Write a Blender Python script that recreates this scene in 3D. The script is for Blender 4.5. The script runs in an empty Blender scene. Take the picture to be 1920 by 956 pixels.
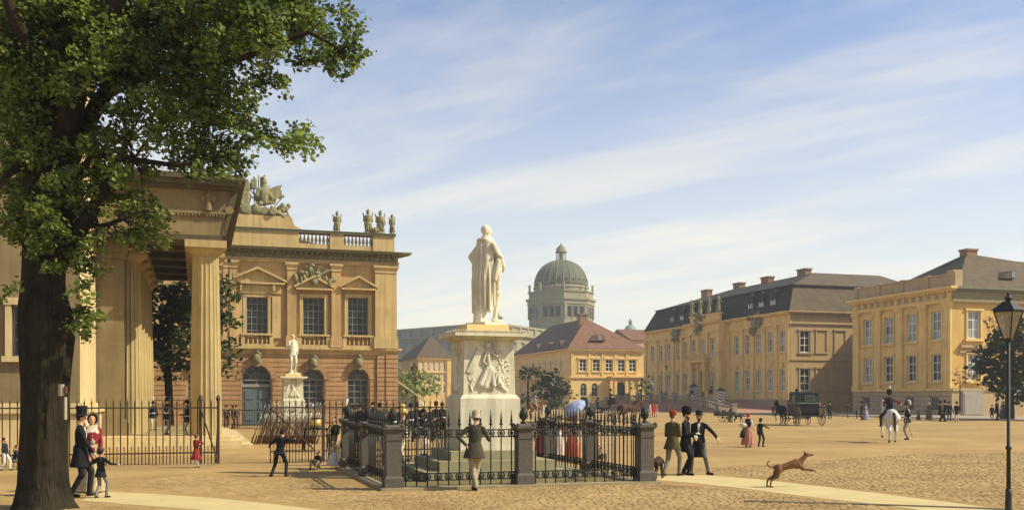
import bpy, bmesh, math, random
import numpy as np
from mathutils import Vector, Matrix
from mathutils.bvhtree import BVHTree

random.seed(7); rng = np.random.default_rng(7)
SC = bpy.context.scene
COL = SC.collection

# ------------------------------------------------------------------ camera, sky, sun, exposure
F = 1900.0; HZ = 748.0; CAMZ = 2.0
TH = math.atan(590.0 / F); CT, ST = math.cos(TH), math.sin(TH)
cam = bpy.data.cameras.new('camera'); cam_o = bpy.data.objects.new('camera', cam); COL.objects.link(cam_o)
cam_o.location = (0, 0, CAMZ); cam_o.rotation_euler = (math.radians(90), 0, -TH)
cam.sensor_width = 36; cam.lens = 36 * F / 1920; cam.shift_y = (HZ - 478) / 1920.0
cam.clip_end = 6000; cam.clip_start = 0.1
SC.camera = cam_o

SUN_ELEV = math.radians(41)
_sc = (math.cos(math.radians(9)), -math.sin(math.radians(9)))       # towards the sun: to the right of the view, a little behind it
SUN_U = _sc[0] * CT + _sc[1] * ST; SUN_V = -_sc[0] * ST + _sc[1] * CT
sun_dir = Vector((SUN_U * math.cos(SUN_ELEV), SUN_V * math.cos(SUN_ELEV), math.sin(SUN_ELEV)))
sl = bpy.data.lights.new('sun', 'SUN'); sl.energy = 5.0; sl.angle = math.radians(0.55); sl.color = (1.0, 0.925, 0.70)
so = bpy.data.objects.new('sun', sl); COL.objects.link(so); so.location = (60, -40, 80)
so.rotation_euler = (-sun_dir).to_track_quat('-Z', 'Y').to_euler()

world = bpy.data.worlds.new('World'); SC.world = world; world.use_nodes = True
def build_world():
    nt = world.node_tree; N = nt.nodes; L = nt.links; N.clear()
    out = N.new('ShaderNodeOutputWorld'); bg = N.new('ShaderNodeBackground'); bg.inputs['Strength'].default_value = 0.135
    sky = N.new('ShaderNodeTexSky'); sky.sky_type = 'NISHITA'; sky.sun_disc = False
    sky.sun_elevation = SUN_ELEV; sky.sun_rotation = math.atan2(sun_dir.x, sun_dir.y)
    sky.air_density = 1.0; sky.dust_density = 0.7; sky.ozone_density = 2.2; sky.altitude = 40
    tc = N.new('ShaderNodeTexCoord')
    # thin cirrus on a flat layer high above: direction / height
    sep = N.new('ShaderNodeSeparateXYZ'); L.new(tc.outputs['Generated'], sep.inputs[0])
    mx = N.new('ShaderNodeMath'); mx.operation = 'MAXIMUM'; mx.inputs[1].default_value = 0.0; L.new(sep.outputs['Z'], mx.inputs[0])
    ad = N.new('ShaderNodeMath'); ad.operation = 'ADD'; ad.inputs[1].default_value = 0.16; L.new(mx.outputs[0], ad.inputs[0])
    dx = N.new('ShaderNodeMath'); dx.operation = 'DIVIDE'; L.new(sep.outputs['X'], dx.inputs[0]); L.new(ad.outputs[0], dx.inputs[1])
    dy = N.new('ShaderNodeMath'); dy.operation = 'DIVIDE'; L.new(sep.outputs['Y'], dy.inputs[0]); L.new(ad.outputs[0], dy.inputs[1])
    cb = N.new('ShaderNodeCombineXYZ'); L.new(dx.outputs[0], cb.inputs[0]); L.new(dy.outputs[0], cb.inputs[1])
    mp = N.new('ShaderNodeMapping'); mp.vector_type = 'TEXTURE'; mp.inputs['Rotation'].default_value = (0, 0, math.radians(-54)); mp.inputs['Scale'].default_value = (2.5, 0.72, 1)
    L.new(cb.outputs[0], mp.inputs[0])
    n1 = N.new('ShaderNodeTexNoise'); n1.inputs['Scale'].default_value = 1.3; n1.inputs['Detail'].default_value = 9; n1.inputs['Roughness'].default_value = 0.6
    n1.inputs['Distortion'].default_value = 0.25
    L.new(mp.outputs[0], n1.inputs['Vector'])
    r1 = N.new('ShaderNodeMapRange'); r1.interpolation_type = 'SMOOTHSTEP'
    r1.inputs['From Min'].default_value = 0.42; r1.inputs['From Max'].default_value = 0.68; r1.inputs['To Min'].default_value = 0.04; r1.inputs['To Max'].default_value = 0.62
    L.new(n1.outputs['Fac'], r1.inputs['Value'])
    # more of the layer is looked through towards the horizon
    r2 = N.new('ShaderNodeMapRange'); r2.interpolation_type = 'SMOOTHSTEP'
    r2.inputs['From Min'].default_value = 0.0; r2.inputs['From Max'].default_value = 0.42; r2.inputs['To Min'].default_value = 0.62; r2.inputs['To Max'].default_value = 0.0
    L.new(sep.outputs['Z'], r2.inputs['Value'])
    mxx = N.new('ShaderNodeMath'); mxx.operation = 'MAXIMUM'
    a1 = N.new('ShaderNodeMath'); a1.operation = 'MULTIPLY_ADD'; a1.inputs[1].default_value = 0.62; L.new(r1.outputs[0], a1.inputs[0]); L.new(r2.outputs[0], a1.inputs[2])
    cl = N.new('ShaderNodeClamp'); L.new(a1.outputs[0], cl.inputs[0]); cl.inputs['Max'].default_value = 0.93
    mix = N.new('ShaderNodeMix'); mix.data_type = 'RGBA'; L.new(cl.outputs[0], mix.inputs['Factor'])
    hs = N.new('ShaderNodeHueSaturation'); hs.inputs['Saturation'].default_value = 1.08; hs.inputs['Hue'].default_value = 0.508; L.new(sky.outputs[0], hs.inputs['Color']); L.new(hs.outputs[0], mix.inputs['A']); mix.inputs['B'].default_value = (6.6, 6.1, 5.0, 1)
    L.new(mix.outputs['Result'], bg.inputs['Color']); L.new(bg.outputs[0], out.inputs['Surface'])
build_world()
vs = SC.view_settings; vs.view_transform = 'Standard'; vs.look = 'None'; vs.gamma = 1; vs.exposure = 0.33; vs.use_curve_mapping = False
SC.render.engine = 'CYCLES'; SC.cycles.max_bounces = 6; SC.cycles.diffuse_bounces = 3; SC.cycles.glossy_bounces = 2
SC.cycles.transmission_bounces = 3; SC.cycles.transparent_max_bounces = 4; SC.cycles.sample_clamp_indirect = 6
SC.cycles.use_denoising = True
SC.cycles.use_adaptive_sampling = True; SC.cycles.adaptive_threshold = 0.015

# ------------------------------------------------------------------ pixel <-> place
def ray(px):
    k = (px - 960.0) / F
    return k * CT + ST, -k * ST + CT
def at(px, depth, z=0.0):                  # place seen in column px at this depth
    du, dv = ray(px); return (du * depth, dv * depth, z)
def ground_at(px, py):                     # place on the ground seen at this pixel
    return at(px, CAMZ * F / (py - HZ))
def on_v(px, V, py=None):                  # u (and z) of a pixel on the plane v = V
    du, dv = ray(px); t = V / dv
    return (t * du) if py is None else (t * du, CAMZ + (HZ - py) / F * t)
def on_u(px, U, py=None):
    du, dv = ray(px); t = U / du
    return (t * dv) if py is None else (t * dv, CAMZ + (HZ - py) / F * t)
def zat(py, depth): return CAMZ + (HZ - py) / F * depth
VIEW_RZ = -TH                              # a figure with this rz has its back to us and looks into the picture

# ------------------------------------------------------------------ materials
MATS = {}
def srgb(r, g, b):
    f = lambda c: (c / 255 / 12.92) if c / 255 <= 0.04045 else ((c / 255 + 0.055) / 1.055) ** 2.4
    return (f(r), f(g), f(b))
def mat(name, col, rough=0.8, var=0.18, scale=3.0, bump=0.0, bscale=20.0, metallic=0.0, spec=0.3, streak=0.0, col2=None, tint=None):
    """Procedural material: a base colour, mottling at two scales, optional second colour, vertical rain streaks and relief."""
    if name in MATS: return MATS[name]
    m = bpy.data.materials.new(name); m.use_nodes = True; nt = m.node_tree; N = nt.nodes; L = nt.links
    col = tuple(c * 0.84 for c in col)
    b = N['Principled BSDF']; b.inputs['Roughness'].default_value = rough; b.inputs['Metallic'].default_value = metallic
    b.inputs['Specular IOR Level'].default_value = spec
    tc = N.new('ShaderNodeTexCoord')
    n1 = N.new('ShaderNodeTexNoise'); n1.inputs['Scale'].default_value = scale; n1.inputs['Detail'].default_value = 6; n1.inputs['Roughness'].default_value = 0.62
    L.new(tc.outputs['Object'], n1.inputs['Vector'])
    c0 = tuple(col); c1 = tuple(c * (1 - var) for c in col) if col2 is None else tuple(col2)
    c2 = tuple(min(1, c * (1 + var * 0.7)) for c in col)
    cr = N.new('ShaderNodeValToRGB'); e = cr.color_ramp.elements
    e[0].position = 0.28; e[0].color = (*c1, 1); e[1].position = 0.72; e[1].color = (*c2, 1)
    mid = cr.color_ramp.elements.new(0.5); mid.color = (*c0, 1)
    L.new(n1.outputs['Fac'], cr.inputs['Fac']); last = cr.outputs['Color']
    if streak:
        mp = N.new('ShaderNodeMapping'); mp.inputs['Scale'].default_value = (2.2, 2.2, 0.12); L.new(tc.outputs['Object'], mp.inputs[0])
        n2 = N.new('ShaderNodeTexNoise'); n2.inputs['Scale'].default_value = 2.0; n2.inputs['Detail'].default_value = 5; L.new(mp.outputs[0], n2.inputs['Vector'])
        rr = N.new('ShaderNodeMapRange'); rr.inputs['From Min'].default_value = 0.45; rr.inputs['From Max'].default_value = 0.75; rr.inputs['To Min'].default_value = 1.0; rr.inputs['To Max'].default_value = 1 - streak
        L.new(n2.outputs['Fac'], rr.inputs['Value'])
        mm = N.new('ShaderNodeMix'); mm.data_type = 'RGBA'; mm.blend_type = 'MULTIPLY'; mm.inputs['Factor'].default_value = 1.0
        L.new(last, mm.inputs['A']); L.new(rr.outputs[0], mm.inputs['B']); last = mm.outputs['Result']
    L.new(last, b.inputs['Base Color'])
    if bump:
        n3 = N.new('ShaderNodeTexNoise'); n3.inputs['Scale'].default_value = bscale; n3.inputs['Detail'].default_value = 4; L.new(tc.outputs['Object'], n3.inputs['Vector'])
        bp = N.new('ShaderNodeBump'); bp.inputs['Strength'].default_value = bump; bp.inputs['Distance'].default_value = 0.03
        L.new(n3.outputs['Fac'], bp.inputs['Height']); L.new(bp.outputs[0], b.inputs['Normal'])
    MATS[name] = m; return m
def cloth(r, g, b, rough=0.85):
    return mat('cloth_%d_%d_%d' % (r, g, b), srgb(r, g, b), rough, 0.34, 6.0, 0.8, 16.0, spec=0.15)
def leafmat(name, c_dark, c_light, trans=0.35):
    if name in MATS: return MATS[name]
    m = bpy.data.materials.new(name); m.use_nodes = True; nt = m.node_tree; N = nt.nodes; L = nt.links
    for n in list(N): N.remove(n)
    out = N.new('ShaderNodeOutputMaterial')
    tc = N.new('ShaderNodeTexCoord'); n1 = N.new('ShaderNodeTexNoise'); n1.inputs['Scale'].default_value = 0.9; n1.inputs['Detail'].default_value = 3
    L.new(tc.outputs['Object'], n1.inputs['Vector'])
    geo = N.new('ShaderNodeNewGeometry')
    ad = N.new('ShaderNodeMath'); ad.operation = 'MULTIPLY_ADD'; ad.inputs[1].default_value = 0.45; L.new(geo.outputs['Random Per Island'], ad.inputs[0]); L.new(n1.outputs['Fac'], ad.inputs[2])
    cr = N.new('ShaderNodeValToRGB'); e = cr.color_ramp.elements; e[0].position = 0.42; e[0].color = (*c_dark, 1); e[1].position = 1.0; e[1].color = (*c_light, 1)
    L.new(ad.outputs[0], cr.inputs['Fac'])
    d = N.new('ShaderNodeBsdfDiffuse'); t = N.new('ShaderNodeBsdfTranslucent'); g = N.new('ShaderNodeBsdfGlossy'); g.inputs['Roughness'].default_value = 0.45
    L.new(cr.outputs[0], d.inputs[0])
    hs = N.new('ShaderNodeHueSaturation'); hs.inputs['Value'].default_value = 1.5; hs.inputs['Hue'].default_value = 0.485; L.new(cr.outputs[0], hs.inputs['Color']); L.new(hs.outputs[0], t.inputs[0])
    g.inputs[0].default_value = (0.5, 0.5, 0.45, 1)
    m1 = N.new('ShaderNodeMixShader'); m1.inputs[0].default_value = trans; L.new(d.outputs[0], m1.inputs[1]); L.new(t.outputs[0], m1.inputs[2])
    m2 = N.new('ShaderNodeMixShader'); m2.inputs[0].default_value = 0.035; L.new(m1.outputs[0], m2.inputs[1]); L.new(g.outputs[0], m2.inputs[2])
    L.new(m2.outputs[0], out.inputs['Surface']); MATS[name] = m; return m
def glassmat(name, col, rough=0.08, spec=0.6):
    """Old wavy window glass with a dark room behind it."""
    if name in MATS: return MATS[name]
    m = bpy.data.materials.new(name); m.use_nodes = True; nt = m.node_tree; N = nt.nodes; L = nt.links
    b = N['Principled BSDF']; b.inputs['Base Color'].default_value = (*col, 1); b.inputs['Roughness'].default_value = rough; b.inputs['Specular IOR Level'].default_value = spec
    tc = N.new('ShaderNodeTexCoord'); oi = N.new('ShaderNodeObjectInfo')
    cr = N.new('ShaderNodeValToRGB'); cr.color_ramp.elements[0].color = (*[c*.35 for c in col], 1); cr.color_ramp.elements[1].color = (*[min(1, c*1.9) for c in col], 1); L.new(oi.outputs['Random'], cr.inputs[0]); L.new(cr.outputs[0], b.inputs['Base Color'])
    av = N.new('ShaderNodeVectorMath'); av.operation = 'ADD'; L.new(tc.outputs['Object'], av.inputs[0]); L.new(oi.outputs['Location'], av.inputs[1])
    n = N.new('ShaderNodeTexNoise'); n.inputs['Scale'].default_value = 1.3; L.new(av.outputs[0], n.inputs['Vector'])
    bp = N.new('ShaderNodeBump'); bp.inputs['Strength'].default_value = 0.35; bp.inputs['Distance'].default_value = 0.06; L.new(n.outputs['Fac'], bp.inputs['Height']); L.new(bp.outputs[0], b.inputs['Normal'])
    MATS[name] = m; return m

# ------------------------------------------------------------------ mesh builder
ORG = {}
class MB:
    """Collects shapes; fr = (origin, direction of s): local (s, d, z) with d outwards from a wall."""
    def __init__(self, o=None, rz=0.0):
        self.v = []; self.f = []; self.m = []; self.o = o; self.c = math.cos(rz); self.s = math.sin(rz); self.mi = 0
    def P(self, p):
        if self.o is None: return tuple(p)
        s, d, z = p                                  # d grows outwards = right-hand side of the s direction
        return (self.o[0] + self.c * s + self.s * d, self.o[1] + self.s * s - self.c * d, self.o[2] + z)
    def add(self, vs, fs):
        b = len(self.v); self.v.extend(self.P(p) for p in vs)
        self.f.extend(tuple(b + i for i in f) for f in fs); self.m.extend([self.mi] * len(fs)); return self
    def box(self, x0, x1, y0, y1, z0, z1):
        if x0 > x1: x0, x1 = x1, x0
        if y0 > y1: y0, y1 = y1, y0
        if z0 > z1: z0, z1 = z1, z0
        vs = [(x0,y0,z0),(x1,y0,z0),(x1,y1,z0),(x0,y1,z0),(x0,y0,z1),(x1,y0,z1),(x1,y1,z1),(x0,y1,z1)]
        return self.add(vs, [(0,3,2,1),(4,5,6,7),(0,1,5,4),(1,2,6,5),(2,3,7,6),(3,0,4,7)])
    def frustum(self, x0, x1, y0, y1, z0, X0, X1, Y0, Y1, z1):
        vs = [(x0,y0,z0),(x1,y0,z0),(x1,y1,z0),(x0,y1,z0),(X0,Y0,z1),(X1,Y0,z1),(X1,Y1,z1),(X0,Y1,z1)]
        return self.add(vs, [(0,3,2,1),(4,5,6,7),(0,1,5,4),(1,2,6,5),(2,3,7,6),(3,0,4,7)])
    def prism_y(self, poly, y0, y1):                 # poly in (x, z)
        n = len(poly); vs = [(x, y0, z) for x, z in poly] + [(x, y1, z) for x, z in poly]
        return self.add(vs, [tuple(range(n)), tuple(range(2*n-1, n-1, -1))] + [(i, n+i, n+(i+1)%n, (i+1)%n) for i in range(n)])
    def prism_x(self, poly, x0, x1):                 # poly in (y, z)
        n = len(poly); vs = [(x0, y, z) for y, z in poly] + [(x1, y, z) for y, z in poly]
        return self.add(vs, [tuple(range(n)), tuple(range(2*n-1, n-1, -1))] + [(i, n+i, n+(i+1)%n, (i+1)%n) for i in range(n)])
    def prism_z(self, poly, z0, z1):
        n = len(poly); vs = [(x, y, z0) for x, y in poly] + [(x, y, z1) for x, y in poly]
        return self.add(vs, [tuple(range(n)), tuple(range(2*n-1, n-1, -1))] + [(i, n+i, n+(i+1)%n, (i+1)%n) for i in range(n)])
    def lathe(self, prof, c=(0,0,0), n=12, axis='z', sx=1.0, sy=1.0, rz=0.0):
        vs = []; fs = []
        for r, h in prof:
            for i in range(n):
                a = 2*math.pi*i/n + rz; x, y = r*math.cos(a)*sx, r*math.sin(a)*sy
                p = (x, y, h) if axis == 'z' else ((x, h, y) if axis == 'y' else (h, x, y))
                vs.append((c[0]+p[0], c[1]+p[1], c[2]+p[2]))
        k = len(prof)
        for j in range(k-1):
            for i in range(n): fs.append((j*n+i, j*n+(i+1)%n, (j+1)*n+(i+1)%n, (j+1)*n+i))
        fs.append(tuple(range(n-1,-1,-1))); fs.append(tuple(range((k-1)*n, k*n)))
        return self.add(vs, fs)
    def tube(self, pts, rs, n=8):
        pts = [Vector(p) for p in pts]; k = len(pts)
        if not hasattr(rs, '__len__'): rs = [rs]*k
        vs = []; fs = []; up = None
        for j, p in enumerate(pts):
            d = (pts[min(j+1,k-1)] - pts[max(j-1,0)]); d = d.normalized() if d.length > 1e-9 else Vector((0,0,1))
            if up is None:
                up = Vector((1,0,0)) if abs(d.x) < 0.9 else Vector((0,1,0))
            x = (up - d*up.dot(d)).normalized(); y = d.cross(x); up = x
            for i in range(n):
                a = 2*math.pi*i/n; q = p + (x*math.cos(a) + y*math.sin(a))*rs[j]; vs.append(tuple(q))
        for j in range(k-1):
            for i in range(n): fs.append((j*n+i, j*n+(i+1)%n, (j+1)*n+(i+1)%n, (j+1)*n+i))
        fs.append(tuple(range(n-1,-1,-1))); fs.append(tuple(range((k-1)*n, k*n)))
        return self.add(vs, fs)
    def ell(self, c, r, n=12, k=8, M=None):
        vs = [(0,0,-1)]; fs = []
        for j in range(1,k):
            t = math.pi*j/k - math.pi/2
            for i in range(n):
                a = 2*math.pi*i/n; vs.append((math.cos(t)*math.cos(a), math.cos(t)*math.sin(a), math.sin(t)))
        vs.append((0,0,1)); e = len(vs)-1
        for i in range(n):
            fs.append((0, 1+(i+1)%n, 1+i)); fs.append((e, 1+(k-2)*n+i, 1+(k-2)*n+(i+1)%n))
        for j in range(k-2):
            for i in range(n): fs.append((1+j*n+i, 1+j*n+(i+1)%n, 1+(j+1)*n+(i+1)%n, 1+(j+1)*n+i))
        o = []
        for x,y,z in vs:
            p = Vector((x*r[0], y*r[1], z*r[2]))
            if M is not None: p = M @ p
            o.append((c[0]+p.x, c[1]+p.y, c[2]+p.z))
        return self.add(o, fs)
    def cone(self, p0, r0, p1, r1, n=10):            # limb with rounded ends
        p0 = Vector(p0); p1 = Vector(p1); d = p1 - p0; l = max(d.length, 1e-6); d = d/l
        pts = []; rs = []
        for a in (-80,-50,-25): pts.append(p0 + d*r0*math.sin(math.radians(a))); rs.append(r0*math.cos(math.radians(a)))
        pts += [p0, p1]; rs += [r0, r1]
        for a in (25,50,80): pts.append(p1 + d*r1*math.sin(math.radians(a))); rs.append(r1*math.cos(math.radians(a)))
        x = Vector((1,0,0)) if abs(d.x) < 0.9 else Vector((0,1,0)); x = (x - d*x.dot(d)).normalized(); y = d.cross(x)
        vs = []; fs = []
        for p, r in zip(pts, rs):
            for i in range(n):
                a = 2*math.pi*i/n; vs.append(tuple(p + (x*math.cos(a)+y*math.sin(a))*r))
        for j in range(len(pts)-1):
            for i in range(n): fs.append((j*n+i, j*n+(i+1)%n, (j+1)*n+(i+1)%n, (j+1)*n+i))
        fs.append(tuple(range(n-1,-1,-1))); fs.append(tuple(range((len(pts)-1)*n, len(pts)*n)))
        return self.add(vs, fs)
    def loft(self, rings, n=20, fold=0.0, nf=9, ph=0.0):   # rings: (cx, cy, z, rx, ry[, fold])
        vs = []; fs = []
        for j, rg in enumerate(rings):
            cx, cy, z, rx, ry = rg[:5]; fo = rg[5] if len(rg) > 5 else fold
            for i in range(n):
                a = 2*math.pi*i/n; q = 1 + fo*math.sin(nf*a + ph + 0.5*j); vs.append((cx+rx*q*math.cos(a), cy+ry*q*math.sin(a), z))
        k = len(rings)
        for j in range(k-1):
            for i in range(n): fs.append((j*n+i, j*n+(i+1)%n, (j+1)*n+(i+1)%n, (j+1)*n+i))
        fs.append(tuple(range(n-1,-1,-1))); fs.append(tuple(range((k-1)*n, k*n)))
        return self.add(vs, fs)
    def mesh(self, name, mats, smooth=False, org=(0,0,0)):
        me = bpy.data.meshes.new(name)
        vs = self.v if tuple(org) == (0,0,0) else [(x-org[0], y-org[1], z-org[2]) for x,y,z in self.v]
        me.from_pydata(vs, [], self.f)
        if not isinstance(mats, (list, tuple)): mats = [mats]
        for m in mats: me.materials.append(m)
        if len(mats) > 1: me.polygons.foreach_set('material_index', self.m)
        if smooth: me.polygons.foreach_set('use_smooth', [True]*len(self.f))
        bm = bmesh.new(); bm.from_mesh(me); bmesh.ops.recalc_face_normals(bm, faces=bm.faces); bm.to_mesh(me); bm.free()
        return me
    def build(self, name, mats, parent=None, smooth=False, **kw):
        org = ORG.get(parent.name, (0,0,0)) if parent is not None else (0,0,0)
        o = bpy.data.objects.new(name, self.mesh(name, mats, smooth, org)); COL.objects.link(o)
        if parent is not None: o.parent = parent; ORG[o.name] = org
        for k, v in kw.items(): o[k] = v
        return o
def piece(name, me, parent, loc, rz=0.0, **kw):       # an object that shares a mesh; loc in the place's coordinates
    o = bpy.data.objects.new(name, me); COL.objects.link(o)
    org = ORG.get(parent.name, (0,0,0)) if parent is not None else (0,0,0)
    o.location = (loc[0]-org[0], loc[1]-org[1], loc[2]-org[2]); o.rotation_euler = (0,0,rz)
    if parent is not None: o.parent = parent
    for k, v in kw.items(): o[k] = v
    return o
def sub(name, me, parent, loc=(0,0,0), rz=0.0):       # child placed in its parent's own coordinates
    o = bpy.data.objects.new(name, me); COL.objects.link(o); o.parent = parent; o.location = loc; o.rotation_euler = (0,0,rz); return o
def tag(o, label, cat, group=None, kind=None):
    o['label'] = label; o['category'] = cat
    if group: o['group'] = group
    if kind: o['kind'] = kind
    return o
def thing(name, label, cat, loc=(0,0,0), rz=0.0, group=None, local=False):
    o = bpy.data.objects.new(name, None); COL.objects.link(o); o.location = loc; o.rotation_euler = (0,0,rz); o.empty_display_size = 0.3
    ORG[o.name] = (0,0,0) if local else tuple(loc)
    return tag(o, label, cat, group)
def structure(name, mb, m, smooth=False):
    o = mb.build(name, m, smooth=smooth); o['kind'] = 'structure'; return o

# a wall sheet with openings: rects (s0, s1, z0, z1, arch) ; arch True = round head inside the rect
def wall_sheet(mb, s0, s1, z0, z1, openings, d=0.0, depth=0.35):
    ss = sorted({s0, s1, *[o[0] for o in openings], *[o[1] for o in openings]}); zs = sorted({z0, z1, *[o[2] for o in openings], *[o[3] for o in openings]})
    ss = [s for s in ss if s0 - 1e-6 <= s <= s1 + 1e-6]; zs = [z for z in zs if z0 - 1e-6 <= z <= z1 + 1e-6]
    for a, b in zip(ss, ss[1:]):
        run = None
        for c, e in zip(zs, zs[1:]):
            sm, zm = (a+b)/2, (c+e)/2
            if any(o[0] < sm < o[1] and o[2] < zm < o[3] for o in openings): continue
            mb.add([(a,d,c),(b,d,c),(b,d,e),(a,d,e)], [(0,1,2,3)])
    for o in openings:
        a, b, c, e = o[:4]; arch = len(o) > 4 and o[4]; i = d - depth
        if not arch:
            mb.add([(a,d,c),(b,d,c),(b,d,e),(a,d,e),(a,i,c),(b,i,c),(b,i,e),(a,i,e)], [(0,4,5,1),(1,5,6,2),(2,6,7,3),(3,7,4,0)])
        else:
            r = (b-a)/2; zc = e - r; cx = (a+b)/2; n = 12
            arc = [(cx - r*math.cos(math.pi*t/n), zc + r*math.sin(math.pi*t/n)) for t in range(n+1)]
            vs = [(x,d,z) for x,z in arc] + [(x,i,z) for x,z in arc]
            mb.add(vs, [(t, t+1, n+2+t, n+1+t) for t in range(n)])
            mb.add([(a,d,c),(a,i,c),(a,i,zc),(a,d,zc)], [(0,1,2,3)]); mb.add([(b,d,c),(b,i,c),(b,i,zc),(b,d,zc)], [(0,1,2,3)])
            mb.add([(a,d,c),(b,d,c),(b,i,c),(a,i,c)], [(0,1,2,3)])
            for t in range(n):
                cz = (a if t < n/2 else b)
                mb.add([(cz,d,e),(arc[t][0],d,arc[t][1]),(arc[t+1][0],d,arc[t+1][1])], [(0,1,2)])
    return mb
# ------------------------------------------------------------------ palette
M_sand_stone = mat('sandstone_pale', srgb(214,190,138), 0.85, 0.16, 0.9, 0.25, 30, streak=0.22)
M_guard = mat('guardhouse_stone_shaded', srgb(138,120,84), 0.85, 0.26, 0.7, 0.2, 30, streak=0.25)  # darkened so the colour carries the shade of the west front
M_column = mat('guardhouse_stone_lit', srgb(182,160,110), 0.85, 0.2, 0.8, 0.2, 30, streak=0.25)  # same stone, lightened to carry the sunlight on the columns
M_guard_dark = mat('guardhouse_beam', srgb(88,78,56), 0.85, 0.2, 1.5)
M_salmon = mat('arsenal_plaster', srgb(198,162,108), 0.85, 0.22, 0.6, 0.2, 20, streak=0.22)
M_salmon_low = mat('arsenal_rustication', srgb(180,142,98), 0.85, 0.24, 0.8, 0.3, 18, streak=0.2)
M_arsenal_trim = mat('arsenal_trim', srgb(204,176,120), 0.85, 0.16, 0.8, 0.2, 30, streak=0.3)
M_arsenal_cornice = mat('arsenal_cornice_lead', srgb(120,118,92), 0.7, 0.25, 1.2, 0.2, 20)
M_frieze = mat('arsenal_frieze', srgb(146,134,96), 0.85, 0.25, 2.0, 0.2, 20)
M_trophy = mat('weathered_stone', srgb(140,134,98), 0.9, 0.35, 2.2, 0.5, 18)
M_marble = mat('marble', srgb(236,226,196), 0.65, 0.2, 2.4, 0.2, 25, spec=0.3, streak=0.32)
M_marble2 = mat('marble_block', srgb(230,220,188), 0.65, 0.16, 1.6, 0.2, 25, spec=0.3, streak=0.3)
M_iron = mat('wrought_iron', srgb(44,46,42), 0.55, 0.3, 8, 0.3, 80, metallic=0.2, spec=0.4)
M_iron_brown = mat('rusty_iron', srgb(70,54,40), 0.65, 0.35, 8, 0.3, 80, metallic=0.1, spec=0.35)
M_granite = mat('granite_brown', srgb(98,90,80), 0.8, 0.28, 12, 0.25, 90)
M_glass_dark = glassmat('glass_dark', srgb(30,36,37), .1, .32)
M_glass_pale = glassmat('glass_pale', srgb(112,122,124), 0.12)
M_frame_grey = mat('window_frame_grey', srgb(150,150,136), 0.6, 0.1, 4)
M_frame_white = mat('window_frame_white', srgb(226,222,204), 0.6, 0.08, 4)
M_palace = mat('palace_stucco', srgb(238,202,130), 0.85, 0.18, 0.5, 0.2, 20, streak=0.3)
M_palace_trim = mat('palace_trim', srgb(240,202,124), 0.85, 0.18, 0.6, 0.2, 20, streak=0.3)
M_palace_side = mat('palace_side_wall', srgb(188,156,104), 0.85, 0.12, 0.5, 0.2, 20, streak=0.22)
M_palace_base = mat('palace_base_stone', srgb(190,164,124), 0.85, 0.16, 0.8, 0.2, 20, streak=0.2)
M_slate = mat('slate', srgb(54,50,42), 0.85, 0.4, 1.6, 0.5, 12)
M_slate_brown = mat('brown_tiles', srgb(98,82,60), 0.85, 0.35, 1.2, 0.5, 10)
M_red_tiles = mat('red_tiles', srgb(128,90,68), 0.85, 0.35, 0.9, 0.5, 8)
M_brick_chim = mat('chimney_brick', srgb(150,118,88), 0.9, 0.2, 3)
M_castle = mat('castle_stone_shaded', srgb(140,150,140), 0.9, 0.12, 0.15)
M_castle_lit = mat('castle_stone_lit', srgb(152,146,116), 0.9, 0.12, 0.15)
M_copper = mat('dome_copper', srgb(100,102,80), 0.8, 0.18, 0.4, metallic=0.0)
M_copper2 = mat('dome_ribs', srgb(134,130,100), 0.8, 0.15, 0.6)
M_wood_door = mat('grey_door', srgb(96,112,112), 0.6, 0.15, 3)

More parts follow.
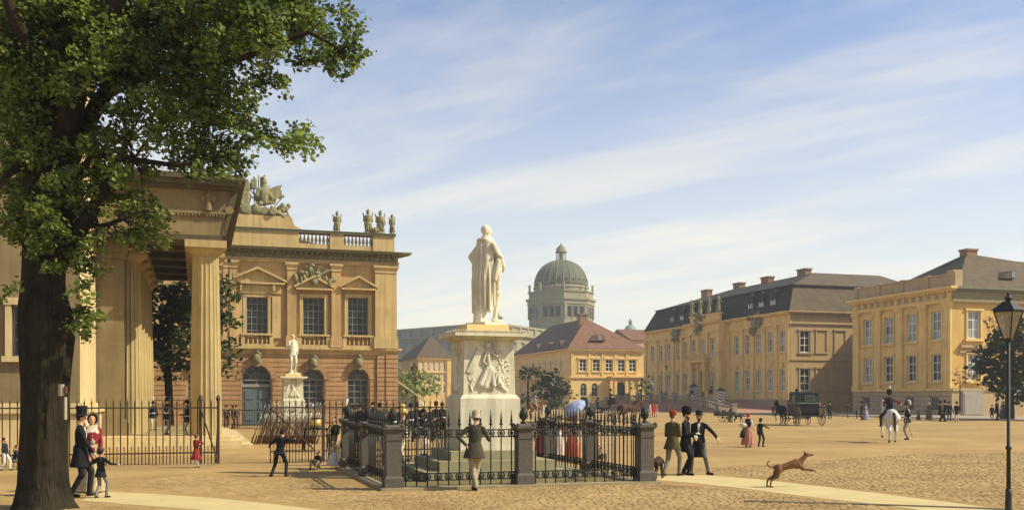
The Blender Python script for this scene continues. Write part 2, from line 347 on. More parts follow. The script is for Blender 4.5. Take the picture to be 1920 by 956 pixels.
# ------------------------------------------------------------------ ground, paths, kerbs
def ground_material():
    m = bpy.data.materials.new('sandy_ground'); m.use_nodes = True; nt = m.node_tree; N = nt.nodes; L = nt.links
    b = N['Principled BSDF']; b.inputs['Roughness'].default_value = 0.95; b.inputs['Specular IOR Level'].default_value = 0.1
    tc = N.new('ShaderNodeTexCoord')
    n1 = N.new('ShaderNodeTexNoise'); n1.inputs['Scale'].default_value = 0.16; n1.inputs['Detail'].default_value = 8; n1.inputs['Roughness'].default_value = 0.65; L.new(tc.outputs['Object'], n1.inputs[0])
    cr = N.new('ShaderNodeValToRGB'); e = cr.color_ramp.elements; e[0].position = 0.32; e[0].color = (*srgb(146,118,76), 1); e[1].position = 0.7; e[1].color = (*srgb(180,150,98), 1)
    L.new(n1.outputs['Fac'], cr.inputs[0])
    n2 = N.new('ShaderNodeTexNoise'); n2.inputs['Scale'].default_value = 5.0; n2.inputs['Detail'].default_value = 8; n2.inputs['Roughness'].default_value = 0.75; L.new(tc.outputs['Object'], n2.inputs[0])
    r2 = N.new('ShaderNodeMapRange'); r2.inputs['From Min'].default_value = 0.3; r2.inputs['From Max'].default_value = 0.7; r2.inputs['To Min'].default_value = 0.78; r2.inputs['To Max'].default_value = 1.16; L.new(n2.outputs['Fac'], r2.inputs[0])
    mx = N.new('ShaderNodeMix'); mx.data_type = 'RGBA'; mx.blend_type = 'MULTIPLY'; mx.inputs['Factor'].default_value = 1; L.new(cr.outputs[0], mx.inputs['A']); L.new(r2.outputs[0], mx.inputs['B'])
    # wheel-worn reddish patches
    mp = N.new('ShaderNodeMapping'); mp.inputs['Scale'].default_value = (0.12, 0.5, 1); L.new(tc.outputs['Object'], mp.inputs[0])
    n3 = N.new('ShaderNodeTexNoise'); n3.inputs['Scale'].default_value = 1.0; n3.inputs['Detail'].default_value = 5; L.new(mp.outputs[0], n3.inputs[0])
    r3 = N.new('ShaderNodeMapRange'); r3.inputs['From Min'].default_value = 0.52; r3.inputs['From Max'].default_value = 0.72; r3.inputs['To Max'].default_value = 0.5; L.new(n3.outputs['Fac'], r3.inputs[0])
    mx2 = N.new('ShaderNodeMix'); mx2.data_type = 'RGBA'; L.new(r3.outputs[0], mx2.inputs['Factor']); L.new(mx.outputs['Result'], mx2.inputs['A']); mx2.inputs['B'].default_value = (*srgb(136,108,74), 1)
    L.new(mx2.outputs['Result'], b.inputs['Base Color'])
    bp = N.new('ShaderNodeBump'); bp.inputs['Strength'].default_value = 0.5; bp.inputs['Distance'].default_value = 0.03
    L.new(n2.outputs['Fac'], bp.inputs['Height']); L.new(bp.outputs[0], b.inputs['Normal'])
    return m
M_ground = ground_material()
M_path = mat('pale_path', srgb(208,186,134), 0.95, 0.12, 1.2, 0.3, 14, spec=0.1)
M_pavement = mat('grey_pavement', srgb(168,156,136), 0.9, 0.14, 0.8, 0.2, 12, spec=0.15)
M_kerb = mat('kerb_stone', srgb(172,146,108), 0.9, 0.2, 3, 0.3, 20)
def cobble_mat():
    m = mat('cobble', srgb(172,144,98), 0.9, 0.2, 0.4, 0.3, 40, col2=srgb(138,108,74), spec=0.12); nt = m.node_tree; N = nt.nodes; L = nt.links
    b = N['Principled BSDF']; src = b.inputs['Base Color'].links[0].from_socket; g_ = N.new('ShaderNodeNewGeometry'); r_ = N.new('ShaderNodeMapRange'); r_.inputs['To Min'].default_value = .78; r_.inputs['To Max'].default_value = 1.2
    L.new(g_.outputs['Random Per Island'], r_.inputs['Value']); x = N.new('ShaderNodeMix'); x.data_type = 'RGBA'; x.blend_type = 'MULTIPLY'; x.inputs['Factor'].default_value = 1; L.new(src, x.inputs['A']); L.new(r_.outputs[0], x.inputs['B']); L.new(x.outputs['Result'], b.inputs['Base Color']); return m
M_cobble = cobble_mat()

g = MB(); g.add([(-1500,-300,0),(1500,-300,0),(1500,3000,0),(-1500,3000,0)], [(0,1,2,3)]); structure('ground', g, M_ground)
bed = MB(); bed.add([(4.3,22.3,.02),(10.0,22.3,.02),(10.0,29.0,.02),(4.3,29.0,.02)], [(0,1,2,3)]); structure('monument_ground', bed, mat('trodden_grass', srgb(124,112,66), .95, .35, 3.0, .6, 25, col2=srgb(84,82,48)))
# the pale footpath that crosses the square in front of the monument: two strips
def strip(pts_l, pts_r, z):
    mb = MB(); n = len(pts_l)
    vs = [(*p[:2], z) for p in pts_l] + [(*p[:2], z) for p in pts_r]
    mb.add(vs, [(i, i+1, n+i+1, n+i) for i in range(n-1)]); return mb
PATH_L = [ground_at(x, y) for x, y in ((195,921),(300,926),(400,933),(480,941),(560,950),(640,961),(700,972))]
PATH_R = [ground_at(x, y) for x, y in ((150,938),(240,945),(330,952),(420,958),(470,966),(520,978),(560,992))]
structure('footpath_west', strip(PATH_L, PATH_R, 0.004), M_path)
PATH2_L = [ground_at(x, y) for x, y in ((1225,889),(1320,890),(1420,898),(1540,911),(1660,926),(1780,941),(1900,957),(1990,972))]
PATH2_R = [ground_at(x, y) for x, y in ((1225,899),(1300,905),(1400,916),(1500,929),(1600,940),(1700,952),(1790,966),(1860,985))]
structure('footpath_east', strip(PATH2_L, PATH2_R, 0.004), M_path)
gut = [ground_at(x, y) for x, y in ((1395,938),(1500,941),(1620,944),(1740,948),(1830,951),(1900,955))]
structure('gutter', strip(gut, [ground_at(x, y+2.2) for x, y in ((1395,938),(1500,941),(1620,944),(1740,948),(1830,951),(1900,955))], 0.013), mat('gutter_dark', srgb(96,84,62), .9, .3, 6))
# pavement along the palaces, one kerb step up
pv = MB(); pv.box(72, 85.5, 60, 340, -0.2, 0.12); structure('palace_pavement', pv, M_pavement)
kb = MB(); kb.box(71.7, 71.997, 60, 340, -0.2, 0.135); structure('kerb', kb, M_kerb)
pv2 = MB(); pv2.box(15.3, 15.9, 60, 200, -0.2, 0.10); structure('arsenal_kerb', pv2, M_kerb)

# worn cobbles lying proud of the sand, thinning out: far too many to pick apart
def cobbles():
    mb = MB(); r = random.Random(3)
    polyA = [ground_at(x, y) for x, y in ((1300,880),(1480,868),(1700,852),(2000,848),(2000,966),(1900,953),(1780,937),(1660,922),(1540,907),(1420,894))]
    polyB = [ground_at(x, y) for x, y in ((640,928),(760,922),(980,914),(1225,906),(1400,920),(1600,944),(1790,970),(1500,985),(1000,985),(705,985),(610,950))]
    polyC = [ground_at(x, y) for x, y in ((215,905),(340,890),(520,905),(690,915),(740,924),(640,945),(560,943),(430,930),(300,921))]
    polyD = [ground_at(x, y) for x, y in ((135,945),(235,950),(330,957),(430,966),(520,985),(100,985),(60,960))]
    def inside(p, poly):
        c = False; j = len(poly)-1
        for i in range(len(poly)):
            a, b = poly[i], poly[j]
            if (a[1] > p[1]) != (b[1] > p[1]) and p[0] < (b[0]-a[0])*(p[1]-a[1])/(b[1]-a[1])+a[0]: c = not c
            j = i
        return c
    for poly, dens in ((polyA, .95), (polyB, .97), (polyC, .9), (polyD, .95)):
        us = [p[0] for p in poly]; vs_ = [p[1] for p in poly]
        v = min(vs_); row = 0
        while v < max(vs_):
            h = r.uniform(.105, .15); u = min(us) + (row % 2)*.07
            wob = r.uniform(-.02,.02)
            while u < max(us):
                w = r.uniform(.12, .22)
                if inside((u, v), poly) and r.random() < dens:
                    z = r.uniform(.003, .012); g_ = .007; a = r.uniform(-.05,.05); i = r.uniform(.15,.3)
                    cu, cv = u+w/2, v+h/2+wob; hw, hh = w/2-g_, h/2-g_
                    def q(x, y): return (cu + x*math.cos(a) - y*math.sin(a), cv + x*math.sin(a) + y*math.cos(a))
                    b = [(*q(x, y), -.004) for x, y in ((-hw,-hh),(hw,-hh),(hw,hh),(-hw,hh))]
                    k = 1-i
                    t = [(*q(x*k, y*k), z + r.uniform(-.002,.002)) for x, y in ((-hw,-hh),(hw,-hh),(hw,hh),(-hw,hh))]
                    mb.add(b+t, [(4,5,6,7),(0,1,5,4),(1,2,6,5),(2,3,7,6),(3,0,4,7)])
                u += w
            v += h; row += 1
    o = mb.build('cobblestones', M_cobble); tag(o, 'worn sandy cobblestones paving the front of the square', 'cobblestones', kind='stuff'); return o
cobbles()

# ------------------------------------------------------------------ windows, balusters, columns (shared meshes)
_wm = {}
def window_mesh(w, h, cols, rows, fm, arch=False, bar=0.05, key=None):
    """frame with glazing bars (local: x along the wall, -y outwards, z up from the sill) + the panes between the bars"""
    k = (w, h, cols, rows, fm.name, arch, bar)
    if k in _wm: return _wm[k]
    mb = MB(); fw = max(bar*1.5, 0.06)
    hz = h if not arch else h - w/2
    mb.box(-w/2, -w/2+fw, -.06, .06, 0, hz); mb.box(w/2-fw, w/2, -.06, .06, 0, hz); mb.box(-w/2+fw, w/2-fw, -.058, .058, 0, fw); mb.box(-w/2+fw, w/2-fw, -.058, .058, hz-fw, hz)
    for i in range(1, cols): x = -w/2 + w*i/cols; mb.box(x-bar/2, x+bar/2, -.045, .045, fw, hz-fw)
    for j in range(1, rows): z = hz*j/rows; mb.box(-w/2+fw, w/2-fw, -.04, .04, z-bar/2, z+bar/2)
    if arch:
        n = 14; r = w/2
        pts = [(-r*math.cos(math.pi*t/n)*(1-fw/r/2), 0, hz + r*math.sin(math.pi*t/n)*(1-fw/r/2)) for t in range(n+1)]; mb.tube(pts, fw*.55, 5)
        for a in (36,72,108,144): mb.tube([(0,0,hz), (-(r-.03)*math.cos(math.radians(a)),0,hz+(r-.03)*math.sin(math.radians(a)))], bar*.5, 4)
        mb.tube([(-r*.5*math.cos(math.pi*t/8), 0, hz + r*.5*math.sin(math.pi*t/8)) for t in range(9)], bar*.4, 4)
    fme = mb.mesh('window', fm)
    _wm[k] = (fme, w/cols, hz/rows); return _wm[k]
_pm = {}
def pane_mesh(w, h, gm):
    k = (round(w,3), round(h,3), gm.name)
    if k not in _pm:
        mb = MB(); mb.box(-w/2, w/2, .012, .022, 0, h); _pm[k] = mb.mesh('pane', gm)
    return _pm[k]
_fan = {}
def fan_mesh(w, gm):
    k = (round(w,3), gm.name)
    if k not in _fan:
        n = 14; r = w/2; mb = MB(); poly = [(-r*math.cos(math.pi*t/n), r*math.sin(math.pi*t/n)) for t in range(n+1)]
        mb.prism_y(poly, .012, .022); _fan[k] = mb.mesh('fanlight', gm)
    return _fan[k]
def put_window(fr, parent, s, z, d, w, h, cols, rows, fm, gm, arch=False, bar=0.05, name='window', panes=True):
    """fr = (origin, rz) of the wall; d = position of the frame along the outward normal"""
    me, pw, ph = window_mesh(w, h, cols, rows, fm, arch, bar)
    t = MB(fr[0], fr[1]).P((s, d, z))
    o = piece(name, me, parent, t, fr[1])
    if panes:
        pm = pane_mesh(pw*.985, ph*.99, gm)
        for i in range(cols):
            for j in range(rows): sub('pane', pm, o, (-w/2 + pw*(i+.5), 0, ph*(j+.005)))
        if arch: sub('fanlight', fan_mesh(w, gm), o, (0, 0, h - w/2))
    return o
def baluster_mesh(h, m, r=0.09, name='baluster'):
    mb = MB(); mb.lathe([(r*.8,0),(r*.8,h*.08),(r*.45,h*.14),(r*.95,h*.36),(r*.7,h*.55),(r*.36,h*.78),(r*.42,h*.86),(r*.8,h*.9),(r*.8,h)], n=8)
    return mb.mesh(name, m, True)

# ------------------------------------------------------------------ the arsenal: long two-storey block with arched ground floor
ZV = 79.1
def zz(px, py): return on_v(px, ZV, py)[1]
def zs(px): return on_v(px, ZV)
def arsenal():
    fr = ((0, ZV, 0), 0.0)
    s1 = zs(744); s0 = -34.0
    B = thing('arsenal', 'salmon two-storey palace with arched windows, balustrade and stone trophies along its roof', 'building', (s1, ZV, 0))
    zb = zz(700, 653)                 # belt cornice
    zc0, zc1 = zz(700, 499), zz(700, 474)     # underside of entablature .. top of cornice
    za = zz(700, 437)                 # attic top
    up = [(462,502,557,631),(568,608,558,632),(652,690,558,632)]
    lo = [(454,508,684,800),(567,607,691,765),(652,691,691,765)]
    uw = []
    for a, b, c, e in up: uw.append((zs(a), zs(b), zz((a+b)/2, e), zz((a+b)/2, c)))
    pitch = uw[1][0] - uw[0][0]
    lw = []
    for i, (a, b, c, e) in enumerate(lo): lw.append((zs(a), zs(b), 0.12 if i == 0 else 1.15, zz((a+b)/2, c), True))
    for k in range(1, 7):             # further bays hidden behind the portico and the tree
        uw.append((uw[0][0]-pitch*k, uw[0][1]-pitch*k, uw[1][2], uw[1][3])); lw.append((lw[1][0]-pitch*(k+1), lw[1][1]-pitch*(k+1), 1.15, lw[1][3], True))
    up_o = [(a, b, c, e) for a, b, c, e in uw]
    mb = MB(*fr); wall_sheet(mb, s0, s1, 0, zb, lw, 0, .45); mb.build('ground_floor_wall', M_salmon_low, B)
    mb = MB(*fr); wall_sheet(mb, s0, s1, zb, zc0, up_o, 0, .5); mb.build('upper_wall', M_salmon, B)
    mb = MB(*fr); mb.box(s0, s1-.003, -48, -.52, 0, zc1-.05); mb.box(s1-.5, s1, -48, -.001, 0, zc0); mb.build('rear_block', M_salmon, B)
    mb = MB(*fr); mb.frustum(s0+1, s1-1, -46, -2, zc1-.04, s0+8, s1-9, -40, -9, za+1.0); mb.build('roof', M_slate, B)
    # rusticated courses of the ground floor
    nc = 13; zlo = .9; ch = (zb-.45-zlo)/nc
    mb = MB(*fr); mb.box(s0, s1+.12, 0, .14, 0, zlo-.05)
    plinth = MB(*fr)
    edges = [(s0, lw[0][0])]
    for j in range(nc):
        a, b = zlo+j*ch, zlo+(j+1)*ch-.05; gaps = []
        for o in lw:
            w2 = (o[1]-o[0])/2; cx = (o[0]+o[1])/2; zc = o[3]-w2
            if b < o[2] or a > o[3]+.15: continue
            zm = a
            hw = w2 if zm <= zc else math.sqrt(max(0, w2*w2-(zm-zc)**2))
            if hw > .05: gaps.append((cx-hw-.12, cx+hw+.12))
        gaps.sort(); cur = s0
        for g0, g1 in gaps:
            if g0 > cur: mb2 = MB(*fr); mb2.box(cur, g0, .0, .07, a, b); mb2.build('stone_course', M_salmon_low, B)
            cur = max(cur, g1)
        for q0, q1, e0, e1 in ((cur, s1-1.65, .0, .07), (s1-1.6, s1+.02, .0, .2), (s1-.9, s1+.05, .203, .27)): mb2 = MB(*fr); mb2.box(q0, q1, e0, e1, a, b); mb2.build('stone_course', M_salmon_low, B)
    pl = MB(*fr); cur = s0
    for o in sorted(lw):
        if o[2] < zlo: pl.box(cur, o[0]-.12, 0, .14, 0, zlo-.05); cur = o[1]+.12
    pl.box(cur, s1+.12, 0, .14, 0, zlo-.05); pl.build('plinth', M_salmon_low, B)
    # belt cornice
    mb = MB(*fr); mb.box(s0, s1+.35, -.3, .42, zb-.16, zb); mb.box(s0, s1+.2, -.3, .26, zb-.32, zb-.163); mb.box(s0, s1+.1, -.3, .12, zb-.52, zb-.323)
    mb.build('belt_cornice', M_arsenal_trim, B)
    # entablature
    hE = zc1-zc0
    mb = MB(*fr); mb.box(s0, s1+.12, -.4, .14, zc0, zc0+.2*hE); mb.box(s0, s1+.18, -.4, .2, zc0+.2*hE, zc0+.28*hE); mb.build('architrave', M_arsenal_trim, B)
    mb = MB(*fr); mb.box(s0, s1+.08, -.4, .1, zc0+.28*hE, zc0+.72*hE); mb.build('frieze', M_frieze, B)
    mb = MB(*fr); r = random.Random(5); s = s1-.15
    while s > zs(430):                 # carved ornament of the frieze
        w = r.uniform(.18, .34); z0, z1 = zc0+.32*hE, zc0+.68*hE; k = r.choice((0,1,2,3))
        if k == 0: mb.box(s-w, s, .1, .19, z0, z1)
        elif k == 1: mb.box(s-w, s-w*.6, .1, .2, z0, z1); mb.box(s-w*.6, s, .1, .17, (z0+z1)/2, z1)
        elif k == 2: mb.lathe([(w*.1,.1),(w*.5,.12),(w*.3,.2)], (s-w/2, 0, (z0+z1)/2), 8, 'y')
        else: mb.box(s-w, s, .1, .18, z1-.12, z1); mb.box(s-w*.65, s-w*.35, .1, .2, z0, z1-.12)
        s -= w + r.uniform(.06,.14)
    mb.build('frieze_carving', M_frieze, B, kind='stuff')
    mb = MB(*fr)
    mb.prism_x([(-.4,zc0+.72*hE),(.25,zc0+.72*hE),(.55,zc0+.8*hE),(.85,zc0+.84*hE),(.9,zc0+.93*hE),(1.0,zc1),(-.4,zc1)], s0, s1+.001)
    mb.frustum(s1, s1+.3, -.4, .25, zc0+.72*hE, s1, s1+.9, -.4, .86, zc1-.12); mb.box(s1, s1+1.0, -.4, 1.0, zc1-.12, zc1)
    s = s1-.3
    while s > s0+8: mb.box(s-.16, s, .2, .62, zc0+.66*hE, zc0+.78*hE); s -= .42
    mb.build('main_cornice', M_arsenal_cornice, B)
    # pilasters with bases and capitals
    for a, b in ((702,722),(722,742),(621,638),(538,555),(430,444),(418,428)):
        p0, p1 = zs(a), zs(b); dd = .42 if a in (702,) else .34
        mb = MB(*fr); mb.box(p0, p1, 0, dd, zb+.9, zc0-.55); mb.box(p0-.12, p1+.12, 0, dd+.12, zb, zb+.7); mb.box(p0-.07, p1+.07, 0, dd+.06, zb+.7, zb+.9)
        p = mb.build('pilaster', M_arsenal_trim if a > 700 else M_salmon, B)
        mb = MB(*fr); mb.box(p0-.05, p1+.05, 0, dd+.06, zc0-.55, zc0-.42); mb.frustum(p0-.02, p1+.02, 0, dd+.03, zc0-.42, p0-.13, p1+.13, 0, dd+.15, zc0-.16); mb.box(p0-.16, p1+.16, 0, dd+.18, zc0-.16, zc0-.003)
        mb.build('capital', M_arsenal_trim, p)
    # upper windows with surrounds, pediments and balustraded sills
    bal = baluster_mesh(.62, M_arsenal_trim, .1)
    for i, (a, b, c, e) in enumerate(uw):
        w = b-a; put_window(fr, B, (a+b)/2, c, -.3, w, e-c, 4, 6, M_frame_grey, M_glass_dark, bar=.035)
        mb = MB(*fr); t = .26
        mb.box(a-t, a, 0, .14, c, e); mb.box(b, b+t, 0, .14, c, e); mb.box(a-t, b+t, 0, .16, e, e+t)
        if i == 0:
            mb.box(a-.95, a-.32, 0, .2, c-.1, e+.1); mb.box(b+.32, b+.95, 0, .2, c-.1, e+.1)
            mb.box(a-1.0, b+1.0, 0, .24, e+.28, e+.9)
        mb.build('window_surround', M_arsenal_trim, B)
        zp = e+(.95 if i == 0 else .55); ov = 1.25 if i == 0 else .55; ph = 1.15 if i == 0 else .95
        if i >= 3: ov = .8
        cx = (a+b)/2
        mb = MB(*fr); mb.box(a-ov, b+ov, 0, .55, zp, zp+.14)
        mb.prism_y([(a-ov-.1, zp+.14),(b+ov+.1, zp+.14),(cx, zp+ph)], 0, .2)
        for sg in (-1, 1):
            xe = (a-ov-.15) if sg < 0 else (b+ov+.15)
            mb.prism_y([(xe, zp+.143),(xe, zp+.3),(cx, zp+ph+.18),(cx, zp+ph)], .0, .58)
        if i == 0 or i >= 3:
            for x in (a-.5, b+.35): mb.box(x, x+.16, .2, .5, zp-.5, zp-.01)
        mb.build('pediment', M_arsenal_trim, B)
        mb = MB(*fr); mb.box(a-.4, b+.4, 0, .42, zb+.85, zb+1.0); mb.box(a-.4, b+.4, 0, .36, zb+.003, zb+.2)
        mb.box(a-.4, a-.12, 0, .34, zb+.2, zb+.85); mb.box(b+.12, b+.4, 0, .34, zb+.2, zb+.85); mb.build('window_balustrade', M_arsenal_trim, B)
        k = 5
        for q in range(k): piece('baluster', bal, B, MB(*fr).P((a+.1+(w-.2)*q/(k-1), .2, zb+.215)))
    # the carved armour above the middle pediment
    a, b, c, e = uw[1]; cx = (a+b)/2; zp = e+.55
    mb = MB(*fr); r = random.Random(9)
    for q in range(26):
        x = cx + r.uniform(-1.5,1.5); hgt = 1.5*(1-abs(x-cx)/2.2); mb.ell((x, .35+r.uniform(-.1,.15), zp+.5+r.random()*hgt), (r.uniform(.12,.3), .2, r.uniform(.15,.35)), 8, 6)
    for q in range(8):
        an = math.radians(r.uniform(40,140)); mb.tube([(cx+math.cos(an)*.3,.4,zp+1.0), (cx+math.cos(an)*1.9,.35,zp+.7+math.sin(an)*1.25)], .06, 5)
    mb.build('carved_trophy', M_trophy, B)
    # ground floor windows / door, keystones with helmets
    for i, o in enumerate(lw):
        a, b, c, e = o[:4]; w = b-a; cx = (a+b)/2
        if i == 0:
            z2 = e-w/2-.1
            put_window(fr, B, cx, z2-.35, -.36, w, w/2+.4, 2, 1, M_frame_grey, M_glass_dark, True, .05)
            for sg in (-1, 1):
                mb = MB(*fr); x0 = cx if sg > 0 else a+.05; x1 = b-.05 if sg > 0 else cx-.02
                mb.box(x0, x1, -.44, -.36, .12, z2-.5)
                for q in range(3):
                    za_, zb_ = .4+q*(z2-1.0)/3, .25+(q+1)*(z2-1.0)/3
                    mb.box(x0+.18, x1-.18, -.36, -.31, za_, zb_)
                mb.build('door_leaf', M_wood_door, B)
            mb = MB(*fr); mb.box(a, b, -.45, -.28, z2-.5, z2-.35); mb.build('door_transom', M_frame_grey, B)
            mb = MB(*fr); mb.box(a-.3, b+.3, -.44, .5, 0, .12); mb.build('doorstep', M_granite, B)
        else:
            put_window(fr, B, cx, c, -.36, w, e-c, 3, 5, M_frame_grey, M_glass_dark, True, .045)
        n = 13; mb = MB(*fr); r0, r1, zc = w/2+.02, w/2+.42, e-w/2
        for t in range(n):                                  # wedge stones of the arch
            t0, t1 = math.pi*(t+.04)/n, math.pi*(t+.96)/n
            mb.prism_y([(cx-r0*math.cos(t0), zc+r0*math.sin(t0)),(cx-r0*math.cos(t1), zc+r0*math.sin(t1)),(cx-r1*math.cos(t1), zc+r1*math.sin(t1)),(cx-r1*math.cos(t0), zc+r1*math.sin(t0))], 0, .12)
        mb.build('arch_stones', M_salmon_low, B)
        mb = MB(*fr); mb.prism_y([(cx-.22,e-.1),(cx+.22,e-.1),(cx+.34,e+.75),(cx-.34,e+.75)], .1, .3)
        mb.ell((cx,.42,e+.5),(.3,.26,.36),10,7); mb.ell((cx+.1,.5,e+.28),(.2,.2,.2),8,6); mb.tube([(cx-.3,.36,e+.75),(cx,.5,e+1.02),(cx+.34,.36,e+.7)],[.1,.14,.07],6)
        mb.build('helmet_keystone', M_trophy, B)
    # attic: solid wall, pedestals, balustrades
    seg = [('solid', s0, zs(561)), ('bal', zs(561), zs(619)), ('solid', zs(619), zs(645)), ('bal', zs(645), zs(700)), ('solid', zs(700), zs(740))]
    b2 = baluster_mesh((za-zc1)*.52, M_arsenal_trim, .13)
    for kd, a, b in seg:
        mb = MB(*fr)
        if kd == 'solid': mb.box(a, b, -.9, -.1, zc1, za-.2)
        else: mb.box(a, b, -.8, -.2, zc1, zc1+(za-zc1)*.34)
        mb.build('attic_wall' if kd == 'solid' else 'balustrade_base', M_arsenal_trim, B)
        if kd == 'bal':
            n = 8
            for q in range(n): piece('baluster', b2, B, MB(*fr).P((a+(b-a)*(q+.5)/n, -.5, zc1+(za-zc1)*.34+.002)))
    mb = MB(*fr); mb.box(s0, zs(742), -1.0, 0.02, za-.2, za-.04); mb.box(s0, zs(743), -1.05, .08, za-.04, za); mb.build('attic_coping', M_arsenal_cornice, B)
    # return of the attic along the south side
    mb = MB(*fr); mb.box(s1-1.0, s1-.3, -46, -.95, zc1, za-.2); mb.build('attic_wall', M_arsenal_trim, B)
    # stepped base under the big trophy
    ta, tb = zs(425), zs(546)
    mb = MB(*fr); mb.prism_y([(s0+12, za),(zs(568), za),(zs(552), za+.3),(tb, za+.95),(s0+12, za+.95)], -.95, -.05); mb.build('trophy_base', M_arsenal_trim, B)
    return B, za, zc1
ARS, Z_ATTIC, Z_CORN = arsenal()

# ------------------------------------------------------------------ the guard house with its portico, seen along the front row of columns
def fluted(r0, r1, h, nfl=20, n=100):
    mb = MB(); vs = []; fs = []; H = 10
    for j in range(H+1):
        t = j/H; r = r0+(r1-r0)*(t*.8+.2*t*t)
        for i in range(n):
            a = 2*math.pi*i/n; f = abs(math.sin(nfl*a/2)); q = r*(1-.075*math.sqrt(f)); vs.append((q*math.cos(a), q*math.sin(a), h*t))
    for j in range(H):
        for i in range(n): fs.append((j*n+i, j*n+(i+1)%n, (j+1)*n+(i+1)%n, (j+1)*n+i))
    mb.add(vs, fs); return mb
def guard_house():
    G = thing('guard_house', 'sandstone guard house with fluted portico columns and carved entablature behind the big tree', 'building', (0, 44.9, 0))
    zf = .46; zarch = 8.62
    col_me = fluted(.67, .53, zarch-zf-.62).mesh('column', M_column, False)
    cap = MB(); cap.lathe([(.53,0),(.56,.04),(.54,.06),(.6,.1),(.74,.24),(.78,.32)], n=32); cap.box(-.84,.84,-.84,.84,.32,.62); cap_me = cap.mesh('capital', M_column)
    for i in range(6):
        c = piece('column', col_me, G, (.34, 44.9+2.95*i, zf)); sub('capital', cap_me, c, (0,0,zarch-zf-.62))
    for i in range(5):
        c = piece('column', col_me, G, (-2.95, 48.0+2.95*i, zf)); sub('capital', cap_me, c, (0,0,zarch-zf-.62))
    # steps and floor
    for k in range(3):
        o = .42*(2-k); mb = MB(); mb.box(-8, 1.35+o, 43.55-o, 62.5+o, .153*k+(.002 if k else -.05), .153*(k+1)); mb.build('step', M_sand_stone, G)
    r = random.Random(2)
    for j in range(12):                        # paving slabs of the portico
        for i in range(3):
            mb = MB(); mb.box(-3.6+1.6*i+.012, -3.6+1.6*(i+1)-.012, 43.7+1.5*j+.012, 43.7+1.5*(j+1)-.012, .46, .468+r.uniform(0,.006)); mb.build('floor_slab', M_sand_stone, G)
    # anta and side wall of the portico
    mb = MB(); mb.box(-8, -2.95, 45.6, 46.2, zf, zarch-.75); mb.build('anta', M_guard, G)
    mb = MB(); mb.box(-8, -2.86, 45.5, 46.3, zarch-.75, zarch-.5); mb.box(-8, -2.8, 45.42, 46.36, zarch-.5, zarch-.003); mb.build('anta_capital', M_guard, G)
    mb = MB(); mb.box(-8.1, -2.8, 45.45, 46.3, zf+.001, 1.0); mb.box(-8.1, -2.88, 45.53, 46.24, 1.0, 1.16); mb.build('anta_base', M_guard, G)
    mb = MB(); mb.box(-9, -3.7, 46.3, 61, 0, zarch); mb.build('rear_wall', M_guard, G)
    # entablature: architrave, guttae band, frieze, cornice ; front end leans out a little
    v0, v1 = 44.2, 61.5
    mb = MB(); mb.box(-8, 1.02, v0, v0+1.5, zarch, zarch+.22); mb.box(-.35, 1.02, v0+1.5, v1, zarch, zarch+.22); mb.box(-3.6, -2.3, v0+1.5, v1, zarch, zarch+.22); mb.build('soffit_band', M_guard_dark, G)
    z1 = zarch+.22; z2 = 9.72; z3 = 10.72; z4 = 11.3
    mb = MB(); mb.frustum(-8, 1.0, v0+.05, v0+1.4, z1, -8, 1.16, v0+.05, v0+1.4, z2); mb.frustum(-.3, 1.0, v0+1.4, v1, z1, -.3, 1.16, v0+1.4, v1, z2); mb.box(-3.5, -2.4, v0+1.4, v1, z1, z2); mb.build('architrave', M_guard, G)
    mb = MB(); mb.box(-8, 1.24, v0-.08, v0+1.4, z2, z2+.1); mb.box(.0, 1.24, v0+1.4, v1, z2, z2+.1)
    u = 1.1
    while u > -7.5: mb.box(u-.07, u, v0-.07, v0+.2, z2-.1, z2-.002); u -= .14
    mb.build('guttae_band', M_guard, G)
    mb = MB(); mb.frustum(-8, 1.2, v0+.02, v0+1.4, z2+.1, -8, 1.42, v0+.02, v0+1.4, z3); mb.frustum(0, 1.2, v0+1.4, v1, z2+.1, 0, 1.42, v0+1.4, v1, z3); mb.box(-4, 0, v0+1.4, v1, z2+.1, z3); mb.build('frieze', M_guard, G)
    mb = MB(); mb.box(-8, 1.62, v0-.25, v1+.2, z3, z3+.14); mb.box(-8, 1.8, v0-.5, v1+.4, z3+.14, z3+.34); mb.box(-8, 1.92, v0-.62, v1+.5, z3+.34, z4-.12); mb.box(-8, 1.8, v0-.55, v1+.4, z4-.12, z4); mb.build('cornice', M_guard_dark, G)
    # pediment over the front, its end board with a rosette
    mb = MB(); mb.prism_x([(v0-.3, z4),(v1+.2, z4),((v0+v1)/2, z4+2.0)], 1.0, 1.5); mb.build('pediment', M_guard_dark, G)
    mb = MB(); mb.frustum(1.06, 1.12, v0-.05, v0+.9, z1, 1.34, 1.62, v0-.05, v0+.9, z3); b = mb.build('end_board', M_guard_dark, G)
    mb = MB(); mb.lathe([(.02,.16),(.09,.18),(.16,.14),(.18,.04),(.17,-.02)], (1.28, v0-.08, z2+.2), 14, 'y'); mb.build('rosette', M_guard, b)
    # beams between the two rows
    for i in range(6):
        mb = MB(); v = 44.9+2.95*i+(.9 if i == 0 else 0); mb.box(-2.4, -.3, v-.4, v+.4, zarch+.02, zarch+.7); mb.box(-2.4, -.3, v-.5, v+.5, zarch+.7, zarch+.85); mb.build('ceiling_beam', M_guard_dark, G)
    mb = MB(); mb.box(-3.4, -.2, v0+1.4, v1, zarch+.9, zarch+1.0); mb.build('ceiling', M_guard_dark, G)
    # flank block behind: plain
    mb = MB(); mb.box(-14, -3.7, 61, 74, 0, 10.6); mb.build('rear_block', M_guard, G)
    # sloping pedestal beside the steps
    mb = MB(); mb.prism_x([(42.2,0),(45.4,0),(45.4,1.7),(44.6,1.7),(43.3,.9),(42.6,.3)], -5.0, -4.1); mb.build('cheek_block', M_sand_stone, G)
    return G
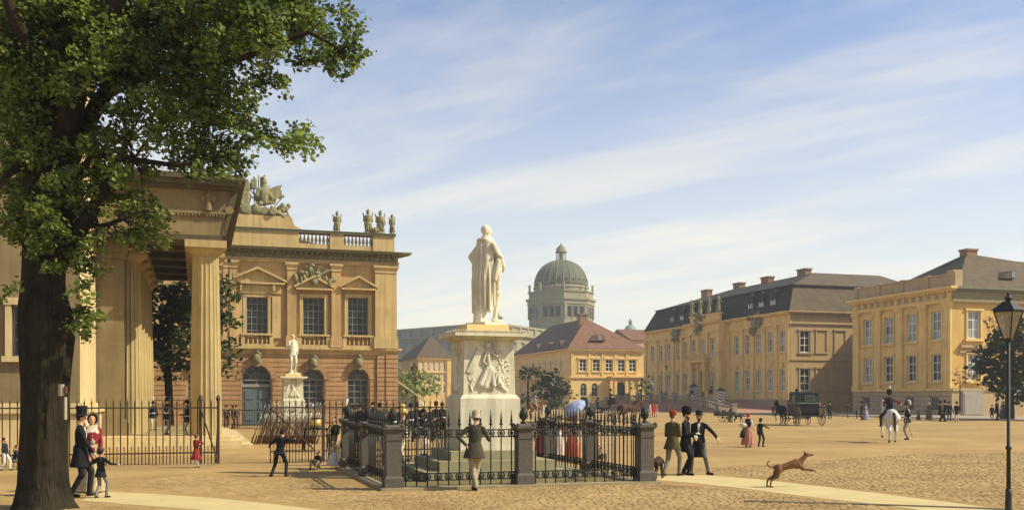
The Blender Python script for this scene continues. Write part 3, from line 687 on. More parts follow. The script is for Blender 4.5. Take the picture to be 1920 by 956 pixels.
GH = guard_house()

def corner_tower():
    T = thing('corner_palace', 'tall pale palace corner with heavy cornice rising behind the tree trunk', 'building', (-10, 39.5, 0))
    u1 = -4.04; v0 = 39.5; zt = 15.4
    fr = ((0, v0, 0), 0.0)
    w0, w1 = on_v(22, v0), on_v(52, v0)
    op = [(w0, w1, zat(668, 36), zat(572, 36))]
    mb = MB(*fr); wall_sheet(mb, -20, u1, 1.5, zt, op, 0, .4); mb.build('front_wall', M_guard, T)  # shade put into the front wall's darker tone, sunlight into the pale side
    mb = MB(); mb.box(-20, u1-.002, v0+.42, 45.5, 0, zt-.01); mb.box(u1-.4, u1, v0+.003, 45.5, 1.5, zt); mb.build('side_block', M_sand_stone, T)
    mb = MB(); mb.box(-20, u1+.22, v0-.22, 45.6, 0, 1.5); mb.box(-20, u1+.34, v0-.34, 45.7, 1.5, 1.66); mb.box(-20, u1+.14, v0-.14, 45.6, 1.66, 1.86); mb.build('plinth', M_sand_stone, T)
    mb = MB(); mb.box(-20, u1+.12, v0-.12, 45.55, zt-1.5, zt-1.25); mb.box(-20, u1+.3, v0-.3, 45.7, zt, zt+.3); mb.box(-20, u1+.75, v0-.75, 45.9, zt+.3, zt+.55); mb.box(-20, u1+1.0, v0-1.0, 46, zt+.55, zt+.8)
    v = v0+.2
    while v < 45.4: mb.box(u1, u1+.62, v, v+.28, zt-.12, zt+.3); v += .75
    u = u1-.3
    while u > -19: mb.box(u-.28, u, v0-.62, v0, zt-.12, zt+.3); u -= .75
    mb.build('cornice', M_sand_stone, T)
    mb = MB(); mb.frustum(-20, u1+.6, v0-.6, 46, zt+.8, -20, u1-4, v0+3, 45, zt+4); mb.build('roof', M_slate_brown, T)
    put_window(fr, T, (w0+w1)/2, op[0][2], -.3, w1-w0, op[0][3]-op[0][2], 2, 3, M_frame_grey, M_glass_dark, bar=.05)
    mb = MB(*fr); a, b, c, e = op[0]
    mb.box(a-.2, a, 0, .1, c, e); mb.box(b, b+.2, 0, .1, c, e); mb.box(a-.25, b+.25, 0, .14, e, e+.25); mb.box(a-.3, b+.3, 0, .2, c-.2, c); mb.build('window_surround', M_sand_stone, T)
    return T
corner_tower()
# ------------------------------------------------------------------ the two palaces across the square (fronts on u = 85)
PU = 85.0
def pz(px, py): return on_u(px, PU, py)[1]
def pvv(px): return on_u(px, PU)
def roof_hip(mb, x0, x1, y0, y1, z0, X0, X1, Y0, Y1, z1): return mb.frustum(x0, x1, y0, y1, z0, X0, X1, Y0, Y1, z1)
def mansard_palace():
    v0 = pvv(1482); v1 = pvv(1210); fr = ((PU, 0, 0), -math.pi/2); S = lambda v: -v
    B = thing('mansard_palace', 'long yellow palace with dark mansard roof, dormers and pilasters across the square', 'building', (PU, v0, 0))
    ze = pz(1482, 583); zfr = pz(1467, 613)
    ut, ub, lt, lb = pz(1467, 620), pz(1467, 659), pz(1467, 691), pz(1467, 732)
    zsill = pz(1467, 742)
    pxs = [1224.5,1239.8,1254.7,1271.5,1287.5,1301.7,1316.3,1333.7,1351.5,1382.1,1402.4,1422.7,1445.1,1467.5]
    vv = [pvv(p) for p in pxs]
    rv0, rv1 = pvv(1364), pvv(1303)          # the middle projection
    ops = {0: [], 1: []}; W = 1.45
    for p, v in zip(pxs, vv):
        k = 1 if rv0 < v < rv1 else 0
        ops[k] += [(S(v)-W/2, S(v)+W/2, ub, ut), (S(v)-W/2, S(v)+W/2, lb, lt)]
    dd = 1.6
    mb = MB(*fr); wall_sheet(mb, S(v1), S(rv1), 0, ze, [o for o in ops[0] if o[1] < S(rv1)], 0, .3); mb.build('street_wall', M_palace, B); mb = MB(*fr); wall_sheet(mb, S(rv0), S(v0), 0, ze, [o for o in ops[0] if o[0] > S(rv0)], 0, .3); mb.build('street_wall', M_palace, B)
    mid = [o for o in ops[1]]
    dv = pvv(1333.7); mid = [o for o in mid if not (abs((o[0]+o[1])/2-S(dv)) < .1 and o[3] < ub)] + [(S(dv)-1.0, S(dv)+1.0, 2.4, lt+.6, True)]
    mb = MB(*fr); wall_sheet(mb, S(rv1), S(rv0), 0, ze, mid, dd, .3)
    mb.add([(S(rv0),0,0),(S(rv0),dd,0),(S(rv0),dd,ze),(S(rv0),0,ze)], [(0,1,2,3)]); mb.add([(S(rv1),0,0),(S(rv1),dd,0),(S(rv1),dd,ze),(S(rv1),0,ze)], [(0,1,2,3)])
    mb.build('middle_projection', M_palace, B)
    for v in vv:
        d0 = dd if rv0 < v < rv1 else 0
        gl = M_glass_pale
        put_window(fr, B, S(v), ub, d0-.2, W, ut-ub, 2, 3, M_frame_white, gl, bar=.09)
        if v != dv: put_window(fr, B, S(v), lb, d0-.2, W, lt-lb, 2, 3, M_frame_white, gl, bar=.09)
        mb = MB(*fr); t = .22
        for c, e in ((ub, ut), (lb, lt)):
            if v == dv and c == lb: continue
            mb.box(S(v)-W/2-t, S(v)-W/2, d0, d0+.1, c, e); mb.box(S(v)+W/2, S(v)+W/2+t, d0, d0+.1, c, e); mb.box(S(v)-W/2-t-.1, S(v)+W/2+t+.1, d0, d0+.16, e, e+.2); mb.box(S(v)-W/2-t-.05, S(v)+W/2+t+.05, d0, d0+.22, c-.22, c)
        mb.box(S(v)-.75, S(v)+.75, d0, d0+.08, lt+1.0, ub-.5)
        mb.ell((S(v), d0+.12, lt+.55), (.42,.16,.34), 8, 6)
        mb.build('window_surround', M_palace_trim, B)
    # pilasters between the bays
    cuts = [pvv(1482)+.55]+[(a+b)/2 for a, b in zip(vv, vv[1:])]+[pvv(1210)-.4]
    for v in cuts:
        d0 = dd if rv0+.2 < v < rv1-.2 else 0
        mb = MB(*fr); w = .48
        mb.box(S(v)-w, S(v)+w, d0, d0+.28, zsill, zfr); mb.box(S(v)-w-.12, S(v)+w+.12, d0, d0+.4, zfr, zfr+.35); mb.box(S(v)-w-.1, S(v)+w+.1, d0, d0+.36, zsill-.5, zsill); mb.build('pilaster', M_palace_trim, B)
    mb = MB(*fr); mb.box(S(v1)-.1, S(v0)+.12, 0, .3, 0, zsill-.7); mb.box(S(v1)-.1, S(v0)+.2, 0, .42, zsill-.7, zsill-.503); mb.box(S(rv1)-.1, S(rv0)+.1, dd, dd+.25, 0, zsill-.52); mb.build('base_course', M_palace_base, B)
    mb = MB(*fr)
    for a, b, d0 in ((S(v1)-.3, S(rv1), 0), (S(rv1)-.2, S(rv0)+.2, dd), (S(rv0), S(v0)+.3, 0)):
        mb.box(a, b, d0, d0+.25, zfr+.36, zfr+.7); mb.box(a, b, d0, d0+.55, ze-.35, ze-.15); mb.box(a, b, d0, d0+.75, ze-.147, ze+.05)
    mb.build('eaves_cornice', M_palace_trim, B)
    # end wall towards us
    fe = ((0, v0, 0), 0.0); u1 = 108
    ew = [(on_v(1500,v0), on_v(1519,v0), zat(660,152), zat(619,152)), (on_v(1500,v0), on_v(1519,v0), zat(732,152), zat(690,152))]
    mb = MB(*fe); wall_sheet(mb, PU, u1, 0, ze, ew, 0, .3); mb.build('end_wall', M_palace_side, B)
    for a, b, c, e in ew:
        put_window(fe, B, (a+b)/2, c, -.2, b-a, e-c, 2, 3, M_frame_white, M_glass_dark, bar=.09)
        mb = MB(*fe); mb.box(a-.25, a, 0, .1, c, e); mb.box(b, b+.25, 0, .1, c, e); mb.box(a-.4, b+.4, 0, .2, e, e+.25); mb.box(a-.35, b+.35, 0, .2, c-.25, c); mb.build('window_surround', M_palace_side, B)
    for i, x in enumerate((1540, 1575)):
        for c, e in ((660,619),(732,690)):
            a, b = on_v(x-9,v0), on_v(x+9,v0); z0, z1 = zat(c,153), zat(e,153); mb = MB(*fe)
            mb.box(a-.2,a,0,.12,z0,z1); mb.box(b,b+.2,0,.12,z0,z1); mb.box(a-.3,b+.3,0,.2,z1,z1+.22); mb.box(a-.3,b+.3,0,.16,z0-.22,z0); mb.build('blind_window', M_palace_side, B)
    mb = MB(*fe); zz_ = (zat(675,152)); mb.box(PU, u1, 0, .16, zz_, zz_+.2); mb.box(PU-.1, u1, 0, .3, 0, zsill-.6); mb.box(PU-.2, u1, 0, .25, zfr+.36, zfr+.7); mb.box(PU-.5, u1, 0, .55, ze-.35, ze-.15); mb.box(PU-.7,u1,0,.75,ze-.147,ze+.05); mb.build('end_mouldings', M_palace_side, B)
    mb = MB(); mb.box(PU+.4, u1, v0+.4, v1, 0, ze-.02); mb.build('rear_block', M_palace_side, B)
    # roof: steep dark lower slope with dormers, flatter upper slope with chimneys
    zb = ze+4.15; i1 = 1.5
    for nm, vs, mt in (('lower_roof_street', [(PU-.5,v0-.5,ze+.05),(PU-.5,v1,ze+.05),(PU+i1,v1-2,zb),(PU+i1,v0+i1,zb)], M_slate), ('lower_roof_end', [(PU-.5,v0-.5,ze+.05),(u1,v0-.5,ze+.05),(u1,v0+i1,zb),(PU+i1,v0+i1,zb)], M_slate_brown), ('lower_roof_far', [(PU-.5,v1,ze+.05),(u1,v1,ze+.05),(u1,v1-2,zb),(PU+i1,v1-2,zb)], M_slate)):
        mb = MB(); mb.add(vs, [(0,1,2,3)]); mb.build(nm, mt, B)
    zr = ze+7.6; ur = PU+12
    mb = MB(); a = (PU+i1-.25, v0+i1-.25, zb); b = (PU+i1-.25, v1-1.8, zb); c = (ur, v1-13, zr); d = (ur, v0+12, zr); mb.add([a,b,c,d], [(0,1,2,3)]); mb.build('upper_roof_street', M_slate, B)
    mb = MB(); e = (u1+2, v0+i1-.25, zb); mb.add([a, e, (u1+2, v0+12, zr), d], [(0,1,2,3)]); mb.build('upper_roof_end', M_slate_brown, B)  # brown end slopes: sunlit tone of the same roof put into the colour
    mb = MB(); mb.add([d, c, (u1+2, v1-13, zr-2), (u1+2, v0+12, zr)], [(0,1,2,3)]); mb.add([b, c, (u1+2,v1-13,zr-2), (u1+2,v1-1.8,zb)], [(0,1,2,3)]); mb.build('upper_roof_rear', M_slate, B)
    mb = MB(); mb.box(PU+i1-.4, PU+i1-.1, v0+i1-.3, v1-2, zb-.1, zb+.06); mb.box(PU+i1-.4, u1, v0+i1-.45, v0+i1-.2, zb-.1, zb+.06); mb.build('roof_break', M_slate, B)
    for px in (1256,1274,1292,1401.5,1421.5,1443.5):
        v = pvv(px)-.6; mb = MB(); zd = ze+.9
        mb.box(PU+.2, PU+2.2, v-.85, v+.85, zd, zd+2.0); mb.lathe([(.9,0),(.9,2.0)], (PU+.1, v, zd+2.0), 14, 'x'); o = mb.build('dormer', M_slate, B)
        mb = MB(); mb.box(PU+.13, PU+.2, v-.62, v-.5, zd+.1, zd+2.2); mb.box(PU+.13, PU+.2, v+.5, v+.62, zd+.1, zd+2.2); mb.box(PU+.13, PU+.2, v-.05, v+.05, zd+.1, zd+2.2); mb.box(PU+.12, PU+.2, v-.62, v+.62, zd+2.2, zd+2.4); mb.box(PU+.12,PU+.2,v-.62,v+.62,zd+1.2,zd+1.3); mb.box(PU+.1, PU+.2, v-.62, v+.62, zd, zd+.12); mb.build('dormer_frame', M_frame_white, o)
        mb = MB(); mb.box(PU+.16, PU+.199, v-.5, v+.5, zd+.1, zd+2.2); mb.build('pane', M_glass_pale, o)
    for px, py in ((1508,500),(1439,514),(1386,524),(1325,537)):
        v = on_u(px, ur); mb = MB(); z = zr-1.0; mb.box(ur-.6, ur+.6, v-1.2, v+1.2, z, zr+.7); mb.box(ur-.72, ur+.72, v-1.35, v+1.35, zr+.7, zr+.95); mb.build('chimney', M_brick_chim, B)
    # parapet over the middle with four statues (statues are set later), arms cartouches
    mb = MB(*fr); mb.box(S(pvv(1310)), S(pvv(1366)), dd-.3, dd+.1, ze+.05, ze+1.1); mb.box(S(pvv(1309)), S(pvv(1367)), dd-.45, dd+.25, ze+1.1, ze+1.35); mb.build('parapet', M_palace_trim, B)
    r = random.Random(4)
    for px, py, sz, d0 in ((1330,606,1.0,dd),(1271,626,.75,0),(1419,607,.95,0)):
        v, z = on_u(px, PU, py); mb = MB(*fr)
        for q in range(22): mb.ell((S(v)+r.uniform(-1.7,1.7)*sz, d0+.4+r.uniform(-.1,.2), z+r.uniform(-1.9,1.7)*sz), (r.uniform(.2,.5)*sz,.3,r.uniform(.25,.6)*sz), 7, 5)
        mb.lathe([(.1,.9),(.8*sz,.8),(.9*sz,.4)], (S(v),d0-.1,z), 12, 'y'); mb.build('carved_arms', M_trophy, B)
    # balcony over the door
    zbz = pz(1333, 669); mb = MB(*fr); mb.box(S(pvv(1316)), S(pvv(1349)), dd, dd+1.4, zbz-1.0, zbz-.7); mb.box(S(pvv(1316)), S(pvv(1349)), dd+1.15, dd+1.4, zbz+.35, zbz+.5)
    for q in range(14): s = S(pvv(1316))+(S(pvv(1349))-S(pvv(1316)))*(q+.5)/14; mb.box(s-.1, s+.1, dd+1.2, dd+1.35, zbz-.7, zbz+.35)
    for px in (1320, 1345): mb.lathe([(.4,-1),(.34,0),(.3,4.2)], (S(pvv(px)), dd+.9, zbz-5.0), 10)
    mb.build('balcony', M_palace_trim, B)
    mb = MB(*fr); mb.box(S(dv)-.95, S(dv)+.95, dd-.3, dd-.2, 2.3, lt+.5); mb.build('door', mat('palace_door', srgb(120,100,70), .6), B)
    return B, ze
MP, MP_ZE = mansard_palace()

def ramp_and_sentries():
    # the carriage ramp in front of the mansard palace
    ua, ub = 74.0, PU-2.0; va, vb = pvv(1372)+0, pvv(1285)
    zt = 1.75
    R = thing('carriage_ramp', 'curved reddish carriage ramp with stone balustrade before the mansard palace', 'ramp', (ua, va, 0))
    m_r = mat('ramp_paving', srgb(176,128,104), .9, .14, .8, .2, 10)
    n = 12; L = 20.0
    mb = MB(); vs = []; fs = []
    prof = [(va-L*(1-i/n), zt*math.sin(math.pi/2*(i/n))**1.3 if i else 0.02) for i in range(n+1)] + [(vb, zt)] + [(vb+L*i/n, zt*math.sin(math.pi/2*(1-i/n))**1.3 + .02) for i in range(1, n+1)]
    for v, z in prof: vs += [(ua, v, z), (ub+1.4, v, z), (ua, v, -.1), (ub+1.4, v, -.1)]
    for i in range(len(prof)-1):
        a = 4*i; b = a+4; fs += [(a,a+1,b+1,b),(a,b,b+2,a+2),(a+1,a+3,b+3,b+1)]
    mb.add(vs, fs); mb.build('ramp_surface', m_r, R)
    bm_ = baluster_mesh(.62, M_palace_base, .13)
    mb = MB(); mc = MB()
    for i in range(len(prof)-1):
        (v0, z0), (v1, z1) = prof[i], prof[i+1]
        mb.add([(ua-.14,v0,z0+.75),(ua+.2,v0,z0+.75),(ua+.2,v1,z1+.75),(ua-.14,v1,z1+.75),(ua-.14,v0,z0+.95),(ua+.2,v0,z0+.95),(ua+.2,v1,z1+.95),(ua-.14,v1,z1+.95)], [(0,3,2,1),(4,5,6,7),(0,1,5,4),(1,2,6,5),(2,3,7,6),(3,0,4,7)])
        mc.add([(ua-.14,v0,z0),(ua+.2,v0,z0),(ua+.2,v1,z1),(ua-.14,v1,z1),(ua-.14,v0,z0+.12),(ua+.2,v0,z0+.12),(ua+.2,v1,z1+.12),(ua-.14,v1,z1+.12)], [(4,5,6,7),(0,1,5,4),(1,2,6,5),(2,3,7,6),(3,0,4,7)])
    m_bl = mat('grey_balustrade', srgb(150,142,122), .9, .2, 1.5)
    mb.build('handrail', m_bl, R); mc.build('balustrade_plinth', m_bl, R)
    v = va-L+.6
    def zp(v):
        for (a, za), (b, zb) in zip(prof, prof[1:]):
            if a <= v <= b: return za+(zb-za)*(v-a)/(b-a)
        return 0
    while v < vb+L-.4: piece('baluster', bm_, R, (ua+.03, v, zp(v)+.13)); v += .62
    v = va-L
    while v <= vb+L+.1:
        mb = MB(); z = zp(min(max(v,va-L),vb+L)); mb.box(ua-.3, ua+.36, v-.35, v+.35, z-.3, z+1.2); mb.box(ua-.4, ua+.46, v-.45, v+.45, z+1.2, z+1.34); mb.build('pier', m_bl, R); v += (vb-va+2*L)/12
    return ua, zt, zp
RAMP_U, RAMP_Z, RAMP_ZP = ramp_and_sentries()

def sentry_box(px, label):
    v = on_u(px, 77.0); rot = 0
    S_ = thing('sentry_box', label, 'sentry box', (77.0, v, RAMP_ZP(v)+.01), -TH-.25, 'striped sentry boxes on the ramp', local=True)
    w = .72; h = 2.3; white = mat('sentry_white', srgb(222,216,196), .6, .1, 3); black = mat('sentry_black', srgb(34,36,38), .6, .2, 3)
    mb = MB(); mb.box(-w, w, -w, -w+.06, 0, h); mb.box(-w, -w+.06, -w+.06, w, 0, h); mb.box(w-.06, w, -w+.06, w, 0, h); mb.build('box_wall', black, S_)
    for side in (0, 1, 2):                                   # chevrons
        for q in range(5):
            z0 = .05+q*.46
            if side == 0:
                for sg in (-1, 1):
                    mb = MB(); mb.add([(0,-w-.012,z0),(sg*w,-w-.012,z0+.5 if z0+.5 < h else h),(sg*w,-w-.012,min(z0+.75,h)),(0,-w-.012,z0+.25)], [(0,1,2,3)]); mb.build('stripe', white, S_)
            else:
                x = (w+.012) if side == 1 else -(w+.012); mb = MB(); mb.add([(x,-w,z0),(x,w,min(z0+.5,h)),(x,w,min(z0+.75,h)),(x,-w,z0+.25)], [(0,1,2,3)]); mb.build('stripe', white, S_)
    mb = MB(); mb.frustum(-w-.12, w+.12, -w-.12, w+.12, h, -.05, .05, -w-.05, w+.05, h+.45); mb.build('roof', black, S_)
for px, lb in ((1300.5, 'striped sentry box further along the ramp, by the small tree'), (1352.5, 'striped sentry box at the head of the reddish ramp slope')): sentry_box(px, lb)

def classical_palace():
    v0 = pvv(1785); v1 = pvv(1603); fr = ((PU, 0, 0), -math.pi/2); S = lambda v: -v
    B = thing('classical_palace', 'ochre palace with tall windows, pilasters and roof parapet at the right of the square', 'building', (PU, v0, 0))
    zc = pz(1785, 537); za = pz(1785, 507); zfr = pz(1785, 566); zpl = pz(1785, 727)
    pxs = [1628,1667,1710,1756]; vv = [pvv(p) for p in pxs]
    ut, ub, lt, lb = pz(1756, 584), pz(1756, 637), pz(1756, 663), pz(1756, 714)
    W = 1.75; ops = []
    for v in vv: ops += [(S(v)-W/2, S(v)+W/2, ub, ut), (S(v)-W/2, S(v)+W/2, lb, lt)]
    mb = MB(*fr); wall_sheet(mb, S(v1), S(v0), 0, zc, ops, 0, .35); mb.build('street_wall', M_palace_trim, B)
    for i, v in enumerate(vv):
        put_window(fr, B, S(v), ub, -.22, W, ut-ub, 2, 3, M_frame_white, M_glass_pale, bar=.1)
        put_window(fr, B, S(v), lb, -.22, W, lt-lb, 2, 3, M_frame_white, M_glass_pale if i == 0 else M_glass_dark, bar=.1)
        mb = MB(*fr)
        for c, e in ((ub, ut), (lb, lt)):
            mb.box(S(v)-W/2-.28, S(v)-W/2, 0, .13, c, e); mb.box(S(v)+W/2, S(v)+W/2+.28, 0, .13, c, e); mb.box(S(v)-W/2-.34, S(v)+W/2+.34, 0, .2, e, e+.3); mb.box(S(v)-W/2-.4, S(v)+W/2+.4, 0, .28, c-.25, c)
        mb.build('window_surround', M_palace_trim, B)
    cuts = [v0+.55]+[(a+b)/2 for a, b in zip(vv[::-1], vv[::-1][1:])]+[v1-.55]
    cuts = [v0+.6]+[(vv[i]+vv[i+1])/2 for i in range(3)]+[v1-.5]
    for v in cuts:
        mb = MB(*fr); w = .62; mb.box(S(v)-w, S(v)+w, 0, .3, zpl+.4, zfr-.5); mb.box(S(v)-w-.1, S(v)+w+.1, 0, .42, zpl, zpl+.4); mb.box(S(v)-w-.12, S(v)+w+.12, 0, .42, zfr-.5, zfr-.2); mb.box(S(v)-w-.2, S(v)+w+.2, 0, .5, zfr-.2, zfr); mb.build('pilaster', M_palace_trim, B)
    mb = MB(*fr); mb.box(S(v1)-.1, S(v0)+.3, 0, .45, zfr+.003, zfr+.35)
    mb.box(S(v1)-.1, S(v0)+.2, 0, .3, zfr+.35, zc-.5); mb.build('entablature', M_palace_trim, B)
    n = 13
    for q in range(n):
        s = S(v1)+.6+(S(v0)-S(v1)-.9)*(q+.5)/n; mb = MB(*fr); h0, h1 = zfr+.5, zc-.65
        mb.box(s-.42, s+.42, .3, .36, h0, h1); mb.lathe([(.05,.36),(.24,.42),(.2,.46)], (s,0,(h0+h1)/2), 9, 'y'); mb.box(s-.06,s+.06,.36,.42,h0+.08,h1-.08); mb.build('frieze_panel', M_palace_base, B)
    mb = MB(*fr); mb.box(S(v1)-.5, S(v0)+.75, 0, .7, zc-.5, zc-.3); mb.box(S(v1)-.7, S(v0)+1.0, 0, 1.0, zc-.3, zc)
    s = S(v1)
    while s < S(v0): mb.box(s, s+.25, .3, .62, zc-.72, zc-.5); s += .55
    mb.build('cornice', M_palace_trim, B)
    # roof parapet
    mb = MB(*fr); mb.box(S(v1)-.2, S(v0)+.1, -.6, -.3, zc, za-.35); mb.box(S(v1)-.2, S(v0)+.1, -.7, -.2, za-.35, za-.2)
    for q in range(5): s = S(v1)+(S(v0)-S(v1))*q/4; mb.box(s-.35, s+.35, -.75, -.15, zc, za-.1)
    mb.box(S(v0)-.9, S(v0)+.25, -1.3, -.05, zc, za+.1); mb.build('parapet', M_palace_base, B)
    # plinth with courses and cellar windows
    mb = MB(*fr); mb.box(S(v1)-.1, S(v0)+.35, 0, .45, zpl-.35, zpl-.003); mb.build('plinth_cap', M_palace_trim, B)
    nc = 5; ch = (zpl-.35)/nc; cw = [v for v in vv]
    for j in range(nc):
        mb = MB(*fr); a, b = j*ch+.0, (j+1)*ch-.06
        cur = S(v1)-.05
        for v in cw:
            if 1 <= j <= 3: mb.box(cur, S(v)-.75, 0, .3, a, b); mb.build('stone_course', M_palace_base, B); mb = MB(*fr); cur = S(v)+.75
        mb.box(cur, S(v0)+.28, 0, .3, a, b); mb.build('stone_course', M_palace_base, B)
    for v in cw: put_window(fr, B, S(v), ch+.02, .08, 1.5, 3*ch-.1, 4, 2, M_frame_grey, M_glass_dark, bar=.07, name='cellar_window')
    # side towards us
    fe = ((0, v0, 0), 0.0); u1 = PU+50; T = 119.5
    def q_(a, b, c, e): return (on_v(a,v0), on_v(b,v0), zat(c,T), zat(e,T))
    ew = [q_(1814,1838,634,581), q_(1814,1838,713,662), q_(1884,1908,634,581)]
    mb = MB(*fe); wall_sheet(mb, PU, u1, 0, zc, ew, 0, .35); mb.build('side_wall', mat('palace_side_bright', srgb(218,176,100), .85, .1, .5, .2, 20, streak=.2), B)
    for a, b, c, e in ew:
        put_window(fe, B, (a+b)/2, c, -.22, b-a, e-c, 2, 3, M_frame_white, M_glass_pale, bar=.1)
        mb = MB(*fe); mb.box(a-.25,a,0,.12,c,e); mb.box(b,b+.25,0,.12,c,e); mb.box(a-.4,b+.4,0,.2,e,e+.25); mb.box(a-.5,b+.5,0,.35,c-.3,c); mb.build('window_surround', M_palace_trim, B)
    mb = MB(*fe); mb.box(PU-.3, u1, 0, .45, zfr+.003, zfr+.35); mb.box(PU-.2, u1, 0, .3, zfr+.35, zc-.5); mb.build('side_entablature', M_frieze, B)
    mb = MB(*fe); mb.box(PU+.01, u1, 0, .7, zc-.497, zc-.303); mb.box(PU+.01, u1, 0, .995, zc-.297, zc+.003); mb.build('side_cornice', M_arsenal_cornice, B)
    zm = zat(640,T); mb = MB(*fe); mb.box(on_v(1798,v0), u1, 0, .4, zm-.7, zm-.4); mb.box(on_v(1798,v0), u1, 0, .2, zm-1.3, zm-1.05); mb.box(PU-.3, u1, 0, .45, zpl-.35, zpl-.003); mb.box(PU-.28, u1, 0, .3, 0, zpl-.36); mb.build('side_mouldings', M_palace_base, B)
    a, b = on_v(1800,v0), on_v(1838,v0); mb = MB(*fe); mb.box(a, b, .3, .5, 0, zat(733,T)); mb.box(a+.2, b-.2, .5, .56, .2, zat(737,T)); mb.build('side_gate', mat('grey_gate', srgb(168,160,146), .8, .1, 2), B)
    mb = MB(); mb.box(PU+.4, u1, v0+.4, v1, 0, zc-.01); mb.build('rear_block', M_palace_side, B)
    # hipped roof, chimneys
    x0, x1, y0, y1 = PU+1.2, u1, v0+.6, v1; zr = 20.9; rx = PU+10.5; ry = (y0+y1)/2
    mb = MB(); mb.add([(x0,y0,zc),(x0,y1,zc),(rx,ry,zr)], [(0,1,2)]); mb.build('roof_street', M_slate, B)
    mb = MB(); mb.add([(x0,y0,zc),(rx,ry,zr),(rx+8,ry,zr-1.6),(x1,ry,zr-1.9),(x1,y0,zc)], [(0,1,2,3,4)]); mb.build('roof_side', M_slate_brown, B)
    mb = MB(); mb.add([(x0,y1,zc),(rx,ry,zr),(rx+8,ry,zr-1.6),(x1,ry,zr-1.9),(x1,y1,zc)], [(0,1,2,3,4)]); mb.build('roof_rear', M_slate, B)
    for u, z in ((rx+.3, zr+.4),(rx+8.6,zr-1.0),(rx+13.6,zr-1.2)): mb = MB(); mb.box(u-.8,u+.8,ry-.7,ry+.7,z-1.4,z-.1); mb.box(u-.92,u+.92,ry-.82,ry+.82,z-.1,z+.15); mb.build('chimney', M_brick_chim, B)
    u, z = on_v(1881, v0+4), zc+2.05; mb = MB(); mb.prism_y([(u-1.6,z-.4),(u+.6,z-.4),(u+.6,z+.5),(u-.1,z+.55)], v0+2.6, v0+6); d = mb.build('roof_hatch', M_slate_brown, B); mb = MB(); mb.box(u-.05,u+.5,v0+2.55,v0+2.6,z-.3,z+.4); mb.build('pane', M_glass_pale, d)
    return B
classical_palace()
W2 = thing('shadow_block', 'unseen block added behind the ochre palace to shade the mansard end wall', 'building', (101, 118, 0))  # hidden block added to cast the diagonal shadow on the end wall
mb = MB(); mb.box(101, 136, 117.6, 131, 0, 16.6); mb.build('wall', M_palace_side, W2)
mb = MB(); mb.frustum(100.6, 136.4, 117.3, 131.4, 16.6, 106, 131, 123.8, 124.8, 20.4); mb.build('roof', M_slate_brown, W2)
# lane wing that closes the gap between the two palaces
mb = MB(); W_ = thing('lane_house', 'plain brown-roofed house behind the gap between the two palaces', 'building', (104, 150, 0))
v = 150
mb.box(96, 140, v, v+20, 0, 15.5); mb.build('wall', M_palace_side, W_)
mb = MB(); mb.frustum(95.5, 141, v-.5, v+21, 15.5, 97, 139, v+9, v+10, 22.4); mb.build('roof', M_slate_brown, W_)
mb = MB(); mb.box(112,113.6,v+8,v+10,21,23.6); mb.build('chimney', M_brick_chim, W_)

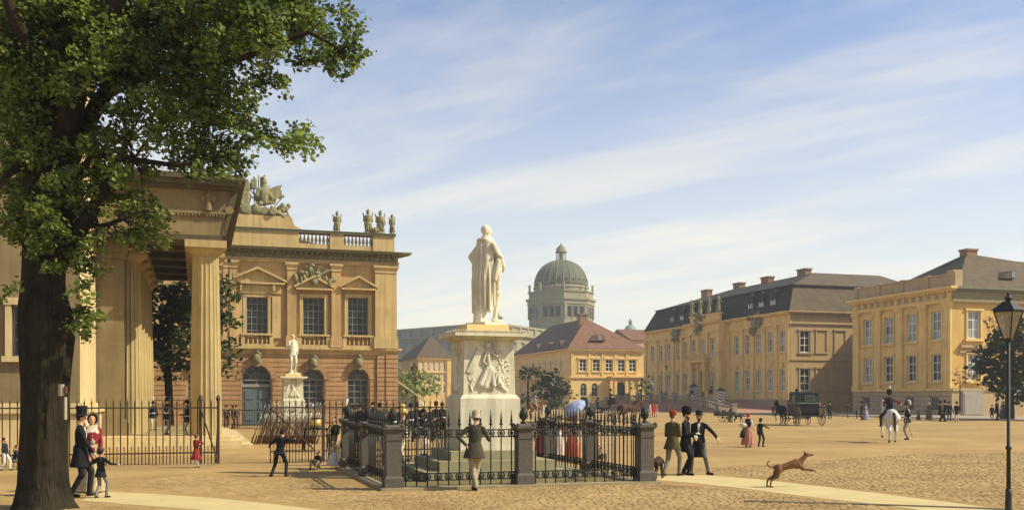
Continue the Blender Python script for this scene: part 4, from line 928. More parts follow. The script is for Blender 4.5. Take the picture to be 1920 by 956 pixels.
# ------------------------------------------------------------------ red-roofed house in the middle distance
def red_house():
    c = at(1068, 215); U0, V0 = c[0], c[1]; U1 = on_v(1207, V0); V1 = on_u(962, U0)
    B = thing('red_roofed_house', 'yellow town house with a large red tiled hip roof in the middle distance', 'building', (U0, V0, 0))
    ff = ((0, V0, 0), 0.0); fl = ((U0, 0, 0), -math.pi/2)
    T = 217; ze = zat(654, T)
    up = [(on_v(p-7,V0), on_v(p+7,V0), zat(696,T), zat(673,T)) for p in (1093,1118,1142,1165,1186)]
    lo = [(on_v(p-6,V0), on_v(p+6,V0), zat(742,T), zat(718,T), True) for p in (1094,1115)]
    mb = MB(*ff); wall_sheet(mb, U0, U1, 0, ze, up+lo, 0, .3); mb.build('front_wall', M_palace, B)
    for a,b,c_,e in up:
        put_window(ff, B, (a+b)/2, c_, -.2, b-a, e-c_, 2, 3, M_frame_white, M_glass_dark, bar=.12)
        mb = MB(*ff); mb.box(a-.25,a,0,.12,c_,e); mb.box(b,b+.25,0,.12,c_,e); mb.box(a-.4,b+.4,0,.25,e,e+.3); mb.box(a-.3,b+.3,0,.2,c_-.25,c_); mb.build('window_surround', M_palace_trim, B)
    for a,b,c_,e,_ in lo: put_window(ff, B, (a+b)/2, c_, -.2, b-a, e-c_, 2, 2, M_frame_grey, M_glass_dark, True, bar=.1)
    mb = MB(*ff); zb = zat(706,T); mb.box(U0-.1,U1,0,.3,zb-.3,zb); mb.box(U0-.5,U1,0,.6,ze-.3,ze); mb.box(U0-.3,U1,0,.35,ze-.8,ze-.303)
    for j in range(7): mb.box(U0, on_v(1140,V0), 0, .06, .5+j*.62, .5+j*.62+.5) if not (1.2 < .5+j*.62 < 5.2) else None
    for p in (1073,1105,1130,1154,1176): u = on_v(p,V0); mb.box(u-.3,u+.3,0,.16,zb,ze-.8)
    mb.build('mouldings', M_palace_trim, B)
    # porch with an arched door
    pu0, pu1 = on_v(1143,V0), on_v(1203,V0); zp = zat(705,T)
    fp = ((0, V0-2.2, 0), 0.0); dc = on_v(1164,V0-2.2)
    mb = MB(*fp); wall_sheet(mb, pu0, pu1, 0, zp-.6, [(dc-1.1,dc+1.1,0,zat(716,T),True)], 0, .4); mb.box(pu0,pu0+.3,-2.2,-.003,0,zp-.6); mb.box(pu1-.3,pu1,-2.2,-.003,0,zp-.6); mb.build('porch', M_palace_trim, B)
    mb = MB(*fp); mb.box(pu0-.4,pu1+.4,-2.2,.4,zp-.6,zp-.3); mb.box(pu0-.6,pu1+.6,-2.2,.6,zp-.3,zp)
    for p in (1146,1154,1174,1184,1198): u = on_v(p,V0-2.2); mb.box(u-.3,u+.3,0,.2,0,zp-.6)
    mb.build('porch_cornice', M_palace_trim, B)
    mb = MB(*fp); mb.box(dc-1.1,dc+1.1,-.38,-.3,0,zat(716,T)); mb.build('door', M_glass_dark, B)
    # long side
    V = [on_u(p,U0) for p in (978,989,1000,1012,1022,1032,1042,1052)]
    op = [(-v-.7,-v+.7,zat(696,T),zat(673,T)) for v in V] + [(-v-.7,-v+.7,1.5,zat(715,T)) for v in V]
    mb = MB(*fl); wall_sheet(mb, -V1, -V0, 0, ze, op, 0, .3); mb.build('side_wall', M_palace, B)
    for a,b,c_,e in op: put_window(fl, B, (a+b)/2, c_, -.2, b-a, e-c_, 2, 2, M_frame_white, M_glass_pale, bar=.12)
    mb = MB(*fl); mb.box(-V1,-V0+.1,0,.3,zb-.3,zb); mb.box(-V1,-V0+.5,0,.6,ze-.297,ze+.002); mb.build('side_mouldings', M_palace_trim, B)
    mb = MB(); mb.box(U0+.35, U1, V0+.35, V1, 0, ze-.01); mb.build('rear_block', M_palace_side, B)
    a, b, c2, d = (U0-.7,V0-.7,ze), (U1+.7,V0-.7,ze), (U1+.7,V1,ze), (U0-.7,V1,ze); ru = (U0+U1)/2-.5; rz_ = zat(597,228); r0 = (ru,V0+11,rz_); r1 = (ru,V1-6,rz_)
    mb = MB(); mb.add([a,b,r0], [(0,1,2)]); mb.build('roof_front', M_red_tiles, B)
    mb = MB(); mb.add([a,d,r1,r0], [(0,1,2,3)]); mb.build('roof_side', mat('red_tiles_shaded', srgb(92,74,58), .85, .2, .9, .5, 8), B)  # same tiles, darker: the shade on this slope is in the colour
    mb = MB(); mb.add([b,c2,r1,r0], [(0,1,2,3)]); mb.build('roof_rear', M_red_tiles, B)
    mb = MB(); mb.box(ru-2.2,ru-.4,V0+9.2,V0+10.8,rz_-2.5,rz_+.6); mb.box(ru-2.4,ru-.2,V0+9.0,V0+11,rz_+.6,rz_+.95); mb.build('chimney', M_brick_chim, B)
    hx = on_v(1118,V0+3); hz = ze+2.4; mb = MB(); mb.prism_y([(hx-2.2,hz-.5),(hx+1.6,hz-.5),(hx+.6,hz+.8),(hx-.4,hz+.8)], V0+1.2, V0+6); o = mb.build('roof_hatch', M_red_tiles, B); mb = MB(); mb.box(hx-.3,hx+.5,V0+1.14,V0+1.19,hz-.4,hz+.6); mb.build('pane', M_glass_pale, o)
    for p in (1014,1037,1058):
        v = on_u(p,U0+1.5); mb = MB(); z = ze+1.6; mb.prism_x([(v-1,z-.9),(v+1,z-.9),(v,z+.6)], U0+.4, U0+4); mb.build('dormer', M_slate_brown, B)
red_house()

# ------------------------------------------------------------------ far yellow house, castle, domes
def far_house():
    V0 = 222; a, b = on_v(784,V0), on_v(846,V0); T = 231; ze = zat(672,T)
    B = thing('far_yellow_house', 'small pale yellow house with a brown hip roof beyond the lamp post', 'building', (a, V0, 0))
    ff = ((0,V0,0),0.0); ops = []
    for z0, z1 in ((697,680),(717,701),(737,722)):
        for p in (793,803,813,823,833): ops.append((on_v(p-2.6,V0), on_v(p+2.6,V0), zat(z0,T), zat(z1,T)))
    mb = MB(*ff); wall_sheet(mb, a, b, 0, ze, ops, 0, .2); mb.build('wall', M_palace, B)
    for o in ops: put_window(ff, B, (o[0]+o[1])/2, o[2], -.12, o[1]-o[0], o[3]-o[2], 2, 2, M_frame_white, M_glass_dark, bar=.1, panes=True)
    mb = MB(*ff); mb.box(a-.3,b+.3,0,.4,ze-.3,ze+.0); mb.box(a,b,0,.2,zat(699.5,T),zat(698,T)); mb.box(b-1.0,b+.05,0,.25,0,ze-.3); mb.build('mouldings', M_palace_trim, B)
    mb = MB(); mb.box(a,b,V0+.3,V0+22,0,ze-.02); mb.build('rear_block', M_palace_side, B)
    mb = MB(); mb.frustum(a-.5,b+.5,V0-.5,V0+22.5,ze,(a+b)/2+1.0,b-2,V0+10,V0+12,zat(634,T+10)); mb.build('roof', M_slate_brown, B)
far_house()

def castle():
    C = at(926, 335); Lp = at(690, 383); Rp = at(1030, 372)
    B = thing('castle', 'huge hazy grey royal castle behind the statue pedestal', 'building', C)
    zt = zat(604, 335)
    def seg(p, q, mtl, nb, first):
        d = Vector((q[0]-p[0], q[1]-p[1], 0)); ln = d.length; rz = math.atan2(d.y, d.x); fr = ((p[0],p[1],0), rz)
        ops = []
        for i in range(nb):
            s = ln*(i+.5)/nb
            for z0, z1 in ((.08,.2),(.27,.42),(.49,.62),(.70,.78)): ops.append((s-ln/nb*.17, s+ln/nb*.17, zt*z0, zt*z1))
        mb = MB(*fr); wall_sheet(mb, 0, ln, 0, zt, ops, 0, .5); mb.build('wall', mtl, B)
        for o in ops: put_window(fr, B, (o[0]+o[1])/2, o[2], -.3, o[1]-o[0], o[3]-o[2], 2, 3, M_frame_grey, M_glass_pale, bar=.16, panes=False); 
        for o in ops:
            mb = MB(*fr); mb.box(o[0]-.4,o[1]+.4,0,.5,o[3]+.15,o[3]+.5); mb.box(o[0]-.3,o[1]+.3,0,.4,o[2]-.4,o[2]); mb.box(o[0],o[1],-.45,-.36,o[2],o[3]); mb.build('window_trim', mtl, B)
        mb = MB(*fr); mb.box(-.4,ln,0,1.2,zt*.86,zt*.885); mb.box(-.3,ln,0,.6,zt*.45,zt*.465); mb.box(-.2,ln,0,.5,zt*.23,zt*.245); mb.box(-.4,ln,-1,.5,zt*.975,zt)
        for i in range(nb+1): s = ln*i/nb; mb.box(s-.6,s+.6,0,.5,zt*.885,zt*.98)
        mb.build('mouldings', mtl, B)
    seg(Lp, C, M_castle, 11, True); seg(C, Rp, M_castle_lit, 7, False)  # haze and shade of the left front, sun of the right, put into the colours
    back = at(860, 430); mb = MB(); mb.prism_z([(C[0]+.3,C[1]+1.2),(Rp[0],Rp[1]+1.0),(back[0]+20,back[1]+20),(Lp[0],Lp[1]+1.0)], 0, zt-.5); mb.build('core', M_castle, B)
    t = at(934, 360); mb = MB(); mb.lathe([(1.5,zt-1),(1.5,zt+3.2),(1.9,zt+3.3),(1.9,zt+3.7),(.4,zt+4.6),(.08,zt+6)], (t[0],t[1],0), 10); mb.build('roof_turret', M_castle_lit, B)
castle()

def dome(px, depth, sc, name, label, gold):
    c = at(px, depth); B = thing(name, label, 'dome', (c[0],c[1],0)); S = depth/F
    def Z(py): return CAMZ+(HZ-py)*S
    n = 8; rr = 61*S*sc
    def octa(mb, r, z0, z1, r2=None): mb.lathe([(r,z0),(r2 or r,z1)], c, 8, 'z', rz=math.pi/8+.13)
    mb = MB(); octa(mb, rr*.985, 0, Z(566)); mb.build('drum', M_castle_lit, B)
    mb = MB(); octa(mb, rr*1.04, Z(574), Z(566)); octa(mb, rr*1.09, Z(566), Z(562)); octa(mb, rr*.99, Z(562), Z(551)); octa(mb, rr*1.03, Z(551), Z(549)); mb.build('drum_cornice', M_castle_lit, B)
    # arched windows three to a side
    ap = rr*.985*math.cos(math.pi/8)
    for k in range(8):
        an = k*math.pi/4+.13+math.pi/4
        nx, ny = math.cos(an), math.sin(an)
        if nx*c[0]+ny*c[1] > 0.2*depth: continue
        rz = an+math.pi/2; fr = ((c[0]+nx*ap, c[1]+ny*ap, 0), rz)
        for q in (-1,0,1):
            s = q*rr*.2; mb = MB(*fr)
            mb.box(s-rr*.075,s+rr*.075,0,.1,Z(597),Z(579)); w = mb.build('window', M_glass_dark, B)
            mb = MB(*fr); mb.box(s-rr*.11,s-rr*.075,0,.35,Z(599),Z(578)); mb.box(s+rr*.075,s+rr*.11,0,.35,Z(599),Z(578)); mb.box(s-rr*.12,s+rr*.12,0,.45,Z(578),Z(576)); mb.build('frame', M_castle_lit, w)
        for sg in (-1,1): mb = MB(*fr); s = sg*rr*.34; mb.box(s-rr*.035,s+rr*.035,0,.6,Z(600),Z(574)); mb.build('pilaster', M_castle_lit, B)
    # angels at the corners
    for k in range(8):
        an = k*math.pi/4+math.pi/8+.13; p = (c[0]+math.cos(an)*rr*.97, c[1]+math.sin(an)*rr*.97, Z(549)); mb = MB()
        mb.lathe([(.5,0),(.55,.3),(.4,.35),(.5,1.0),(.38,1.7),(.42,2.2),(.2,2.6),(.24,2.85),(.1,3.15)], p, 8); mb.prism_y([(p[0]-.1,p[2]+1.2),(p[0]-.8,p[2]+3.0),(p[0]-.2,p[2]+2.4),(p[0]+.2,p[2]+2.4),(p[0]+.8,p[2]+3.0),(p[0]+.1,p[2]+1.2)], p[1]-.1, p[1]+.1); mb.build('corner_figure', M_castle_lit, B)
    r2 = 50*S*sc
    mb = MB(); mb.lathe([(r2*1.02,Z(551)),(r2*1.02,Z(543)),(r2*1.05,Z(542)),(r2*1.05,Z(540)),(r2*.99,Z(538))], c, 48); mb.build('dome_ring', M_castle_lit, B)
    prof = []; H = Z(489)-Z(538)
    for i in range(15): t = i/14*math.radians(80); prof.append((r2*math.cos(t)**.86, Z(538)+H*math.sin(t)/math.sin(math.radians(80))))
    mb = MB(); mb.lathe(prof, c, 48); mb.build('dome_shell', M_copper, B, True)
    for k in range(24):
        an = 2*math.pi*k/24; mb = MB(); mb.tube([(c[0]+math.cos(an)*r*1.004, c[1]+math.sin(an)*r*1.004, z) for r, z in prof], [.22*sc*(1-.6*i/14) for i in range(15)], 5); mb.build('rib', M_copper2, B)
    for k in range(24):
        an = 2*math.pi*(k+.5)/24; mb = MB(); r, z = prof[2]; mb.ell((c[0]+math.cos(an)*r*1.0, c[1]+math.sin(an)*r*1.0, z), (.35,.35,.5), 6, 5); mb.build('oculus', M_glass_dark, B)
    # lantern
    lr = 10*S; mb = MB(); mb.lathe([(lr*1.15,Z(490)),(lr*1.15,Z(488))], c, 16); mb.lathe([(lr*.5,Z(488)),(lr*.5,Z(473))], c, 12); mb.build('lantern_core', M_castle_lit, B)
    for k in range(8): an = k*math.pi/4; mb = MB(); mb.lathe([(.26,Z(488)),(.22,Z(474))], (c[0]+math.cos(an)*lr*.85,c[1]+math.sin(an)*lr*.85,0), 6); mb.build('lantern_column', M_castle_lit, B)
    mb = MB(); mb.lathe([(lr*1.1,Z(474)),(lr*1.1,Z(472)),(lr*.95,Z(470.5)),(lr*.85,Z(466)),(lr*.55,Z(462)),(lr*.2,Z(459.5)),(.2,Z(458.5)),(.35,Z(457)),(.1,Z(455.5))], c, 16); mb.build('lantern_roof', M_copper2, B, True)
dome(1052, 400, 1.0, 'castle_dome', 'big ribbed copper dome on an octagonal drum above the castle', False)
def small_dome():
    c = at(1182, 520); S = 520/F; Z = lambda py: CAMZ+(HZ-py)*S
    B = thing('church_tower', 'small blue-green church dome peeping between the houses', 'tower', (c[0],c[1],0))
    mb = MB(); mb.lathe([(15*S,0),(15*S,Z(640)),(16*S,Z(638)),(16*S,Z(634))], c, 16); mb.build('drum', M_castle_lit, B)
    mb = MB(); mb.lathe([(14*S,Z(634)),(13.5*S,Z(626)),(12*S,Z(618)),(9*S,Z(612)),(4*S,Z(609))], c, 24); mb.build('dome_shell', mat('verdigris', srgb(128,158,150), .7, .15, .4), B, True)
    mb = MB(); mb.lathe([(3.6*S,Z(609)),(3.2*S,Z(604)),(4*S,Z(603)),(2*S,Z(600)),(.2,Z(597))], c, 12); mb.build('lantern', M_castle_lit, B, True)
small_dome()
# pinkish gable behind, at the end of the mansard palace
B_ = thing('pink_house', 'narrow pinkish house wedged beyond the mansard palace', 'building', (93, 232, 0)); V0 = 230; T = 240
a, b = on_v(1184,V0), on_v(1240,V0)
ff = ((0,V0,0),0.0); ops = [(on_v(p-3,V0),on_v(p+3,V0),zat(y+14,T),zat(y,T)) for p in (1199,1212) for y in (644,672,700)]
mb = MB(*ff); wall_sheet(mb, a, b, 0, zat(632,T), ops, 0, .2); mb.build('wall', mat('pink_stucco', srgb(214,170,140), .85, .12, .4, streak=.2), B_)
for o in ops: put_window(ff, B_, (o[0]+o[1])/2, o[2], -.12, o[1]-o[0], o[3]-o[2], 2, 2, M_frame_white, M_glass_dark, bar=.12)
mb = MB(); mb.box(a,b,V0+.3,V0+15,0,zat(632,T)-.02); mb.build('rear_block', M_palace_side, B_)
mb = MB(); mb.prism_x([(V0-.5,zat(632,T)),(V0+16,zat(632,T)),(V0+8,zat(612,T+8))], a-.5, b+.5); mb.build('roof', M_red_tiles, B_)
# ------------------------------------------------------------------ monument: pedestal, steps, iron fence
MU, MV = 7.15, 25.65
def remesh_mesh(mb, mats, voxel, smooth_it=2, name='body', org=(0,0,0), soft=0.5):
    """Fuse overlapping shapes into ONE continuous surface; every face takes the material of the shape it came from."""
    src = mb.mesh('tmp_src', mats)
    ob = bpy.data.objects.new('tmp_src', src); TMP.collection.objects.link(ob)
    md = ob.modifiers.new('r', 'REMESH'); md.mode = 'VOXEL'; md.voxel_size = voxel; md.use_smooth_shade = True
    if smooth_it: ms = ob.modifiers.new('s', 'SMOOTH'); ms.factor = soft; ms.iterations = smooth_it
    TMP.view_layers[0].update(); dg = TMP.view_layers[0].depsgraph
    me = bpy.data.meshes.new_from_object(ob.evaluated_get(dg))
    me.name = name
    if len(mats) > 1:
        bvh = BVHTree.FromPolygons(mb.v, mb.f)
        n = len(me.polygons); co = np.empty(n*3, dtype=np.float32); me.polygons.foreach_get('center', co); co = co.reshape(-1,3)
        idx = np.zeros(n, dtype=np.int32); mm = mb.m
        for i in range(n):
            r = bvh.find_nearest(co[i].tolist())
            if r[2] is not None: idx[i] = mm[r[2]]
        me.materials.clear()
        for m in mats: me.materials.append(m)
        me.polygons.foreach_set('material_index', idx)
    else:
        me.materials.clear(); me.materials.append(mats[0])
    me.polygons.foreach_set('use_smooth', [True]*len(me.polygons))
    TMP.collection.objects.unlink(ob); bpy.data.objects.remove(ob); bpy.data.meshes.remove(src)
    return me
TMP = bpy.data.scenes.new('tmp_modelling')

def link_mesh(name, me, parent, loc=(0,0,0)):
    o = bpy.data.objects.new(name, me); COL.objects.link(o)
    if parent is not None: o.parent = parent
    o.location = loc; return o

def pedestal(name, label, c, sc, detail, group=None):
    """c = centre on the ground; sc = scale ; faces the square along -v"""
    P = thing(name, label, 'pedestal', (c[0], c[1], 0), 0, group, local=True); k = sc
    M_step = mat('step_stone', srgb(156,148,114), .85, .18, 1.5, .3, 25)
    for i, (h, z0, z1) in enumerate(((1.9,0,.235),(1.5,.237,.47),(1.12,.472,.70))):
        mb = MB(); mb.box(-h*k, h*k, -h*k, h*k, z0*k, z1*k); mb.build('step', M_step, P)
    mb = MB(); mb.box(-.79*k,.79*k,-.79*k,.79*k,.702*k,2.02*k); mb.build('base_block', M_marble2, P)
    mb = MB(); mb.frustum(-.79*k,.79*k,-.79*k,.79*k,2.022*k,-.7*k,.7*k,-.7*k,.7*k,2.12*k); mb.build('base_moulding', M_marble2, P)
    mb = MB(); mb.frustum(-.69*k,.69*k,-.69*k,.69*k,2.122*k,-.655*k,.655*k,-.655*k,.655*k,3.5*k); die = mb.build('die', M_marble2, P)
    mb = MB(); mb.frustum(-.7*k,.7*k,-.7*k,.7*k,3.502*k,-.86*k,.86*k,-.86*k,.86*k,3.6*k); mb.box(-.97*k,.97*k,-.97*k,.97*k,3.6*k,3.68*k); mb.box(-.93*k,.93*k,-.93*k,.93*k,3.682*k,3.72*k); mb.build('cornice', M_marble2, P)
    if detail:
        mb = MB(); n = 26
        for q in range(n):
            x = (-.93+1.86*(q+.5)/n)*k
            mb.box(x-.022, x+.022, -.965*k, -.935*k, 3.722*k, 3.755*k); mb.box(-.965*k,-.935*k, x-.022, x+.022, 3.722*k, 3.755*k)
        mb.build('leaf_moulding', M_marble2, P, kind='stuff')
    mb = MB(); mb.box(-.56*k,.56*k,-.56*k,.56*k,3.722*k,3.92*k); mb.build('statue_plinth', mat('plinth_yellow', srgb(232,206,140), .7, .1, 2), P)
    # relief of a winged victory on the front
    mb = MB(); Q = .00262*k
    def q(x, y, d=0): return ((x-565)*Q, -(.675*k+d), (2.13+ (738-y)*.00262)*k)
    mb.cone(q(548,330,.02), .052*k, q(556,470,.03), .05*k); mb.ell(q(548,262,.03), (.07*k,.06*k,.085*k))
    mb.cone(q(530,330,.03), .03*k, q(500,420,.03), .026*k); mb.cone(q(500,420,.03), .024*k, q(560,480,.04), .02*k)
    mb.cone(q(570,330,.03), .03*k, q(640,370,.03), .026*k); mb.cone(q(640,370,.03), .022*k, q(690,320,.03), .02*k)
    for a, b, r0, r1 in (((548,490),(470,640),.075,.08),((570,490),(520,660),.08,.09),((590,500),(600,650),.07,.09),((600,520),(680,640),.05,.06),((460,650),(600,685),.05,.05),((500,600),(600,560),.06,.07),((670,650),(735,705),.045,.03)): mb.cone(q(*a,.02), r0*k, q(*b,.02), r1*k)
    for i in range(9):               # long feathers of the wing
        t = i/8; mb.cone(q(450+25*t, 300+40*t,.02), .035*k, q(335+75*t, 520+20*math.sin(3*t)-10*t,.01), .022*k)
    mb.cone(q(490,330,.02), .045*k, q(450,285,.02), .05*k)
    mb.tube([q(360+40*math.cos(a)+30, 575+38*math.sin(a), .01) for a in [i*.5 for i in range(10)]], .016*k, 6)
    mb.cone(q(400,590,.01), .03*k, q(370,650,.01), .028*k); mb.cone(q(370,650,.01), .028*k, q(385,705,.01), .035*k)
    r = random.Random(1)
    mb.cone(q(600,240,.0), .018*k, q(715,530,.0), .014*k)
    for i in range(34):
        t = r.random(); x = 600+115*t+r.uniform(-50,85); y = 245+285*t+r.uniform(-45,45)
        if x < 770: mb.ell(q(x,y,.0), (.03*k*r.uniform(.6,1.3),.03*k,.02*k*r.uniform(.7,1.6)), 8, 6)
    for i in range(12): mb.ell(q(r.uniform(670,770), r.uniform(570,650),.0), (.03*k,.03*k,.028*k), 8, 6)
    for i in range(7): mb.tube([q(520+22*i, 510, .085), q(455+32*i, 660, .075)], .014*k, 5)
    me = remesh_mesh(mb, [M_marble], .0105*k if detail else .03*k, 1, 'relief'); link_mesh('relief', me, P)
    if detail:
        mb = MB()
        def w(y_, z_, d=0): return (-(.675*k+d), y_*k, z_*k)
        mb.cone(w(.0,3.05,.02), .09*k, w(.02,2.7,.03), .08*k); mb.ell(w(0,3.22,.02), (.06*k,.06*k,.08*k))
        for a, b, r0, r1 in (((0,2.7),(.1,2.3),.12,.13),((0,2.7),(-.12,2.28),.1,.12),((-.06,3.05),(-.3,3.3),.035,.03),((.06,3.05),(.3,3.28),.035,.03),((-.05,3.0),(-.36,2.75),.06,.04),((.05,3.0),(.38,2.7),.06,.04),((-.3,2.35),(.3,2.3),.05,.05)): mb.cone(w(*a,.01), r0*k, w(*b,.01), r1*k)
        me = remesh_mesh(mb, [M_marble], .014*k, 1, 'relief'); link_mesh('relief', me, P)
    return P
pedestal('statue_pedestal', 'tall white marble pedestal carved with a winged figure inside the iron fence', (MU, MV), 1.0, True)
_c2 = at(549, 69.0)
pedestal('statue_pedestal', 'small distant white pedestal in front of the arsenal arches', (_c2[0], _c2[1]), .95, False)
STATUE2 = (_c2[0], _c2[1], 3.92*.95)

def monument_fence():
    u0, u1, v0, v1 = 4.12, 10.19, 22.15, 29.15; um, vm = (u0+u1)/2, (v0+v1)/2
    Fc = thing('monument_fence', 'black iron fence of spears and rings between brown granite posts around the statue', 'fence', (um, vm, 0))
    mk = mat('fence_kerb', srgb(164,146,112), .9, .2, 4, .3, 30)
    for x0, x1, y0, y1 in ((u0-.3,u1+.3,v0-.3,v0+.3),(u0-.3,u1+.3,v1-.3,v1+.3),(u0-.3,u0+.3,v0+.302,v1-.302),(u1-.3,u1+.3,v0+.302,v1-.302)): mb = MB(); mb.box(x0,x1,y0,y1,-.05,.06); mb.build('kerb_slab', mk, Fc)
    hw = .168
    pm = MB(); pm.box(-.21,.21,-.21,.21,.06,.26); pm.frustum(-.21,.21,-.21,.21,.26,-hw,hw,-hw,hw,.32); pm.box(-hw,hw,-hw,hw,.32,1.28); pm.box(-hw-.015,hw+.015,-hw-.015,hw+.015,1.1,1.14); post_me = pm.mesh('post', M_granite)
    cm = MB(); cm.frustum(-hw,hw,-hw,hw,1.281,-.225,.225,-.225,.225,1.34); cm.box(-.225,.225,-.225,.225,1.34,1.39); cm.frustum(-.225,.225,-.225,.225,1.39,-.1,.1,-.1,.1,1.44)
    for sx in (-1,1):
        for sy in (-1,1): cm.ell((sx*.19,sy*.19,1.41),(.05,.05,.05),8,6)
    cap_me = cm.mesh('post_cap', M_granite)
    fm = MB(); fm.lathe([(.05,1.44),(.09,1.46),(.05,1.5),(.04,1.53),(.085,1.57),(.105,1.64),(.1,1.71),(.075,1.78),(.04,1.84),(.012,1.87)], n=12)
    for j in range(5):
        for i in range(8): a = 2*math.pi*(i+.5*(j%2))/8; r = (.095,.108,.1,.078,.05)[j]; fm.ell((r*math.cos(a),r*math.sin(a),1.59+.055*j),(.022,.022,.03),5,4)
    fin_me = fm.mesh('pine_cone_finial', M_iron, True)
    posts = [(u0,v0),(um,v0),(u1,v0),(u0,vm),(u1,vm),(u0,v1),(um,v1),(u1,v1)]
    for p in posts:
        o = piece('post', post_me, Fc, (p[0],p[1],0)); sub('post_cap', cap_me, o); f_ = sub('pine_cone_finial', fin_me, o, (0,0,.16)); f_.scale = (.86,.86,.89)
    bm_ = MB(); bm_.lathe([(.016,.06),(.016,1.43)], n=6); bm_.lathe([(.016,1.4),(.042,1.43),(.046,1.45),(.02,1.465),(.03,1.49),(.018,1.6),(.004,1.76)], n=8); bm_.lathe([(.02,.2),(.04,.235),(.02,.27)], n=8); bar_me = bm_.mesh('spear_bar', M_iron, True)
    rm = MB(); n = 14
    rm.tube([(.078*math.cos(2*math.pi*i/n), 0, .078*math.sin(2*math.pi*i/n)) for i in range(n+1)], .017, 5)
    rm.lathe([(.03,-.03),(.045,-.02),(.045,.02),(.03,.03)], axis='y', n=10); ring_me = rm.mesh('ring', M_iron, True)
    def panel(p, q):
        d = Vector((q[0]-p[0], q[1]-p[1])); L = d.length; d /= L; rz = math.atan2(d.y, d.x); cl = L-2*hw; nb = int(round(cl/.235)); st = cl/nb
        for z in (1.15,1.31,.19,.35):
            mb = MB((p[0],p[1],0), rz); mb.box(hw,L-hw,-.016,.016,z-.013,z+.013); mb.build('rail', M_iron, Fc)
        for i in range(nb):
            s = hw+st*(i+.5); x, y = p[0]+d.x*s, p[1]+d.y*s
            piece('spear_bar', bar_me, Fc, (x,y,0), rz); piece('ring', ring_me, Fc, (x,y,1.23), rz); piece('ring', ring_me, Fc, (x,y,.27), rz)
    for p, q in (((u0,v0),(um,v0)),((um,v0),(u1,v0)),((u0,v0),(u0,vm)),((u0,vm),(u0,v1)),((u1,v0),(u1,vm)),((u1,vm),(u1,v1)),((u0,v1),(um,v1)),((um,v1),(u1,v1))): panel(p, q)
monument_fence()

# ------------------------------------------------------------------ spiked railing and open gate in front of the guard house
RV = 32.4
def railing():
    lb = mat('railing_kerb', srgb(178,150,108), .9, .2, 3, .3, 25)
    bm_ = MB(); bm_.lathe([(.017,.02),(.017,1.86),(.028,1.88),(.02,1.9),(.003,2.02)], n=6); bar_me = bm_.mesh('spike_bar', M_iron_brown, True)
    sm = MB(); sm.lathe([(.012,.02),(.012,.5),(.02,.52),(.002,.62)], n=5); short_me = sm.mesh('short_spike', M_iron_brown, True)
    pm = MB(); pm.box(-.045,.045,-.045,.045,0,1.95); pm.lathe([(.05,1.95),(.07,2.0),(.05,2.08),(.01,2.14)], n=8); post_me = pm.mesh('post', M_iron_brown)
    def run(name, label, a, b, kerb, posts, brace, group):
        R = thing(name, label, 'railing', ((a+b)/2, RV, 0), 0, group)
        if kerb: mb = MB(); mb.box(a-.1,b+.16,RV-.16,RV+.16,-.05,.03); mb.build('kerb_stone', lb, R)
        for z in (1.74,.37): mb = MB(); mb.box(a,b,RV-.018,RV+.018,z-.022,z+.022); mb.build('rail', M_iron_brown, R)
        n = int(round((b-a)/.2)); 
        for i in range(n+1):
            x = a+(b-a)*i/n; piece('spike_bar', bar_me, R, (x,RV,0))
            if i < n: piece('short_spike', short_me, R, (x+(b-a)/n/2,RV,0))
        for x in posts: piece('post', post_me, R, (x,RV,0))
        for p, q in brace: mb = MB(); mb.tube([p,q], .024, 6); mb.build('brace', M_iron_brown, R)
        return R
    e = on_v(409,RV); x1 = on_v(376,RV)
    run('iron_railing', 'rusty spiked railing running from the tree trunk to the open gateway', -11.0, e, True, (e, x1, -4.4, -8), (((x1,RV-.03,1.72),(e,RV-.5,.05)),((e,RV,1.7),(e-.05,RV+.9,.02))), None)
    mb = MB(); g0, g1 = on_v(507,RV), on_v(590,RV); h1 = on_v(606,RV)
    run('iron_gate', 'single spiked gate leaf with a diagonal brace, standing open', g0, g1, False, (), (((g0,RV,1.72),(g1,RV,.4)),), None)
    run('iron_railing', 'short spiked railing between the gate and the monument fence', h1, 9.3, True, (h1, 5.2), (), None)
railing()
# low distant rail before the arsenal
def far_rail():
    v = 74.0; a, b = on_v(415,v), on_v(520,v); R = thing('low_rail', 'thin low iron rail along the foot of the arsenal', 'railing', (a, v, 0))
    mb = MB(); mb.box(a,b,v-.02,v+.02,1.2,1.25); mb.build('rail', M_iron_brown, R); mb = MB(); mb.box(a,b,v-.02,v+.02,.2,.24); mb.build('rail', M_iron_brown, R)
    bm_ = MB(); bm_.box(-.015,.015,-.015,.015,0,1.3); me = bm_.mesh('bar', M_iron_brown); n = 22
    for i in range(n+1): piece('bar', me, R, (a+(b-a)*i/n, v, 0))
far_rail()

